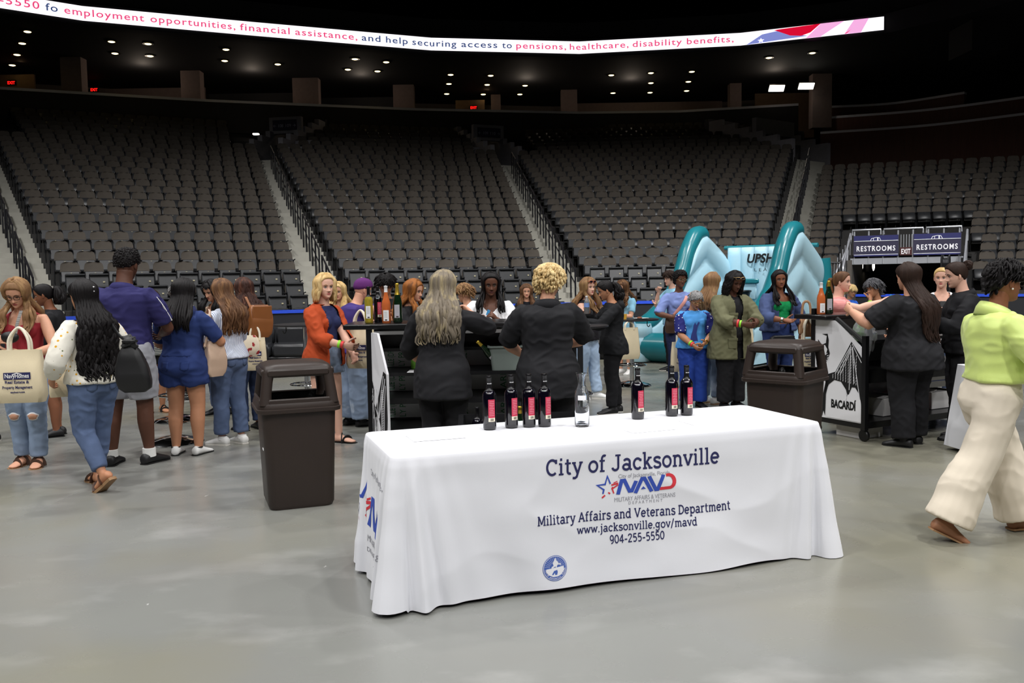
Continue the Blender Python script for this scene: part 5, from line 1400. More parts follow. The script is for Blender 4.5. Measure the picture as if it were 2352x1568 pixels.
def person(label, at, rz, **k):
    """at: (pixel x, pixel y) of the feet, or (pixel x, None, depth)"""
    if at[1] is not None: p = back(at[0], at[1], 0)
    else: p = atdepth(at[0], 900, at[2])
    r = thing('person', label, 'person', (p[0], p[1], 0), rz, group=k.pop('group', None)); F_ = Fig(**k); F_.root = r; return F_, r


PI = math.pi
def tank_cut(q, kn=.745, sw=.05): return ((q[:, 2] > kn + .35 * abs(q[:, 0])) & (q[:, 1] > 0.0) & (abs(q[:, 0]) < sw)) | ((abs(q[:, 0]) > .078) & (q[:, 2] > .765)) | ((q[:, 2] > .79) & (abs(q[:, 0]) < sw) & (q[:, 1] <= 0))
def open_cut(gap=.03, slope=.10): return lambda q: (q[:, 1] > .0) & (abs(q[:, 0]) < gap + slope * np.clip(q[:, 2] - .66, 0, 1)) & (q[:, 1] > .03)
def vneck(kn=.76, s_=.55): return lambda q: ((q[:, 1] > 0) & (q[:, 2] > kn + abs(q[:, 0]) / s_ * .55) & (abs(q[:, 0]) < .05)) 
def wide_neck(kn=.79, w=.07): return lambda q: (q[:, 2] > kn - .02 * (q[:, 1] > 0)) & (abs(q[:, 0]) < w)

# --- group round the high table at the left
f, r = person('woman in red ribbed tank top and ripped jeans holding a canvas tote', (72, 1068), PI + .08, H=1.645, wt=1.04, head=(0, 26, 0), RA=(.045, .20, .685), LA=(-.075, .16, .60), LF=(-.05, .02, .045), RF=(.045, -.02, .045), seed=1, pole=((-.9, -.3, -.5), (.9, -.3, -.5)), curl=(.5, .9))
f.body(SK['fair'], LP['fair'], r); f.face(r, (90, 110, 120), (80, 56, 40), closed=True); f.top(RED, r, 'tank_top', k0=.54, k1=.825, ease=.004, sleeve=0, wr=.0012, cut=tank_cut, flare=0); f.pants(blotch(DENIML, (176, 190, 210), 5, .62, .7), r, 'ripped_jeans', k1=.60, hem=.042, knee=.05)
f.shoes(BROWNL, r, 'sandal', SOLEB); f.hair(HR['lightbrown'], r, 'long', end=.72, wave=.003, n=60, lw=.026, part=0, spread=.8); f.glasses(r, FRAMEK)
tr = [o for o in r.children if o.name.startswith('ripped')][0]
for i in (0, 1):
    for dz, w_, h_, m_, l_ in ((-.0, .048, .036, WHITET, .004), (-.002, .040, .026, SK['fair'], .0075)):
        aa = np.linspace(0, 2 * PI, 16, endpoint=False); patch_on(tr, f.kn[i] + V(0, 0, -.01 + dz), (0, -1, 0), (1, 0, 0), (0, 0, 1), [(w_ * math.cos(q) * (1 + .15 * math.sin(5 * q)), h_ * math.sin(q)) for q in aa], m_, 'knee_rip', r, l_)
f.band(1, .93, GRNB, r); f.band(1, .86, mat('black_watch', (20, 20, 22), .4, noise=0), r, 'watch', .008)
P1 = f
f, r = person('woman in black cardigan over a floral dress, dark hair tied in a puff', (133, 1000), PI / 2 + .35, H=1.59, head=(0, 12, 0), RA=(.07, .19, .62), LA=(-.07, .19, .62), seed=2)
f.body(SK['brown'], LP['brown'], r); f.face(r, (50, 30, 22), (30, 22, 20)); f.skirt(FLORD, r, 'dress_skirt', k1=.64, zh=.345, wh=.118); f.top(FLORD, r, 'dress_bodice', k0=.55, k1=.80, ease=.004, sleeve=0, cut=lambda q: (abs(q[:, 0]) > .08) & (q[:, 2] > .76)); f.top(BLACKF, r, 'cardigan', k0=.50, k1=.83, ease=.014, sleeve=1.7, cut=open_cut(.05, .05))
f.shoes(SHOEK, r, 'flat', SOLEK); f.hair(HR['black'], r, 'tail', tail=(.18, -.55, .75, .26), n=0, cap=.03, lw=.02, wave=.012); f.hair(HR['black'], r, 'curly', n=90, cap=.03, lw=.008) if 0 else None
f, r = person('woman walking away in a floral blouse, long black curls with a white clip', (226, 1118), .96, H=1.60, lean=3, head=(-14, 8, 0), LA=(-.15, .09, .545), RA=(.13, .12, .58), LF=(-.045, -.125, .085), RF=(.04, .075, .045), heel=(38, 0), seed=3, pole=((-.7, -.9, -.2), None))
f.body(SK['tan'], LP['tan'], r); f.face(r); tr = f.pants(DENIM, r, 'jeans', k1=.575, hem=.036, knee=.046, t1=1.86, ease=.008, wr=.005); pockets(f, tr, DENIM, r, .53); f.top(OFFW, r, 'blouse', k0=.52, k1=.80, ease=.014, sleeve=1.75, sl_ease=.012, puff=.008, flare=.012, cut=wide_neck(.785, .08)); f.shoes(BROWNL, r, 'sandal', SOLEB)
f.hair(HR['black'], r, 'long', end=.55, wave=.016, freq=6, n=90, lw=.024, lt=.014, frontlocks=False, cap=.06); o = None
g = G(); a = np.linspace(0, 2 * PI, 24, endpoint=False); g.tube(f.hpt(np.stack([.24 * np.cos(a) * (1 + .25 * np.cos(2 * a)), np.full(24, -.60) + .16 * np.cos(a) ** 2, .17 + .075 * np.sin(a)], 1)), .030 * f.hh, 8, closed=True); g.obj('hair_clip', WHITET, r)
P3 = f
f, r = person('tall man in a navy polo shirt and grey shorts, seen from behind', (303, 1066), -.12, H=1.875, sex='m', wt=1.08, head=(0, 10, 0), LA=(-.12, .20, .60), RA=(.075, .19, .60), LF=(-.085, -.02, .045), RF=(.075, .03, .045), toe=(14, -14), seed=4, pole=((-.9, -.5, -.4), (.9, -.5, -.4)))
f.body(SK['deep'], LP['deep'], r); f.pants(GREYS, r, 'shorts', k1=.60, t1=.86, hem=.066, ease=.012); f.top(NAVYP, r, 'polo_shirt', k0=.455, k1=.83, ease=.014, sleeve=.80, sl_ease=.014, wr=.005); f.collar(NAVYP, r, .046, .022)
g = G()
for sg in (1,):
    A, B = f.sh[1], f.el[1]; u_ = unit(B - A); o_ = unit(V(1, -.25, .1) - u_ * (V(1, -.25, .1) @ u_)); P = [A + u_ * .01 * f.H + o_ * .036 * f.H, A + (B - A) * .35 + o_ * .0435 * f.H, A + (B - A) * .79 + o_ * .0425 * f.H]; g.tube(crom(P, 10), .003 * f.H, 6, .007 * f.H, hint=o_)
g.obj('sleeve_stripe', WHITET, r); f.shoes(SHOEK, r, 'sneaker', SOLEK)
for i in (0, 1): G().tube([f.an[i] + V(0, -.004, -.01) * f.H, f.an[i] + V(0, -.006, .03) * f.H], .030 * f.H, 14).obj('sock', SOCK, r)
f.hair(HR['black'], r, 'curly', n=700, lw=.0055, cap=.06, temple=50, hl=[.33, .31, .22, .05, -.02, -.12, -.17])
f, r = person('woman in a blue denim romper with long straight black hair, seen from behind', (431, 1043), -.12, H=1.60, wt=1.22, head=(0, 14, 0), LA=(-.095, .18, .585), RA=(.11, .19, .60), LF=(-.062, -.01, .045), RF=(.07, .0, .045), toe=(16, -10), seed=5, pole=((-1, -.4, -.4), (1, -.4, -.4)))
f.body(SK['tan'], LP['tan'], r); tr = f.pants(DENIMR, r, 'romper_shorts', k1=.615, t1=.44, hem=.074, ease=.010, wr=.006); pockets(f, tr, DENIMR, r, .545, .058); f.top(DENIMR, r, 'romper_top', k0=.575, k1=.83, ease=.012, sleeve=.85, sl_ease=.010, flare=0, wr=.005); f.shoes(SHOEW, r, 'flat', SOLEK)
for i in (0, 1): G().tube([f.an[i] + V(0, -.006, -.002) * f.H, f.an[i] + V(0, -.006, .004) * f.H], .0255 * f.H, 14).obj('ankle_strap', SHOEK, r)
f.hair(HR['black'], r, 'long', end=.735, wave=.001, n=80, lw=.030, lt=.012, frontlocks=False, spread=1.05)
f, r = person('woman in a striped blouse, jeans and white sneakers, wavy brown hair', (533, 1019), 1.05, H=1.60, head=(6, 18, 0), LA=(-.09, .16, .61), RA=(.08, .18, .66), LF=(-.05, .03, .045), RF=(.05, -.03, .045), seed=6, pole=((-.8, -.8, -.4), None))
f.body(SK['fair'], LP['fair'], r); f.face(r); tr = f.pants(DENIM, r, 'jeans', k1=.585, hem=.044, knee=.05, t1=1.9); pockets(f, tr, DENIM, r, .53); f.top(STRIPE, r, 'blouse', k0=.53, ease=.016, sleeve=.95, sl_ease=.012, flare=.006); f.shoes(SHOEW, r, 'sneaker'); f.hair(HR['brown'], r, 'long', end=.69, wave=.008, n=80, lw=.026, frontlocks=False)
P6 = f
f, r = person('woman in a black top with dark curls and a brown leather backpack', (574, None, 9.45), .75, H=1.605, head=(-4, 10, 0), LA=(-.10, .18, .62), RA=(.09, .2, .62), seed=7)
f.body(SK['tan'], LP['tan'], r); f.pants(DENIMD, r, 'jeans', hem=.04); f.top(BLACKF, r, ease=.014, sleeve=1.8); f.shoes(SHOEK, r, 'flat', SOLEK); f.hair(HR['reddark'], r, 'long', end=.74, wave=.015, freq=7, n=90, lw=.02, frontlocks=False)
P7 = f
f, r = person('woman in a cream top, sunglasses on her black hair, behind the striped blouse', (507, None, 10.6), PI - .5, H=1.60, head=(0, 22, 0), LA=(-.05, .2, .64), RA=(.08, .2, .64), seed=8)
f.body(SK['fair'], LP['fair'], r); f.face(r); f.pants(DENIM, r, 'jeans'); f.top(CREAMF, r, 'top', k0=.5, sleeve=0, cut=tank_cut, ease=.006); f.shoes(SHOEK, r, 'flat', SOLEK); f.hair(HR['black'], r, 'long', end=.74, n=60, wave=.002); f.glasses(r, FRAMEK, True, LENSD)
f, r = person('woman in black shorts with bare legs, half hidden behind the tall man', (358, 946), PI + .6, H=1.50, head=(10, 28, 0), LA=(-.05, .2, .66), RA=(.05, .2, .66), seed=9)
f.body(SK['tan'], LP['tan'], r); f.face(r, closed=True); f.pants(BLACKT, r, 'shorts', t1=.5, hem=.07, ease=.01); f.top(stripes(fab('dark_striped_tee', (226, 226, 220)), (40, 60, 70), 16, 'Z', .5, .55), r, 'tee', sleeve=.7); f.shoes(SHOEK, r, 'sandal', SOLEB); f.hair(HR['darkbrown'], r, 'long', end=.74, n=56)
f, r = person('grey-haired person whose head shows over the romper woman', (420, None, 12.0), PI, H=1.55, sex='m', head=(0, 12, 0), LA=(-.06, .2, .64), RA=(.06, .2, .64), seed=10)
f.body(SK['tan'], LP['tan'], r); f.face(r, brow=(90, 84, 80)); f.pants(BLACKT, r); f.top(BLUET if 0 else NAVYT, r); f.shoes(SHOEK, r, 'sneaker'); f.hair(HR['grey'], r, 'short', n=300, lw=.0085, lt=.006, cap=.035, hl=[.33, .31, .2, .05, -.02, -.1, -.2])
f, r = person('person cut off by the picture edge behind the red tank top', (-26, 1012), PI - .5, H=1.52, head=(-10, 5, 0), RA=(.08, .19, .62), LA=(-.08, .19, .62), seed=11)
f.body(SK['fair'], LP['fair'], r); f.face(r); f.pants(DENIMD, r, 'jeans'); f.top(BLACKF, r, sleeve=.6); f.shoes(SHOEK, r, 'sneaker'); f.hair(HR['blonde'], r, 'long', end=.74, n=50)

# --- round the wine bar
f, r = person('woman in an open rust shirt, navy tee and denim shorts with a short blonde bob', (752, 1017), -PI / 2 - .52, H=1.625, wt=1.06, head=(22, 2, 0), RA=(.07, .215, .60), LA=(-.02, .20, .54), LF=(-.05, .05, .045), RF=(.05, -.04, .045), seed=12, pole=(None, (.8, -.8, -.5)))
f.body(SK['pale'], LP['pale'], r); f.face(r, (90, 120, 140), (160, 120, 80)); f.pants(DENIML, r, 'denim_shorts', k1=.625, t1=.42, hem=.070, ease=.006); f.top(NAVYT, r, 'tee', k0=.575, k1=.825, ease=.005, sleeve=.4, flare=0, wr=.0015); f.top(RUST, r, 'open_shirt', k0=.47, k1=.83, ease=.016, sleeve=1.45, sl_ease=.012, cut=open_cut(.055, .03), wr=.005); f.collar(RUST, r, .050, .016, gap=70)
f.shoes(SHOEK, r, 'sandal', SOLEK); f.hair(HR['blonde'], r, 'bob', end=-.62, wave=.007, n=70, lw=.022, lt=.012, front=.36); f.band(1, .80, GRNB, r, w=.007); f.band(1, .92, REDB, r, w=.007); G().tube(np.array([f.sp(.80)[0] + f.sp(.80)[1] @ V(x * .045, .056 - .0 * x, .0 - .045 * (1 - x * x)) * f.H for x in np.linspace(-1, 1, 11)]), .0012 * f.H, 5).obj('necklace', SILV, r)
f, r = person('smiling blonde woman in white standing behind the rust shirt', (790, None, 11.5), PI - .35, H=1.535, head=(-12, 6, 6), seed=13)
f.body(SK['fair'], LP['fair'], r); f.face(r, (90, 120, 140), (150, 110, 70)); f.pants(DENIM, r, 'jeans'); f.top(WHITET, r, sleeve=.3, cut=wide_neck(.79, .07)); f.shoes(SHOEW, r, 'sneaker'); f.hair(HR['blonde'], r, 'long', end=.74, n=56, wave=.004)
f, r = person('person in a purple tee and purple cap leaning on the wine bar in loose jeans', (812, 978), -.95, H=1.60, wt=1.2, lean=14, head=(10, 14, 0), LA=(-.02, .26, .72), RA=(.16, .20, .78), seed=14, LF=(-.06, .0, .045), RF=(.06, .04, .045), pole=(None, (1, -.2, .1)))
f.body(SK['fair'], LP['fair'], r); f.pants(DENIML, r, 'loose_jeans', hem=.07, knee=.068, t1=1.95, ease=.012); f.top(PURPT, r, 'tee', k0=.5, sleeve=.6, ease=.012); f.shoes(SHOEK, r, 'sneaker', SOLEK); f.hair(fab('purple_cap', (96, 44, 108)), r, 'cap', n=0, cap=.07, hl=[.2, .2, .16, .08, .02, -.05, -.08], name='cap')
f, r = person('person with dark hair looking down behind the bottles on the wine bar', (893, None, 10.15), PI + .1, H=1.645, head=(0, 24, 0), LA=(-.06, .2, .68), RA=(.06, .2, .68), seed=15)
f.body(SK['tan'], LP['tan'], r); f.face(r, closed=True, brow=(25, 20, 18)); f.pants(FLORP, r, 'floral_trousers', hem=.07, knee=.065, ease=.012); f.top(BLACKF, r, sleeve=.7); f.shoes(SHOEK, r, 'flat', SOLEK); f.hair(HR['black'], r, 'short', n=300, lw=.0085, lt=.006, cap=.07, hl=[.24, .2, .1, .0, -.1, -.25, -.33])
f, r = person('person with long ombre hair facing the bar beside the bottles', (946, None, 9.5), PI + 1.2, H=1.56, head=(0, 10, 0), LA=(-.06, .2, .66), RA=(.06, .2, .66), seed=16)
f.body(SK['fair'], LP['fair'], r); f.face(r); f.pants(BLACKT, r); f.top(BLACKF, r, sleeve=.8); f.shoes(SHOEK, r, 'flat', SOLEK); f.hair(HR['ombre'], r, 'long', end=.70, n=80, wave=.010, freq=6, lw=.024)
f, r = person('bartender in a black shirt with long grey-brown hair half tied back', (1017, None, 6.9), -.12, H=1.625, wt=1.08, lean=3, head=(14, 12, 0), LA=(-.125, .17, .545), RA=(.11, .215, .80), seed=17, pole=((-1, -.3, -.5), (.9, -.3, -.6)))
f.body(SK['fair'], LP['fair'], r); f.pants(BLACKT, r, hem=.05, knee=.052, ease=.008); f.top(BLACKF, r, 'black_shirt', k0=.405, ease=.018, flare=.014, sleeve=1.3, sl_ease=.014, wr=.006); f.collar(BLACKF, r, .05, .02); f.shoes(SHOEK, r, 'sneaker', SOLEK)
f.hair(HR['greylong'], r, 'long', end=.685, wave=.010, freq=5, n=90, lw=.026, lt=.014, frontlocks=False, cap=.055, spread=1.12)
g = G(); a = np.linspace(-1, 1, 5); [g.ball(f.hpt((.09 * x, -.545, .27)), np.array((.022, .03, .05)) * f.hh, None, 8, 6) for x in a]; g.obj('hair_clip', mat('dark_red_clip', (110, 30, 36), .3, noise=0), r)
f, r = person('woman in a white v-neck tee with dark locs, standing across the wine bar', (1131, None, 9.05), PI, H=1.625, wt=1.12, head=(-6, 10, 0), LA=(-.035, .19, .725), RA=(.09, .20, .71), seed=18, curl=(.9, .4))
f.body(SK['dark'], LP['dark'], r); f.face(r, (40, 26, 20), (24, 18, 16)); f.pants(DENIMD, r, 'jeans'); f.top(WHITET, r, 'v_neck_tee', ease=.012, sleeve=.75, sl_ease=.014, cut=vneck(.745)); f.shoes(SHOEW, r, 'sneaker'); f.hair(HR['black'], r, 'locs', end=.775, n=110, lw=.020, wave=.003, cap=.05, front=.36)
G().tube(np.array([f.sp(.81)[0] + f.sp(.81)[1] @ V(x * .05, .05, -.02 - .02 * (1 - x * x)) * f.H for x in np.linspace(-1, 1, 13)]), .0028 * f.H, 6).obj('necklace', SILV, r); P18 = f
f, r = person('bartender in a black shirt with short curly blonde hair, seen from behind', (1259, None, 6.85), .05, H=1.655, wt=1.2, head=(32, 10, 0), LA=(-.115, .20, .585), RA=(.11, .22, .62), seed=19, pole=((-1, -.3, -.4), (1, -.3, -.4)))
f.body(SK['fair'], LP['fair'], r); f.face(r); f.pants(BLACKT, r, hem=.055, ease=.01); f.top(BLACKF, r, 'black_shirt', k0=.40, ease=.020, flare=.014, sleeve=1.0, sl_ease=.018, wr=.006); f.collar(BLACKF, r, .052, .026); f.shoes(SHOEK, r, 'sneaker', SOLEK)
f.hair(HR['ash'], r, 'short', n=560, lw=.010, lt=.007, cap=.085, wave=.006, freq=11, lk=(.13, .22), out=.3, hl=[.3, .27, .18, .02, -.16, -.33, -.42])
f, r = person('short-haired person in a camouflage shirt half hidden beside the white tee', (1080, None, 10.6), PI - 1.9, H=1.50, sex='m', head=(10, 8, 0), seed=20)
f.body(SK['fair'], LP['fair'], r); f.face(r); f.pants(BLACKT, r); f.top(CAMO, r); f.shoes(SHOEK, r, 'sneaker'); f.hair(HR['lightbrown'], r, 'short', n=300, lw=.0085, lt=.006, cap=.05, hl=[.33, .3, .2, .05, -.02, -.12, -.2]); f.glasses(r, FRAMEK)
f, r = person('woman in a black tee with crossed arms standing far off before the seats', (1212, None, 14.0), PI, H=1.445, head=(-5, 2, 0), LA=(.06, .10, .655), RA=(-.06, .12, .645), seed=21, pole=((-1, .1, -.6), (1, .1, -.6)))
f.body(SK['fair'], LP['fair'], r); f.face(r); f.pants(BLACKT, r); f.top(fab('black_logo_tee', (30, 32, 40)), r, 'tee', sleeve=.75); f.shoes(SHOEK, r, 'sneaker'); f.hair(HR['brown'], r, 'long', end=.74, n=50, wave=.006)

# --- by the high table and the inflatable
f, r = person('laughing woman in a black and red tank top and pale jeans by the high table', (1349, None, 11.4), -PI / 2 - .5, H=1.535, wt=1.1, head=(24, 0, 0), LA=(-.1, .19, .63), RA=(.08, .20, .64), RF=(.05, -.06, .045), LF=(-.05, .07, .045), seed=22)
f.body(SK['pale'], LP['pale'], r); f.face(r, brow=(110, 80, 60)); f.pants(fab('pale_jeans', (170, 192, 218), noise=.12), r, 'pale_jeans', hem=.045, ease=.006); f.top(fab('black_tank', (34, 32, 38)), r, 'tank_top', sleeve=0, cut=tank_cut, ease=.006, k0=.5); f.shoes(SHOEW, r, 'sneaker'); f.hair(HR['lightbrown'], r, 'long', end=.72, n=60, wave=.008); f.glasses(r, mat('red_sunglass_frame', (170, 60, 40), .4, noise=0), True, LENSD)
f, r = person('woman in a black hoodie holding a water bottle, reaching over the high table', (1408, 948), PI / 2 + .12, H=1.535, head=(0, 22, 0), LA=(-.09, .26, .70), RA=(.06, .17, .765), LF=(-.045, .02, .045), RF=(.045, -.04, .045), seed=23, curl=(.5, .95))
f.body(SK['tan'], LP['tan'], r); f.face(r, brow=(24, 18, 16)); f.pants(BLACKT, r, hem=.042, knee=.048, ease=.008); f.top(fab('black_hoodie', (26, 27, 30)), r, 'hoodie', k0=.45, ease=.020, sleeve=1.9, sl_ease=.014, wr=.006); f.shoes(SHOEK, r, 'sneaker'); g = G(); c, R = f.sp(.80); [g.ball(c + R @ V(x * .05, -.055, .02 - .012 * x * x) * f.H, np.array((.04, .03, .035)) * f.H) for x in (-1, -.5, 0, .5, 1)]; g.obj('hood', MATS['cloth_black_hoodie'], r)
f.hair(HR['black'], r, 'tail', n=0, cap=.035, tail=(.10, -.55, .95, .22), lw=.018, wave=.016, freq=8); f.glasses(r, FRAMEK, True, LENSD); P23 = f
f, r = person('curly-haired woman in a light blue polo with white sneakers beyond the high table', (1436, None, 14.2), -.7 + PI, H=1.49, head=(0, 14, 0), LA=(-.05, .2, .64), RA=(.05, .2, .64), seed=24)
f.body(SK['fair'], LP['fair'], r); f.face(r); f.pants(BLACKT, r, 'shorts', t1=.8, hem=.06); f.top(LBLUE, r, 'polo_shirt', sleeve=.7, ease=.014); f.collar(LBLUE, r); f.shoes(SHOEW, r, 'sneaker'); f.hair(HR['brown'], r, 'long', end=.74, n=60, wave=.014, freq=7); f.glasses(r, FRAMEK)
f, r = person('man in a light blue shirt with a hand at his chin, holding a grey ball', (1546, None, 14.6), PI / 2 + .35, H=1.625, sex='m', head=(0, 8, 0), RA=(.06, .13, .80), LA=(-.12, .22, .68), seed=25, pole=(None, (.5, -.2, -1)), palm=((0, .3, 1), None), curl=(.45, .9))
f.body(SK['pale'], LP['pale'], r); f.face(r, brow=(40, 28, 24)); f.pants(BLACKT, r); f.top(LBLUE, r, 'polo_shirt', sleeve=.75, ease=.014); f.collar(LBLUE, r); f.shoes(SHOEK, r, 'sneaker'); f.hair(HR['darkbrown'], r, 'short', n=300, lw=.0085, lt=.006, cap=.05, hl=[.3, .28, .18, .05, -.02, -.12, -.2]); P25 = f
f, r = person('woman in a periwinkle shirt with a pink crossbody strap, navy jeans and glasses', (1560, 888), PI + .12, H=1.61, wt=1.04, head=(-8, 0, 0), RA=(.10, .15, .62), LA=(-.03, .17, .60), seed=26, pole=((-1, -.3, -.5), (1, -.3, -.5)))
f.body(SK['dark'], LP['dark'], r); f.face(r, (40, 26, 20), (24, 18, 16)); f.pants(fab('navy_jeans', (36, 44, 76)), r, 'navy_jeans', hem=.042, ease=.004); f.top(LILAC, r, k0=.535, ease=.014, sleeve=1.0, sl_ease=.012, wr=.006); f.shoes(mat('orange_sandal', (190, 100, 50), .5, noise=0), r, 'sandal', SOLEB); f.hair(HR['black'], r, 'curly', n=600, lw=.008, cap=.10, hl=[.3, .27, .16, -.02, -.2, -.32, -.36]); f.glasses(r, FRAMEG)
P = [f.sp(k)[0] + f.sp(k)[1] @ V(x, y, 0) * f.H for k, x, y in ((.822, -.05, .02), (.79, -.045, .068), (.745, -.015, .098), (.69, .025, .088), (.63, .07, .07), (.57, .105, .04))]; G().tube(crom(P, 18), .014 * f.H, 8, .003 * f.H, hint=(0, -1, 0)).obj('crossbody_strap', mat('pink_strap', (226, 160, 150), .6, noise=.03), r); f.band(0, .93, mat('dark_watch', (60, 56, 50), .3, noise=0), r, 'watch', .01); P26 = f
f, r = person('short grey-haired woman in a star-sleeved blue shirt and royal blue trousers', (1592, 934), PI + .1, H=1.395, wt=1.16, head=(-5, 30, 0), RA=(.05, .17, .545), LA=(-.05, .17, .565), seed=27, pole=((-1, -.3, -.5), (1, -.3, -.5)))
f.body(SK['tan'], LP['tan'], r); f.face(r, closed=True, brow=(120, 110, 104)); f.pants(ROYAL, r, hem=.062, knee=.062, ease=.012, t1=1.97); f.top(FLAGS, r, 'flag_shirt', k0=.51, ease=.016, sleeve=.05, sl_ease=.012); f.collar(STARS, r, .05, .02)
for i in (0, 1): g = G(); f.arm(i, g, .95, .018, t0=.12); v, q = skin_mesh(g.verts(), g.f, .009, 3, .003, 13, 3); mk('star_sleeve', v, np.asarray(q).tolist(), STARS, r, True, None, 180)
c, R = f.sp(.66); g = G(); pl = [(-.03, -.12), (-.012, -.02), (-.022, .03), (-.04, .07), (-.03, .075), (-.012, .045), (.0, .07), (.012, .045), (.014, .02), (.03, -.03), (.05, -.12)]; g.prism(pl, c + R @ V(.012, .099, 0) * f.H, R @ V(1, 0, 0) * f.H, V(0, 0, 1) * f.H, .004, 0); g.obj('printed_figure', mat('navy_shirt_print', (46, 60, 130), .8, noise=0), r, smooth=False)
f.shoes(SHOEK, r, 'flat', SOLEK); f.hair(HR['grey'], r, 'short', n=300, lw=.0085, lt=.006, cap=.04, lk=(.12, .22), out=.15, hl=[.34, .32, .24, .06, -.1, -.26, -.34]); f.glasses(r, FRAMEG); f.band(1, .80, GRNB, r); f.band(1, .93, REDB, r); f.band(0, .93, GOLD, r, 'watch'); a = np.linspace(0, 2 * PI, 28, endpoint=False); G().tube(f.hpt(np.stack([.375 * np.sin(a), -.04 + np.where(np.cos(a) > 0, .40, .50) * np.cos(a), .27 - .03 * np.cos(a)], 1)), .028 * f.hh, 8, closed=True).obj('headband', mat('tan_headband', (176, 132, 100), .7, noise=0), r); P27 = f
f, r = person('woman with long light brown hair and a cream top, behind the olive jacket', (1632, 926), -.9, H=1.575, head=(0, 6, 0), LA=(-.1, .17, .62), RA=(.1, .17, .62), seed=28)
f.body(SK['fair'], LP['fair'], r); f.pants(DENIML, r, 'pale_jeans', hem=.04); f.top(CREAMF, r, 'top', sleeve=1.5); f.shoes(SHOEW, r, 'sneaker', SOLEB); f.hair(HR['lightbrown'], r, 'long', end=.72, n=76, wave=.003, frontlocks=False)
f, r = person('woman in an olive jacket over black, looking down at her hands, sunglasses on her head', (1678, 938), PI + .38, H=1.605, wt=1.24, head=(0, 20, 0), RA=(.045, .22, .63), LA=(-.045, .22, .63), seed=29, pole=((-1, -.4, -.4), (1, -.4, -.4)), curl=(.8, .8))
f.body(SK['deep'], LP['deep'], r); f.face(r, (36, 24, 20), (22, 16, 15), closed=True); f.pants(BLACKT, r, hem=.056, knee=.058, ease=.010); f.top(BLACKF, r, 'black_top', k0=.5, ease=.005, sleeve=.3); f.top(OLIVE, r, 'olive_jacket', k0=.375, ease=.022, flare=.016, sleeve=1.5, sl_ease=.016, cut=open_cut(.028, .06), wr=.006); f.collar(OLIVE, r, .056, .022, gap=60)
for sg, k in ((1, .68), (1, .49)):
    c, R = f.sp(k); w_, f_, b_ = f.dims(max(k, .505)); xx = .066; yy = (f_ + .030) * (1 - (xx / (w_ + .03)) ** 2) ** .42 + (.026 if k > .6 else .012); g = G(); g.box(c + R @ V(xx, yy, 0) * f.H, np.array((.062, .012, .075 if k < .6 else .05)) * f.H, R @ rotz(-.45), 0, .006); g.box(c + R @ V(xx, yy + .004, .028 if k < .6 else .018) * f.H, np.array((.066, .012, .02)) * f.H, R @ rotz(-.45), 0, .004); g.obj('jacket_pocket', OLIVE, r)
f.shoes(SHOEK, r, 'sneaker', SOLEK); f.hair(HR['black'], r, 'bob', end=-.75, wave=.012, freq=9, n=90, lw=.016, lt=.012, cap=.06); f.glasses(r, FRAMEG, True, LENSD, .13, .07); f.band(1, .72, REDB, r); f.band(1, .84, GRNB, r); P29 = f
f, r = person('woman in a denim jacket over a green smocked top, one hand raised', (1787, None, 11.3), PI + .28, H=1.60, wt=1.14, head=(14, 2, 4), RA=(.07, .19, .625), LA=(-.17, .05, .50), seed=30, pole=((-1, -.5, 0), (1, -.5, -.4)), palm=(None, (-.6, 1, .2)), curl=(.4, .25))
f.body(SK['brown'], LP['brown'], r); f.face(r, (40, 26, 20), (24, 18, 16)); f.pants(fab('blue_jeans', (40, 56, 104), noise=.1), r, 'jeans', k1=.585, hem=.045, ease=.006); f.top(GREEN, r, 'smocked_top', k0=.605, k1=.80, ease=.006, sleeve=0, flare=0, cut=lambda q: (q[:, 2] > .765) | ((abs(q[:, 0]) > .08) & (q[:, 2] > .75)), wr=.003, wf=40); f.top(fab('denim_jacket', (68, 82, 122), noise=.14), r, 'denim_jacket', k0=.535, ease=.020, sleeve=1.45, sl_ease=.015, cut=open_cut(.05, .03), wr=.005); f.collar(MATS['cloth_denim_jacket'], r, .054, .02, gap=70)
f.shoes(SHOEK, r, 'sneaker'); f.hair(HR['black'], r, 'locs', end=.755, n=100, lw=.02, wave=.003); f.band(1, .9, SILV, r, 'bracelet', .008); P = [f.sp(k)[0] + f.sp(k)[1] @ V(x, y, 0) * f.H for k, x, y in ((.82, -.06, .03), (.77, -.055, .098), (.70, -.045, .115), (.62, -.03, .10), (.56, .0, .09))]; G().tube(crom(P, 14), .005 * f.H, 6).obj('bag_strap', SHOEK, r); P30 = f

# --- round the bat-print bar
f, r = person('woman in a coral top reaching a blue ticket across the bat-print bar', (1922, None, 9.75), PI + .95, H=1.575, wt=1.22, head=(0, 2, 0), RA=(.03, .30, .80), LA=(-.1, .2, .68), seed=31, pole=(None, (.6, -.2, -1)), curl=(.5, .75))
f.body(SK['pale'], LP['pale'], r); f.face(r, (80, 100, 110), (90, 64, 50)); f.pants(DENIM, r, 'jeans'); f.top(CORAL, r, 'top', sleeve=.5, ease=.012); f.shoes(SHOEK, r, 'sneaker'); f.hair(HR['brown'], r, 'tail', n=0, cap=.03, tail=(.1, -.5, .7, .12), lw=.018); P31 = f
f, r = person('blond child in a bright blue tee beyond the bat-print bar', (1948, None, 15.4), PI + .3, H=1.32, hh=.15, head=(0, 8, 0), bust=0, seed=32, group=None)
f.body(SK['tan'], LP['tan'], r); f.face(r); f.pants(DENIMD, r, 'jeans'); f.top(BLUET, r, 'tee', sleeve=.8, ease=.016); f.shoes(SHOEK, r, 'sneaker'); f.hair(HR['ash'], r, 'short', n=300, lw=.0085, lt=.006, cap=.06, hl=[.2, .18, .1, .0, -.1, -.2, -.28])
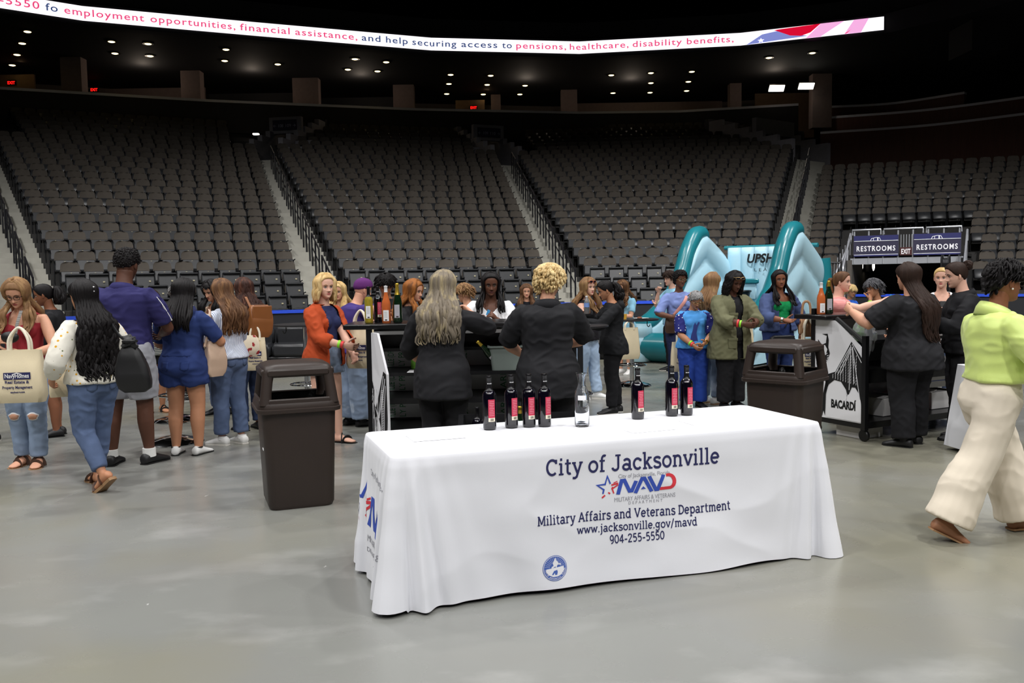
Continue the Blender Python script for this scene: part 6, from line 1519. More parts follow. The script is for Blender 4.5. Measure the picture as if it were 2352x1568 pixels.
f, r = person('grey-haired person resting a cheek on one hand at the bat-print bar', (2018, None, 10.7), PI / 2 + .35, H=1.475, head=(0, 6, 8), LA=(-.02, .115, .84), RA=(.08, .18, .72), lean=6, seed=33, pole=((-.5, .6, -1), None), curl=(.55, .5))
f.body(SK['tan'], LP['tan'], r); f.face(r, brow=(70, 64, 62)); f.pants(BLACKT, r); f.top(BLACKF, r, 'black_top', sleeve=.7, ease=.012); f.shoes(SHOEK, r, 'flat', SOLEK); f.hair(hairmat('dark_grey', (88, 88, 92), (50, 50, 54)), r, 'short', n=300, lw=.0085, lt=.006, cap=.07, hl=[.25, .22, .14, .0, -.16, -.32, -.4]); f.band(0, .86, GRNB, r)
f, r = person('heavy-set bartender in black with long dark hair reaching out at the bat-print bar', (2090, 1022), .42, H=1.635, wt=1.36, head=(-6, 8, 0), LA=(-.205, .235, .745), RA=(.12, .19, .60), LF=(-.07, -.02, .045), RF=(.075, .03, .045), toe=(20, -20), seed=34, pole=((-.6, -.4, -1), (1, -.3, -.4)))
f.body(SK['fair'], LP['fair'], r); f.pants(BLACKT, r, hem=.062, knee=.064, ease=.010, t1=1.98); f.top(BLACKF, r, 'black_shirt', k0=.43, ease=.018, flare=.014, sleeve=.9, sl_ease=.022, cuff=.006, wr=.006); f.shoes(SHOEK, r, 'sneaker', SOLEK); f.hair(HR['darkbrown'], r, 'long', end=.60, wave=.005, n=80, lw=.022, lt=.012, frontlocks=False, cap=.05, spread=.72, swing=.25)
f, r = person('blonde woman in a white cardigan holding a phone, facing the bartenders', (2158, None, 10.05), PI - .3, H=1.60, head=(14, 2, 0), RA=(.06, .15, .70), LA=(-.08, .18, .62), seed=35, curl=(.5, .8))
f.body(SK['pale'], LP['pale'], r); f.face(r, (90, 110, 120), (150, 110, 76)); f.pants(DENIM, r, 'jeans'); f.top(WHITET, r, 'cardigan', ease=.014, sleeve=1.8, cut=vneck(.74)); f.shoes(SHOEW, r, 'sneaker'); f.hair(HR['blonde'], r, 'tail_long', n=0, cap=.03, tail=(-.12, -.42, 1.0, .12), lw=.02, wave=.006); P35 = f
f, r = person('bartender in a black jacket with her brown hair clipped up, in profile', (2206, 1006), PI / 2 - .12, H=1.65, wt=1.1, head=(0, 12, 0), LA=(-.06, .21, .67), RA=(.05, .2, .66), LF=(-.05, .03, .045), RF=(.05, -.03, .045), seed=36, pole=((-.8, -.8, -.5), None))
f.body(SK['pale'], LP['pale'], r); f.face(r, brow=(50, 34, 28)); f.pants(BLACKT, r, hem=.06, knee=.06, ease=.010); f.top(fab('black_jacket', (30, 30, 33)), r, 'black_jacket', k0=.49, ease=.018, flare=.012, sleeve=1.9, sl_ease=.014, wr=.006); f.collar(MATS['cloth_black_jacket'], r, .05, .026); f.shoes(SHOEK, r, 'sneaker', SOLEK); f.hair(HR['darkbrown'], r, 'bun', n=0, cap=.04, bun=(-.52, .30, .17), lw=.02, wave=.01); G().ball(f.hpt((.345, -.05, -.16)), .02 * f.hh).obj('earring', SHOEK, r)
f, r = person('woman in a lime satin blouse and wide ivory trousers striding past the table', (2272, 1228), -PI / 2 + .10, H=1.645, wt=1.04, lean=2, head=(0, 2, 0), RA=(.12, .20, .625), LA=(-.1, .20, .62), RF=(.045, -.195, .055), LF=(-.045, .15, .045), heel=(0, 26), hipz=.497, seed=37, pole=(None, (.9, -.9, -.3)), bust=1.05)
f.body(SK['brown'], LP['brown'], r); f.face(r, (36, 24, 20), (20, 16, 15)); f.pants(IVORY, r, 'wide_trousers', k1=.635, hem=.084, knee=.070, ease=.012, t1=1.97, wr=.004, wf=8); f.top(LIME, r, 'satin_blouse', k0=.585, ease=.018, sleeve=1.9, sl_ease=.020, puff=.006, flare=.008, wr=.006, wf=11); f.collar(LIME, r, .052, .030, gap=40, tilt=.02); f.shoes(mat('tan_heel', (150, 104, 76), .5, noise=0), r, 'flat', SOLEB)
f.hair(HR['black'], r, 'short', n=200, lw=.018, lt=.004, cap=.058, wave=.001, lk=(.12, .22), out=.0, rough=.010, hl=[.24, .22, .14, .06, .02, -.16, -.34]); f.glasses(r, FRAMEK, False, None, .115, .085); G().ball(f.hpt((.352, -.02, -.17)), .026 * f.hh).obj('earring', PEARL, r); P37 = f

# ------------------------------------------------------------------ bars
BARK = mat('black_bar_laminate', (17, 17, 19), .28, noise=.05); PANELW = mat('white_print_panel', (228, 228, 232), .5, noise=.04, nscale=3); ARTK = mat('black_print', (18, 18, 20), .55, noise=0)
GREYB = mat('grey_backing_board', (205, 207, 210), .7, noise=.08); GREENP = mat('green_print', (36, 124, 76), .7, noise=0); ORANGE = mat('orange_warning_strip', (226, 140, 40), .6, noise=0)
CHROME = mat('chrome', (215, 217, 220), .10, metal=1, noise=.03); STEELD = mat('dark_steel', (60, 60, 64), .35, metal=.6, noise=0)
BT = 1.19
A0 = atdepth(803, 745, 8.0); bx = A0[0]
bar = thing('bar_cart', 'black wine bar with open shelves between the two bartenders and the white tee', 'bar', (bx, 7.78, 0), .03)
BLn = 2.12
G().box((BLn / 2, .33, BT - .02), (BLn + .04, .66, .045), None, 0, .008).obj('countertop', BARK, bar); G().box((BLn / 2 + .1, .02, BT - .075), (BLn - .3, .03, .03)).obj('light_strip', mat('strip_metal', (150, 150, 150), .3, metal=.7, noise=0), bar)
for x in (.2, BLn - .05):
    for y in (.04, .6): G().box((x, y, BT / 2 - .02), (.045, .045, BT - .04)).obj('post', BARK, bar, smooth=False)
G().box((BLn / 2 + .08, .61, .64), (BLn - .25, .02, 1.04)).obj('front_panel', BARK, bar, smooth=False)
for z, d_ in ((.94, .30), (.74, .56), (.50, .56), (.24, .56)): G().box((BLn / 2 + .08, .62 - d_ / 2, z), (BLn - .22, d_, .03 if z != .50 else .05)).obj('shelf', BARK, bar, smooth=False)
for z, h in ((.84, .16), (.62, .18), (.37, .19), (.13, .18)):
    bd = G().box((BLn / 2 + .08, .585, z), (BLn - .3, .015, h)).obj('backing_board', GREYB, bar, smooth=False)
    g = G(); k = 0
    for t, x in (('ILLE (DP', .36), ('LY PRI', .46), ('USED', .95), ('DAILY', 1.05), ('ARE', 1.42), ('HIR', 1.7)):
        text_on(g, t, (x, .576, z - h * .45), (0, 0, 1), (-1, 0, 0), .085, .001, wmax=h * .9)
    g.obj('green_lettering', GREENP, bd, smooth=False, fix=False)
G().box((.62, .07, .50), (.5, .012, .045)).obj('warning_strip', ORANGE, bar, smooth=False)
# flared end panel with the inked bat drawing
Rp = rotz(-58 * D2R)
def panel_frame(O, ang): return V(*O), V(math.cos(ang), math.sin(ang), 0), V(0, 0, 1)
O_, X_, Y_ = panel_frame((.21, .04, 0), -62 * D2R)
pn = G().prism([(0, .1), (.38, .1), (.37, .78), (.17, 1.12), (0, 1.12)], O_, X_, Y_, -.02).obj('end_panel', PANELW, bar, smooth=False)
def art(g, P, O, X, Y, mi=0, w=None, lift=.003, closed=False):
    v, f = strip(np.array(P), w, closed) if w else refine(np.array(P, float), [tuple(range(len(P)))], 9)
    N = np.cross(X, Y); g.add(O + np.outer(v[:, 0], X) + np.outer(v[:, 1], Y) + N * lift, f, mi)
g = G()
for P in ([(.0, .1), (0, .62), (.03, .7), (.07, .62), (.06, .5), (.10, .46), (.14, .52), (.12, .3), (.17, .1)], [(.16, .55), (.30, .80), (.36, .78), (.37, .4), (.33, .1), (.20, .1), (.21, .3), (.15, .42)]): art(g, P, O_, X_, Y_)
for P in ([(.10, .46), (.16, .38), (.30, .76)], [(.18, .38), (.335, .74)], [(.22, .1), (.25, .5), (.33, .72)], [(.28, .1), (.30, .45), (.345, .68)], [(.06, .1), (.07, .34), (.04, .6)], [(.09, .12), (.10, .38)], [(.02, .2), (.03, .5)], [(.13, .12), (.12, .3)]): art(g, P, O_, X_, Y_, 1, .012, .004)
rs = random.Random(5)
for i in range(46):
    x, z = rs.uniform(.0, .16), rs.uniform(.12, .62); art(g, [(x, z), (x + .008, z + rs.uniform(.02, .05))], O_, X_, Y_, 1, .006, .005)
for i in range(34):
    t = i / 34.0; art(g, [(.235, .14 + .5 * t), (.30, .13 + .52 * t)], O_, X_, Y_, 1, .005, .005)
g.obj('bat_print', [ARTK, PANELW], pn, smooth=False, fix=False)
G().box(O_ + Y_ * .6 - X_ * .0, (.035, .035, 1.1)).obj('post', BARK, bar, smooth=False)
# bottles on the wine bar
BZ = BT + .0035
for (x, d, lab, gm, cm, kind, h, fz) in ((848, 8.0, 'white wine bottle at the end of the wine bar', mat('white_wine', (206, 190, 70), .04, noise=0, trans=.6, ior=1.4), FOIL, 'white', .335, False), (869, 8.12, 'red-label wine bottle on the wine bar between the white wine and the rose', WINE, FOIL, 'red', .335, False),
                                         (888, 7.98, 'rose wine bottle with a white cap on the wine bar', mat('rose_wine', (226, 120, 66), .05, noise=0, trans=.35, ior=1.4), WHT, 'rose', .335, False), (914, 7.98, 'green sparkling wine bottle with gold foil on the wine bar', mat('green_bottle', (14, 34, 18), .05, noise=0, coat=.5), mat('gold_foil', (214, 180, 70), .3, metal=.8, noise=.1), 'fizz', .355, True)):
    p = atdepth(x, 742, d); wine_bottle((p[0], p[1], BZ), .15, lab, gm, cm, h, 'white' if kind == 'fizz' else kind, 'bottles for sampling on the bars', .25 if kind == 'rose' else .215, fz)
# tub of bottles on the shelf and small things
TUBM = mat('grey_tub', (112, 122, 118), .5, noise=.06); p = atdepth(1161, 850, 8.05)
tub = thing('tub', 'grey plastic tub of ice and bottles on the wine bar shelf', 'tub', (p[0], 7.99, .757), .03); g = G(); g.loft([rrect(.12, .09, .03, 0), rrect(.145, .11, .03, .2), rrect(.16, .122, .03, .205), rrect(.16, .122, .03, .22), rrect(.14, .105, .03, .22), rrect(.115, .085, .03, .02)], True); g.obj('tub_body', TUBM, tub)
b1 = wine_bottle((p[0] - .03, 7.97, .79), 0, 'gold-topped bottle leaning in the grey tub', MATS['green_bottle'], MATS['gold_foil'], .33, 'white', None, .25, True); b1.rotation_euler = (.25, -.75, 0)
r = thing('carton', 'amber boxed bottle standing beside the grey tub', 'box', (p[0] + .215, 7.96, .757)); G().box((0, 0, .09), (.07, .07, .18)).obj('box', mat('amber_box', (132, 60, 36), .4, noise=.1), r, smooth=False); G().box((-.005, -.037, .085), (.04, .003, .11)).obj('label', WHT, r, smooth=False)
CLEARP = mat('clear_plastic', (235, 238, 242), .12, noise=0, trans=.75, ior=1.2, alpha=.75)
def crumple(name, lab, cat, c, size, m, seed, parent=None):
    g = G(); g.ball((0, 0, 0), size, None, 22, 14); v = g.verts(); n = v / (np.linalg.norm(v, axis=1, keepdims=True) + 1e-6); v = v + n * (np.abs(vnoise(v / np.array(size) * 1.6 + seed))[:, None]) * np.array(size) * 1.1
    o = mk(name, v, g.f, m, None, True, None, 25); o.location = tuple(map(float, c)); return tag(o, lab, cat)
q = atdepth(1168, 775, 8.1); crumple('plastic_bag', 'crumpled clear plastic bag hanging under the wine bar counter', 'bag', (q[0], 8.0, 1.06), (.055, .04, .085), CLEARP, 3)
q = atdepth(965, 868, 7.9); r = thing('paper', 'white paper lying on the wine bar shelf by the grey-haired bartender', 'paper', (q[0], 7.95, .758)); G().box((0, 0, 0), (.22, .2, .003)).obj('sheet', WHT, r, smooth=False)
for i, (x, lab) in enumerate(((950, 'green drink can on the wine bar shelf nearer the end panel'), (966, 'green drink can on the wine bar shelf nearer the bartender'))):
    q = atdepth(x, 850, 8.1); r = thing('drink_can', lab, 'can', (q[0], 8.17, .757)); G().lathe([(.001, .0), (.026, 0), (.032, .01), (.032, .108), (.026, .12), (.001, .12)], n=18).obj('can_body', mat('green_can', (110, 170, 60), .3, metal=.4, noise=.2), r)
# low crate of bottles behind the draped table
q = atdepth(1200, 960, 6.25); cr = thing('crate', 'black bottle crate on a low stand behind the white table', 'crate', (q[0], 6.18, 0), .05)
G().loft([rrect(.40, .20, .03, .36), rrect(.43, .23, .03, .58), rrect(.45, .25, .03, .585), rrect(.45, .25, .03, .60), rrect(.415, .215, .03, .60), rrect(.385, .185, .03, .38)], True).obj('crate_body', BARK, cr)
for sx in (-1, 1):
    for sy in (-1, 1): G().tube([(sx * .36, sy * .16, 0), (sx * .36, sy * .16, .37)], .018, 8).obj('leg', BARK, cr)
for i, (dx, dy, lab) in enumerate(((-.32, .02, 'dark bottle standing in the crate, farthest from the carafe'), (-.26, -.06, 'dark bottle in the crate beside the end bottle'), (-.02, .0, 'gold-topped bottle in the middle of the crate'))):
    if i < 2: wine_bottle((q[0] + dx, 6.18 + dy, .385), .3 * i, lab, WINE, FOIL, .30, 'white', 'bottles in the crate')
    else: wine_bottle((q[0] + dx, 6.18 + dy, .385), 0, lab, MATS['green_bottle'], MATS['gold_foil'], .30, 'white', 'bottles in the crate', .25, True)

# the second bar, with the bat poster on its end
C0 = V(3.27, 8.19, 0); ang = math.atan2(.46, .89); b2 = thing('bar_cart', 'black wheeled bar with a bat poster on its end, behind the second litter bin', 'bar', C0, ang); LB = 1.75
G().box((LB / 2 - .03, .58, 1.15), (LB + .16, .40, .045), None, 0, .008).obj('countertop', BARK, b2); G().box((LB / 2, .30, .66), (LB, .56, .03)).obj('shelf', BARK, b2, smooth=False); G().box((LB / 2, .3, .15), (LB, .6, .06)).obj('base_tray', BARK, b2, smooth=False); G().box((LB / 2, .05, .60), (LB, .04, .12)).obj('shelf_lip', BARK, b2, smooth=False); G().box((LB / 2, .35, .92), (LB, .5, .03)).obj('shelf', BARK, b2, smooth=False)
G().box((LB / 2, .62, .66), (LB, .02, .95)).obj('front_panel', GREYB, b2, smooth=False)
for x, y, h in ((0, 0, .90), (0, .62, 1.14), (LB, 0, .9), (LB, .62, 1.14)): G().box((x, y, .1 + h / 2), (.045, .045, h - .02)).obj('post', BARK, b2, smooth=False)
g = G().tube([(0, 0, .92), (0, .34, 1.14)], .022, 8).obj('slanted_rail', BARK, b2)
CW = mat('caster_rubber', (16, 16, 17), .35, noise=0)
for x in (.02, LB - .02):
    for y in (.02, .6):
        c = G().lathe([(.012, -.02), (.048, -.02), (.055, -.012), (.055, .012), (.048, .02), (.012, .02)], (x, y, .056), 20, R=roty(PI / 2)).obj('caster', CW, b2); G().box((x, y, .115), (.05, .07, .03), None, 0, .01).obj('fork', STEELD, c)
# poster: local frame on the end x = 0, seen from -x; u runs from the far edge (u=0) to the near edge (u=.6)
O_, X_, Y_ = V(-.012, .61, 0), V(0, -1, 0), V(0, 0, 1)
pn = G().prism([(0, .17), (.60, .17), (.60, .86), (.28, 1.12), (0, 1.12)], O_, X_, Y_, -.012).obj('end_panel', PANELW, b2, smooth=False)
g = G()
def A_(P, mi=0, w=None, lift=.003): art(g, P, O_, X_, Y_, mi, w, lift)
# wing
A_([(.18, .60), (.27, .63), (.38, .80), (.46, .93), (.52, .86), (.585, .78), (.588, .22), (.57, .34), (.55, .45), (.51, .50), (.47, .50), (.44, .44), (.425, .40), (.40, .47), (.34, .54), (.26, .55), (.19, .50), (.14, .40), (.15, .54)])
A_([(.05, .62), (.10, .60), (.15, .52), (.12, .40), (.09, .26), (.05, .20), (.08, .19), (.10, .24), (.11, .18), (.125, .24), (.145, .19), (.15, .26), (.155, .40), (.19, .52), (.18, .62), (.10, .74), (.03, .70)])   # body, arm and claw
for P in ([(.27, .61), (.45, .88)], [(.30, .60), (.455, .87)], [(.33, .60), (.46, .86)], [(.455, .90), (.44, .47)], [(.47, .88), (.50, .54)], [(.475, .88), (.565, .40)], [(.47, .91), (.58, .74)]): A_(P, 1, .007, .005)
for i in range(110):
    a, b_ = (i % 11) / 11.0, (i // 11) / 10.0; x = .21 + .34 * a; z = .58 - .05 * a + (.20 + .10 * a) * b_
    if x > .24 and z < .60 + (x - .24) * 1.1 and z < .80: A_([(x, z - .011), (x + .004, z + .011)], 1, .0045, .005)
# head: ears, eye, muzzle
A_([(.06, .80), (.05, .93), (.10, .88), (.15, .90), (.16, .97), (.10, .985), (.17, .99), (.185, .93), (.18, .86), (.20, .80), (.16, .72), (.10, .70)], 0)
A_([(.08, .82), (.09, .87), (.14, .88), (.17, .84), (.15, .78)], 1, None, .005); A_([(.11 + .018 * math.cos(t), .85 + .014 * math.sin(t)) for t in np.linspace(0, 6.2, 12)], 0, None, .006)
for i in range(16): a = i * .4; A_([(.12 + .05 * math.cos(a), .76 + .04 * math.sin(a)), (.12 + .075 * math.cos(a), .76 + .06 * math.sin(a))], 1, .005, .006)
# two round hills under the wing, and the name
A_([(.29 + .125 * math.cos(t), .37 + .14 * math.sin(t)) for t in np.linspace(0, PI, 16)] + [(.165, .18), (.585, .18), (.585, .30)] + [(.49 + .09 * math.cos(t), .35 + .10 * math.sin(t)) for t in np.linspace(.1, PI, 12)], 1, None, .0042)
v, f = text2d('BACARD\u00cd', .105, 1.0, .005, wmax=.30); g.add(O_ + np.outer(v[:, 0] + .225, X_) + np.outer(v[:, 1] + .285, Y_) + np.cross(X_, Y_) * .006, f, 0)
g.obj('bat_print', [ARTK, PANELW], pn, smooth=False, fix=False)
Rb = rotz(ang)
def b2w(x, y, z): return C0 + Rb @ V(x, y, z)
wine_bottle(b2w(-.02, .52, 1.176), .2, 'rose wine bottle on the bat-print bar', MATS['rose_wine'], WHT, .31, 'rose', 'bottles for sampling on the bars', .25); wine_bottle(b2w(.06, .50, 1.176), .1, 'green sparkling wine bottle with gold foil on the bat-print bar', MATS['green_bottle'], MATS['gold_foil'], .325, 'white', 'bottles for sampling on the bars', .25, True)
q = b2w(.16, .14, .98); crumple('plastic_bag', 'crumpled clear plastic bag spilling from the bat-print bar', 'bag', q, (.075, .06, .13), CLEARP, 8)
for i, (x, y, z, lab, m_) in enumerate(((.22, .25, .937, 'green drink can on the upper shelf of the bat-print bar', MATS['green_can']), (.30, .2, .937, 'dark cola can with a round logo on the bat-print bar', mat('dark_can', (24, 26, 40), .3, metal=.4, noise=0)), (.20, .2, .677, 'green drink can on the lower shelf of the bat-print bar', MATS['green_can']))):
    r = thing('drink_can', lab, 'can', b2w(x, y, z), ang); G().lathe([(.001, .0), (.026, 0), (.033, .01), (.033, .112), (.026, .122), (.001, .122)], n=18).obj('can_body', m_, r)
    if i == 1: g = G(); a = np.linspace(-.5, .5, 7); [label_patch(g, .0335, .05 + dz, .05 + dz + .012, -.45 + abs(dz - .012) * 8, .45 - abs(dz - .012) * 8, k_, .0006) for dz, k_ in ((.0, 1), (.012, 2), (.024, 0))]; g.obj('can_logo', [REDL, INKB, WHT], r, fix=False)
BOXW = mat('white_carton', (206, 204, 204), .75, noise=.05); BOXP = mat('pink_carton', (214, 170, 176), .75, noise=.05)
bi = 0
for (x, y, w, h, m_, lab) in ((.18, -.02, .30, .105, BOXW, 'white carton on the floor next to the bat poster'), (.52, .02, .32, .34, BOXW, 'white carton on the base tray behind the heavy-set bartender'), (.88, .05, .3, .28, BOXP, 'pinkish carton on the base tray of the bat-print bar'), (1.30, .06, .34, .32, BOXW, 'white carton on the base tray by the bartender in profile')):
    k_ = .105 if bi == 0 else .17; r = thing('carton', lab, 'box', b2w(x + .05, y + .28, 0 if bi == 0 else .182), ang + (.05 if bi == 1 else 0)); bi += 1; G().box((0, 0, k_ / 2), (w, .30, k_), None, 0, .004).obj('box', m_, r, smooth=False)
    for s_ in (-1, 1) if k_ > .15 else (): G().box((s_ * (w / 2 - .045), 0, k_ + .012), (.09, .28, .004), roty(s_ * .25)).obj('flap', m_, r, smooth=False)
for (x, z, w, h, lab) in ((1.0, .8, .5, .24, 'white boxed stock with blue lines on the upper shelf of the bat-print bar'), (1.25, .42, .6, .24, 'white boxed stock with blue lines under the shelf of the bat-print bar')):
    r = thing('carton', lab, 'box', b2w(x, .34, .677 if z > .7 else .39), ang); G().box((0, 0, h / 2), (w, .2, h - .01)).obj('box', BOXW, r, smooth=False); g = G(); [g.box((0, -.101, h * k_), (w * .9, .002, .006)) for k_ in (.3, .6)]; g.obj('blue_lines', INKB, r, smooth=False)

# ------------------------------------------------------------------ high round tables
TOPM = mat('grey_table_top', (150, 148, 146), .4, noise=.06); EDGE = mat('dark_table_edge', (34, 34, 36), .4, noise=0)
def high_table(x, d, label, ring=True, hook=True, z=1.05):
    p = atdepth(x, 900, d); r = thing('high_table', label, 'table', (p[0], p[1], 0), 0, 'high round tables')
    G().lathe([(.001, z - .02), (.36, z - .02), (.38, z - .012), (.38, z - .004), (.36, z), (.001, z)], n=40).obj('tabletop', TOPM, r, angle=30); G().lathe([(.379, z - .02), (.388, z - .016), (.388, z - .001), (.379, z + .002)], n=40).obj('edge_band', EDGE, r)
    G().lathe([(.033, .03), (.033, z - .03)], n=20).obj('pole', CHROME, r); G().lathe([(.001, 0), (.27, 0), (.275, .008), (.24, .03), (.12, .06), (.04, .075), (.001, .075)], n=40).obj('base', CHROME, r)
    if ring: g = G(); a = np.linspace(0, 2 * PI, 36, endpoint=False); g.tube(np.stack([.2 * np.cos(a), .2 * np.sin(a), np.full(36, .30)], 1), .012, 8, closed=True); [g.tube([(0, 0, .3), (.2 * math.cos(t), .2 * math.sin(t), .3)], .008, 6) for t in (0, 2.1, 4.2)]; g.obj('foot_ring', CHROME, r)
    if hook:
        for t in (-.9, -2.2): G().tube(crom([(.30 * math.cos(t), .3 * math.sin(t), z - .02), (.3 * math.cos(t), .3 * math.sin(t), z - .08), (.33 * math.cos(t), .33 * math.sin(t), z - .10), (.35 * math.cos(t), .35 * math.sin(t), z - .07)], 9), .006, 6).obj('bag_hook', EDGE, r)
    return r
high_table(397, 8.75, 'high round table with a chrome dome base between the romper woman and the tall man', False); high_table(408, 10.15, 'high round table farther off between the romper woman and the tall man'); high_table(1452, 12.7, 'high round table with a chrome pole and foot ring, plates of food on it', z=.96); high_table(1318, 9.7, 'high round table between the curly blonde bartender and the black hoodie'); high_table(706, 11.0, 'high round table behind the rust shirt woman')
PLATE_ = mat('white_plate', (232, 230, 226), .4, noise=0); FOOD = mat('brown_food', (120, 66, 44), .7, noise=.3, nscale=30); CUPY = mat('yellow_cup', (232, 182, 74), .4, noise=.05)
def on_table(x, d, z, dx, dy): p = atdepth(x, 900, d); return V(p[0] + dx, p[1] + dy, z)
for (dx, dy, lab, x, d, z) in ((.12, -.1, 'white plate of food on the high table with the foot ring', 1452, 12.7, .96), (.06, -.18, 'white plate under the hoodie woman s hand on the high table', 1318, 9.7, 1.05), (-.1, .0, 'white plate on the high table among the group round the tall man', 397, 8.75, 1.05)):
    r = thing('plate', lab.replace(' s ', "'s "), 'plate', on_table(x, d, z + .002, dx, dy)); G().lathe([(.001, .0), (.06, .0), (.11, .012), (.112, .015), (.06, .005), (.001, .005)], n=28).obj('dish', PLATE_, r)
    g = G(); rs = random.Random(int(x)); [g.ball((rs.uniform(-.05, .05), rs.uniform(-.05, .05), .018), (.024, .02, .015), None, 8, 6) for i in range(5)]; tag(g.obj('food', FOOD, r), kind='stuff')
r = thing('cup', 'small yellow cup on the high table with the foot ring', 'cup', on_table(1452, 12.7, .963, -.12, -.12)); G().lathe([(.001, 0), (.03, 0), (.038, .075), (.036, .075), (.028, .005), (.001, .005)], n=20, cap=False).obj('cup_wall', CUPY, r)

# ------------------------------------------------------------------ bags
CANV = mat('natural_canvas', (222, 208, 176), .85, noise=.06, bump=.15, bscale=200); ROPE = mat('cotton_rope', (232, 224, 204), .85, noise=.08)
def tote(c, rz, w, h, label, d=.10, printed=True, handles=.28, group='canvas tote bags'):
    """canvas bag: c is the middle of its mouth"""
    r = thing('tote_bag', label, 'bag', c, rz, group); g = G(); rings = []
    for t in np.linspace(1, 0, 9):
        k = 1 - .12 * (1 - t) ** 2; dd = d * (.35 + .9 * math.sin(min(t * 1.5, 1) * PI / 2)) if t > .02 else d * .6; q = rrect(w / 2 * k * (1 if t < .95 else .93), dd / 2 * (1 if t < .95 else .7), min(.04, dd * .3), -h * t, 6)
        for j in range(len(q)): q[j, 1] += .012 * float(vnoise(V(q[j, 0] * 9, q[j, 2] * 8, rz * 3 + (5 if q[j, 1] > 0 else 0)))); 
        rings.append(q)
    inn = [q * [.94, .8, 1] for q in rings[::-1][:3]]
    g.loft(rings + inn, True); g.obj('bag_body', CANV, r, angle=60)
    for s_ in (-1, 1): G().tube(crom([(-w * .22, s_ * d * .2, -.03), (-w * .2, s_ * d * .2, handles * .5), (-w * .06, s_ * d * .05, handles), (w * .06, s_ * d * .05, handles), (w * .2, s_ * d * .2, handles * .5), (w * .22, s_ * d * .2, -.03)], 22), .011, 8).obj('handle', ROPE, r)
    if printed:
        g = G(); y = -d / 2 * 1.24 - .006; g.box((.0, y, -h * .48), (w * .56, .002, h * .13)); k = w / .38
        for t, z, sz, wm in (('Real Estate &', -.62, .034, .5), ('Property Management', -.72, .034, .62), ('navyhomes.com', -.80, .02, .3)): text_on(g, t, (0, y - .003, h * z), (1, 0, 0), (0, 0, 1), sz * k, .001, align='C', wmax=w * wm, offset=.001)
        text_on(g, 'NavyHomes', (0, y - .003, -h * .515), (1, 0, 0), (0, 0, 1), .05 * k, .001, 1, 'C', wmax=w * .5, offset=.001); art(g, [(-w * .1, -h * .455), (0, -h * .425), (w * .1, -h * .455)], V(0, y, 0), V(1, 0, 0), V(0, 0, 1), 1, .008, .004); g.obj('printed_lettering', [INK, PANELW], r, smooth=False, fix=False)
    return r
tote(atdepth(46, 803, 7.24), .12, .37, .43, 'canvas tote bag held up by the woman in the red tank top', .13, True, .17)
tote(atdepth(829, 752, 8.75), -.25, .30, .40, 'canvas tote bag hanging beside the purple-capped person at the wine bar', .12, True, .16)
tote(atdepth(1566, 785, 10.8), .1, .27, .36, 'canvas tote bag hanging behind the star-sleeved woman', .09, True, .2)
tote(atdepth(1445, 752, 12.35), .3, .30, .44, 'plain canvas tote bag hanging from the high table hook', .08, False, .08)
tote(atdepth(1856, 778, 8.98), .15, .24, .32, 'canvas tote bag hanging at the inflatable side of the bat-print bar', .10, True, .2)
tote(atdepth(1706, 752, 10.75), -.1, .26, .40, 'plain canvas tote bag hanging behind the olive jacket', .1, False, .2)
tote(atdepth(586, 775, 9.2), .2, .22, .34, 'canvas tote bag beside the curly-haired woman', .08, True, .12)
def soft_bag(name, label, c, rz, w, h, d, m, strap=None, flap=False, parent=None):
    r = thing(name, label, 'bag', c, rz); g = G(); rings = []
    for t in np.linspace(0, 1, 10): k = (.80 + .28 * math.sin(t * PI * .8)) if not flap else (.9 + .12 * math.sin(t * PI)); rings.append(rrect(w / 2 * k * (1 if 0 < t < 1 else .8), d / 2 * (.35 + .75 * math.sin(.25 + t * 2.4)), min(.03, d * .2), -h * t, 6))
    g.loft(rings); v = g.verts(); v = v + .010 * np.stack([vnoise(v * 13), vnoise(v * 13 + 9), 0 * v[:, 0]], 1); mk('bag_body', v, g.f, m, r, True, None, 60)
    if flap: G().box((0, -d * .52, -h * .25), (w * .86, .014, h * .45), rotx(.08), 0, .006).obj('flap', m, r)
    if strap is not None: G().tube(crom(strap, 20), .013, 8, .005).obj('strap', m, r)
    return r
bq = atdepth(296, 783, 6.55); NYL = mat('black_nylon', (20, 20, 22), .5, noise=.08); r = thing('drawstring_bag', 'black drawstring bag slung on the walking woman in the floral blouse', 'bag', bq, .15); g = G(); rings = []
for t in np.linspace(0, 1, 14): w_ = np.interp(t, [0, .08, .2, .5, .8, .95, 1], [.045, .04, .075, .112, .128, .118, .08]); d_ = np.interp(t, [0, .08, .3, .7, 1], [.035, .03, .06, .07, .03]); rings.append(rrect(w_, d_, d_ * .7, -.38 * t, 7) + V(.03 * t, 0, 0))
g.loft(rings); v = g.verts(); v = v + .010 * np.stack([vnoise(v * [14, 14, 5]), vnoise(v * [16, 16, 5] + 9), 0 * v[:, 0]], 1); mk('bag_body', v, g.f, NYL, r, True, None, 70)
sh = np.array(P3.root.matrix_basis @ Vector(P3.sh[1])); loc = rotz(-.15) @ (sh - bq); G().tube(crom([(0, .0, -.01), loc * .35 + V(.0, -.05, .0), loc * .8 + V(.0, -.05, .05), loc + V(0, .02, .055), loc + V(0, .09, .0)], 22), .012, 8, .005).obj('strap', NYL, r)
crumple('bag_bow', 'black ruffled bow on top of the drawstring bag', 'bow', bq + V(.015, -.03, .0), (.042, .028, .034), NYL, 2)
bq = atdepth(492, 782, 8.2); soft_bag('shoulder_bag', 'beige leather shoulder bag on the striped blouse woman', bq, .9, .19, .33, .10, mat('beige_leather', (196, 168, 146), .5, noise=.05), [(-.1, 0, -.05), (-.05, .0, .12), (.0, .05, .26), (.04, .12, .26), (.1, .05, .0)])
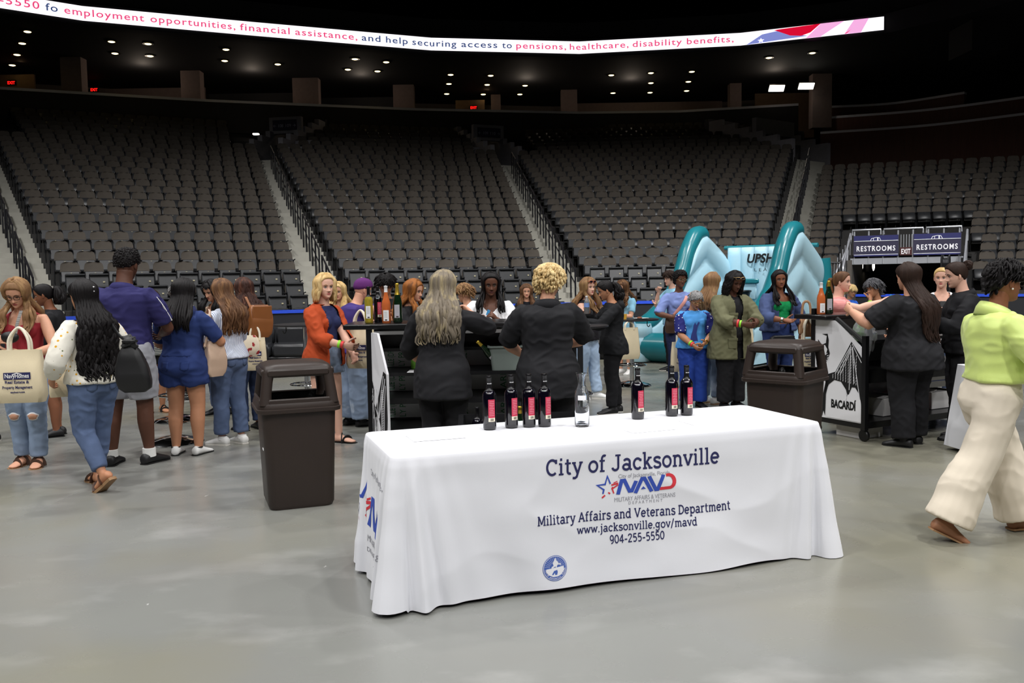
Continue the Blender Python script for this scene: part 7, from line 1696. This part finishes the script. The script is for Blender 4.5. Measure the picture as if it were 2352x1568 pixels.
bq = atdepth(596, 700, 9.28); soft_bag('backpack', 'brown leather backpack on the woman with dark curls', bq, .6, .24, .34, .14, mat('tan_leather', (136, 84, 44), .42, noise=.12), [(-.08, .05, -.02), (-.1, .12, .08), (-.06, .2, .05)], True)
bq = atdepth(573, 770, 9.15); soft_bag('pouch', 'cream pouch with red flowers by the curly-haired woman', bq, .4, .18, .22, .08, blotch(mat('flower_pouch', (226, 214, 190), .8, noise=.04), (158, 40, 44), 18, .56, .6))
bq = atdepth(1540, 722, 12.35); soft_bag('handbag', 'dark brown handbag at the periwinkle shirt woman\'s hip', bq, 0, .15, .26, .09, BROWNL)
bq = atdepth(1797, 770, 11.05); soft_bag('crossbody_bag', 'dark crossbody bag in front of the denim jacket woman', bq, .2, .34, .18, .07, SHOEK, None, True)
bq = atdepth(1852, 728, 9.02); soft_bag('handbag', 'plaid handbag hanging by the bat-print bar', bq, 0, .14, .20, .07, stripes(stripes(mat('plaid', (186, 160, 116), .7, noise=.05), (50, 40, 36), 22, 'X', .82, .86), (150, 50, 44), 22, 'Z', .82, .86), [(-.05, 0, -.02), (-.03, 0, .14), (.03, 0, .14), (.05, 0, -.02)])
bq = atdepth(138, 870, 6.95); r = tote(bq + V(.02, 0, .1), .5, .2, .24, 'canvas tote bag hanging at the walking woman\'s far side', .06, False, .05)

# ------------------------------------------------------------------ things in hands
def held(o): return o
q = P23.root.matrix_basis @ Vector(P23.grip[1]); r = thing('water_bottle', 'clear plastic water bottle held by the woman in the black hoodie', 'bottle', (q.x, q.y, q.z - .07))
G().lathe([(.001, 0), (.028, 0), (.031, .01), (.031, .06), (.029, .07), (.031, .08), (.031, .13), (.02, .17), (.012, .18), (.012, .19), (.001, .19)], n=20).obj('bottle_body', mat('clear_water_bottle', (220, 232, 240), .05, noise=0, trans=.85, ior=1.33), r); G().lathe([(.001, .19), (.014, .19), (.014, .205), (.001, .205)], n=16).obj('bottle_cap', WHT, r); G().lathe([(.0315, .075), (.0315, .125)], n=20, cap=False).obj('label', mat('blue_white_label', (120, 150, 210), .5, noise=.2, nscale=40), r)
BALL = mat('grey_ball', (172, 172, 156), .6, noise=.05)
for (x, y, d, lab) in ((1521, 699, 14.1, 'grey ball held out by the man with a hand at his chin'), (1613, 678, 16.5, 'grey ball inside the blue inflatable')):
    p = atdepth(x, y, d); r = thing('ball', lab, 'ball', p); G().ball((0, 0, 0), .09, None, 24, 16).obj('ball_body', BALL, r); g = G(); a = np.linspace(0, 2 * PI, 32, endpoint=False); g.tube(np.stack([.0905 * np.cos(a), .0905 * np.sin(a), 0 * a], 1), .002, 5, closed=True); g.tube(np.stack([0 * a, .0905 * np.sin(a), .0905 * np.cos(a)], 1), .002, 5, closed=True); g.obj('seam', STEELD, r)
TICK = mat('blue_ticket', (64, 156, 216), .6, noise=0)
for f_, i, lab in ((P18, 0, 'blue ticket held by the woman in the white v-neck tee'), (P31, 1, 'blue ticket held out by the woman in the coral top')):
    q = f_.root.matrix_basis @ Vector(f_.grip[i]); g = G(); g.box((0, 0, 0), (.028, .003, .055), roty(.35)); o = tag(g.obj('ticket', TICK, smooth=False), lab, 'ticket'); o.location = (q.x, q.y, q.z + .025)
q = P35.root.matrix_basis @ Vector(P35.grip[1]); r = thing('phone', 'black phone held by the blonde woman in the white cardigan', 'phone', (q.x, q.y, q.z + .02), -.4); G().box((0, 0, 0), (.072, .009, .145), rotx(-.4), 0, .004).obj('phone_body', BARK, r)
q = P1.root.matrix_basis @ Vector(P1.grip[1]); r = thing('camera_pouch', 'black rounded pouch in the hands of the woman in the red tank top', 'pouch', (q.x + .03, q.y, q.z + .02)); G().ball((0, 0, 0), (.075, .045, .05), None, 18, 12).obj('pouch_body', MATS['black_nylon'], r); G().tube(crom([(.05, 0, .03), (.06, .02, .12), (.075, .06, .22)], 10), .014, 8, .004).obj('strap', stripes(mat('patterned_strap', (30, 28, 30), .7, noise=0), (200, 196, 190), 40, 'Z', .6, .7), r)

# ------------------------------------------------------------------ black sofas before the boards
SOFA = mat('black_vinyl', (34, 35, 38), .38, noise=.06, bump=.06, bscale=80)
def sofa(c, rz, L, label):
    r = thing('sofa', label, 'sofa', c, rz, 'black sofas by the boards'); G().box((0, .0, .08), (L, .74, .10), None, 0, .02).obj('plinth', BARK, r)
    n = int(round(L / 1.2))
    for i in range(n): x = -L / 2 + L / n * (i + .5); G().box((x, -.06, .25), (L / n - .02, .68, .24), None, 0, .05).obj('seat_cushion', SOFA, r); G().box((x, .29, .50), (L / n - .02, .18, .36), None, 0, .05).obj('back_cushion', SOFA, r)
    return r
c = back(640, 836, 0); sofa((c[0] - .2, c[1] + .45, 0), .12, 2.4, 'long low black sofa seen between the brown backpack and the rust shirt')
c = back(1340, 836, 0); sofa((c[0] - .55, c[1] + 1.2, 0), -.05, 2.4, 'low black sofa behind the laughing woman in pale jeans')

# ------------------------------------------------------------------ inflatable basketball game
INB = mat('pale_blue_vinyl', (172, 208, 222), .30, noise=.03, spec=.4); TEAL = mat('teal_vinyl', (30, 112, 122), .26, noise=.05, spec=.5); PINKP = mat('pale_pink_vinyl', (222, 206, 206), .3, noise=.03); SEAM = mat('grey_seam_print', (150, 160, 168), .5, noise=0)
FL = V(2.36, 16.2); bd = V(.629, .777); ad = V(.777, -.629); IW = 1.95; IL = 3.5
inf = thing('inflatable_game', 'pale blue and teal inflatable basketball game before the stands', 'inflatable', (*FL, 0), math.atan2(ad[1], ad[0]))
# local: x across (0 left wall .. IW right wall), y depth 0..IL
prof_t = np.array([0, .35, .8, 1.25, 1.55, 1.8, 2.1, 2.35, 2.7, 3.1, 3.5]); prof_z = np.array([.70, .80, 1.0, 1.3, 1.65, 2.1, 2.42, 2.45, 2.32, 2.12, 1.9])
def wall_at(x0, sgn, mate):
    g = G(); ts = np.linspace(0, IL, 60); cols = []
    for t in ts:
        zt = np.interp(t, prof_t, prof_z); zs = np.linspace(.04, 1, 40) * zt; ph = (zs * 1.0 + abs(t - 2.3) * .55) * 2 * PI / .62
        bul = .10 + .09 * np.abs(np.sin(ph / 2)) ** .7; edge = np.clip(np.minimum((zt - zs) / .15, 1), 0, 1) ** .5; endf_ = min(1, (t + .02) / .15, (IL - t + .02) / .15) ** .5
        cols.append((zs, bul * edge * endf_ + .01))
    pts = [];
    for s_ in (-1, 1): pts.append([[ (x0 + s_ * b_, t, z) for z, b_ in zip(*c_)] for t, c_ in zip(ts, cols)])
    A = np.array(pts[0]); B = np.array(pts[1]); n1, n2 = A.shape[:2]; rings = [np.concatenate([A[i], B[i][::-1]]) for i in range(n1)]; g.loft(rings, True)
    g.obj('side_wall', mate, inf, angle=70)
    tt = np.linspace(-.02, 2.45, 26); P = np.stack([np.full(26, x0), tt, np.interp(tt, prof_t, prof_z) - .06], 1); P = np.vstack([P, [(x0, 2.62, 2.32)]]); G().tube(crom(P, 44), np.concatenate([np.linspace(.15, .165, 6), np.full(34, .165), [.16, .15, .12, .07]]), 16).obj('edge_tube', TEAL, inf)
wall_at(0, -1, INB); wall_at(IW, 1, INB)
g = G(); xs = np.linspace(.1, IW - .1, 90); zs = np.linspace(.05, 2.12, 24); F1 = [[(x, IL - .12 - .07 * abs(math.sin((x - .1) / (IW - .2) * 6 * PI)) ** .6 * min(1, (2.14 - z) / .12), z) for z in zs] for x in xs]; F2 = [[(x, IL + .1, z) for z in zs] for x in xs]
rings = [np.concatenate([np.array(a), np.array(b_)[::-1]]) for a, b_ in zip(F1, F2)]; g.loft(rings); g.obj('back_wall', INB, inf, angle=70)
G().tube([(-.02, IL, 2.12), (IW + .02, IL, 2.12)], .045, 12).obj('top_tube', TEAL, inf); G().tube([(IW + .12, IL + .02, .05), (IW + .16, IL + .05, 1.0), (IW + .10, IL + .0, 1.85)], .16, 14).obj('rear_tube', TEAL, inf)
G().box((IW / 2, 1.6, .14), (IW - .2, 3.4, .26), None, 0, .1).obj('floor_mat', TEAL, inf); G().tube([(.12, .02, .28), (IW - .12, .02, .28)], .26, 16).obj('front_bumper', TEAL, inf)
for x in (0, IW):
    zz = np.linspace(.02, .70, 26); G().tube(np.stack([np.full(26, x), np.full(26, -.04), zz], 1), .20 + .03 * np.abs(np.sin(zz * 2 * PI / .46)) ** .7, 18).obj('front_bolster', INB, inf)
# backboards and hoops
for x in (.62, 1.42):
    hb = G().box((x, IL - .32, 1.42), (.52, .06, .10), None, 0, .02).obj('backboard_lip', TEAL, inf); G().box((x, IL - .28, 1.22), (.40, .06, .36), None, 0, .02).obj('backboard', INB, hb); a = np.linspace(0, 2 * PI, 26, endpoint=False); G().tube(np.stack([x + .16 * np.cos(a), IL - .52 + .16 * np.sin(a), np.full(26, 1.22)], 1), .022, 8, closed=True).obj('hoop', BARK, hb); G().lathe([(.16, 1.21), (.11, 1.0), (.10, .92)], (x, IL - .52, 0), 14, cap=False).obj('net', STEELD, hb)
g = G(); text_on(g, 'UPSHOT', (.58, IL - .205, 1.80), (1, 0, 0), (0, 0, 1), .25, .01, wmax=.95, offset=.009, shear=.2); text_on(g, 'LEAGUE', (.74, IL - .205, 1.62), (1, 0, 0), (0, 0, 1), .09, .01, wmax=.62, spacing=1.6); g.obj('lettering', ARTK, inf, smooth=False, fix=False)
g = G(); O_ = V(IW + .31, IL - .25, 1.15); X_ = V(.2, .98, 0); text_on(g, 'MINI', O_ + V(.01, -.12, 0), X_, V(0, 0, 1), .16, .01, wmax=.36, offset=.006); g.obj('lettering', WHT, inf, smooth=False, fix=False); 

# ------------------------------------------------------------------ tunnel to the restrooms
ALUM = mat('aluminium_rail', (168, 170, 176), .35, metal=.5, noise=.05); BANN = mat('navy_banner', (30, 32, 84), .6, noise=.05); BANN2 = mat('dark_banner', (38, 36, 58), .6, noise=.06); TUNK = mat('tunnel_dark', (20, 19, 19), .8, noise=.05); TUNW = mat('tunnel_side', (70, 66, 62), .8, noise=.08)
TO = atdepth(1957, 700, 25.0); al = -30 * D2R; ux = V(math.cos(al), math.sin(al), 0); uy = V(-ux[1], ux[0], 0)
def w_at(px):
    lo, hi = 0, 8
    for _ in range(40):
        m_ = (lo + hi) / 2
        if px_of((TO[0] + ux[0] * m_, TO[1] + ux[1] * m_, 2))[0] < px: lo = m_
        else: hi = m_
    return m_
TWd = w_at(2208); hz = 622.6
def tz(y): return 1.589 + (hz - y) * 25.0 / F
tn = thing('restroom_tunnel', 'dark tunnel mouth under two restroom banners, with grey metal railings', 'tunnel', (TO[0], TO[1], 0), al)
zb0, zb1, zt_ = tz(590), tz(543), tz(533)
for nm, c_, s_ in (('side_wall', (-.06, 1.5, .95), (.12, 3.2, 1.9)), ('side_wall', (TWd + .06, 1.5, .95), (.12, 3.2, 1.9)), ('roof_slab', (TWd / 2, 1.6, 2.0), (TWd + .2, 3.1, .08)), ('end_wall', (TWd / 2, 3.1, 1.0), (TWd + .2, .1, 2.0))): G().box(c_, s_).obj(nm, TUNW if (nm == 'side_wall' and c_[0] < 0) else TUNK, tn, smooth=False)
G().box((TWd / 2, 0, zb0 - .13), (TWd + .1, .12, .17)).obj('lintel_beam', ALUM, tn, smooth=False)
for x in np.linspace(.05, TWd - .05, 8): G().tube([(x, -.05, zb0 - .2), (x, -.05, zt_)], .022, 8).obj('rail_post', ALUM, tn)
for (a_, b_) in ((0, TWd * .27), (TWd * .30, TWd * .66), (TWd * .69, TWd)): G().tube([(a_, -.06, zt_ - .1), (a_, -.06, zt_ + .04), (b_, -.06, zt_ + .04), (b_, -.06, zt_ - .1)], .026, 8).obj('top_rail', ALUM, tn)
for (a_, b_, nm) in ((.04, TWd * .44, 'RESTROOMS'), (TWd * .575, TWd * 1.0, 'RESTROOMS')):
    H_ = zb1 - zb0; bn = G().box(((a_ + b_) / 2, -.10, (zb0 + zb1) / 2), (b_ - a_, .02, H_)).obj('banner', BANN2, tn, smooth=False); g = G(); g.box(((a_ + b_) / 2, -.112, zb1 - H_ * .13), (b_ - a_ - .02, .004, H_ * .24)); g.box(((a_ + b_) / 2, -.112, zb0 + H_ * .04), (b_ - a_ - .02, .004, H_ * .07)); g.obj('banner_band', BANN, bn, smooth=False)
    g = G(); text_on(g, nm, ((a_ + b_) / 2, -.114, zb0 + H_ * .26), (1, 0, 0), (0, 0, 1), H_ * .34, .001, align='C', wmax=(b_ - a_) * .86, spacing=1.25, offset=.004)
    c_ = (a_ + b_) / 2; O_ = V(c_ - .14, -.114, zb1 - H_ * .25); art(g, [(0, 0), (.03, .06), (.14, .085), (.23, .08), (.27, 0)], O_, V(1, 0, 0), V(0, 0, 1), 0, .012); art(g, [(.08, 0), (.08, .07)], O_, V(1, 0, 0), V(0, 0, 1), 0, .012); art(g, [(.19, 0), (.19, .075)], O_, V(1, 0, 0), V(0, 0, 1), 0, .03); g.box(((a_ + b_) / 2, -.114, zb1 - H_ * .26), (b_ - a_ - .02, .003, .012)); g.box(((a_ + b_) / 2, -.114, zb0 + H_ * .085), (b_ - a_ - .02, .003, .012)); g.obj('lettering', PANELW, bn, smooth=False, fix=False)
es = G().box((TWd * .508, -.09, zb0 + .12), (.30, .05, .22)).obj('exit_sign_case', mat('exit_case_dark_red', (62, 30, 30), .5, noise=.05), tn, smooth=False); g = G(); text_on(g, 'EXIT', (TWd * .508, -.117, zb0 + .05), (1, 0, 0), (0, 0, 1), .19, .003, align='C', wmax=.23, offset=.004); g.obj('lettering', PANELW, es, smooth=False, fix=False)
for x in np.linspace(TWd * .46, TWd * .56, 5): G().tube([(x, -.07, zb0 + .02), (x, -.07, zb1)], .012, 6).obj('baluster', ALUM, tn)
# sloping stair rails on both sides
for sx, n_, top in ((-.10, 8, 1), (TWd + .12, 9, 1)):
    for k in range(2):
        A, B = V(sx + (-.28 * k if sx < 0 else .0), -.9 - .25 * k, tz(600 + 38 * k) - .15), V(sx, .25 - .55 * k, tz(536 + 38 * k)); G().tube(crom([A - [0, 0, .25], A, A + (B - A) * .5, B, B - [0, 0, .3]], 20), .028, 8).obj('stair_rail', ALUM, tn)
    for k in range(n_): t = k / (n_ - 1); p = V(sx + (-.28 * (1 - t) if sx < 0 else 0), -.9 + 1.1 * t, 0); zt2 = tz(602 - 66 * t) - .1; G().tube([p + [0, 0, .02], p + [0, 0, zt2]], .014, 6).obj('baluster', ALUM, tn)
LAMPT = mat('tunnel_lamp', (255, 246, 225), .4, noise=0, emit=(255, 244, 220), estr=4)
for x, lab in ((1977, 'round wall lamp in the restroom tunnel, the one by the tunnel side'), (2004, 'round wall lamp in the restroom tunnel, the inner one')):
    p = atdepth(x, 611, 26.6); r = thing('wall_lamp', lab, 'lamp', p, 0, 'lamps in the restroom tunnel'); G().ball((0, 0, 0), (.07, .05, .16), None, 14, 10).obj('globe', LAMPT, r); G().lathe([(.12, -.16), (.12, .16)], (-.06, .07, 0), 16, cap=False).obj('shade', TUNK, r)
# black folding barriers beside the tunnel
for (x0, x1, y0, d, lab) in ((1886, 1932, 604, 23.2, 'black folding barrier at the inflatable side of the tunnel'), (2162, 2182, 594, 22.6, 'black folding barrier at the far side of the tunnel mouth')):
    A, B = atdepth(x0, y0, d), atdepth(x1, y0, d); r = thing('barrier', lab, 'barrier', (A[0], A[1], 0)); w = B[0] - A[0]; G().tube(crom([(0, 0, 0), (0, 0, A[2] - .06), (.06, 0, A[2]), (w - .06, 0, A[2]), (w, 0, A[2] - .06), (w, 0, 0)], 30), .022, 8).obj('frame', BLK, r)
    for k in range(1, 7): G().tube([(w * k / 7, 0, .1), (w * k / 7, 0, A[2])], .012, 6).obj('bar', BLK, r)
# draped corner behind the striding woman
c = atdepth(2224, 1058, 7.45); dt = thing('draped_stand', 'white cloth corner showing behind the ivory trousers of the striding woman', 'cloth', (c[0] + .05, 7.45, 0), .1); g = G()
rings = [rrect(.14, .16, .03, .76) + [.16, .16, 0], rrect(.15, .17, .03, .74) + [.16, .16, 0]] + [rrect(.155 + .05 * t, .175 + .04 * t, .03, .74 - .70 * t, 7) [:20] + [.16, .16, 0] for t in np.linspace(.1, 1, 8)]
rings = [rrect(.14 + .07 * t, .16 + .06 * t, .035, .76 - .72 * t) + [.16, .16, 0] for t in np.linspace(0, 1, 10)]
for i, q in enumerate(rings): a = np.arange(len(q)); q[:, 0] += .012 * (i / 9) * np.sin(a * 2.1); q[:, 1] += .012 * (i / 9) * np.cos(a * 2.1)
g.loft(rings); g.obj('drape', CLOTH, dt, angle=70)
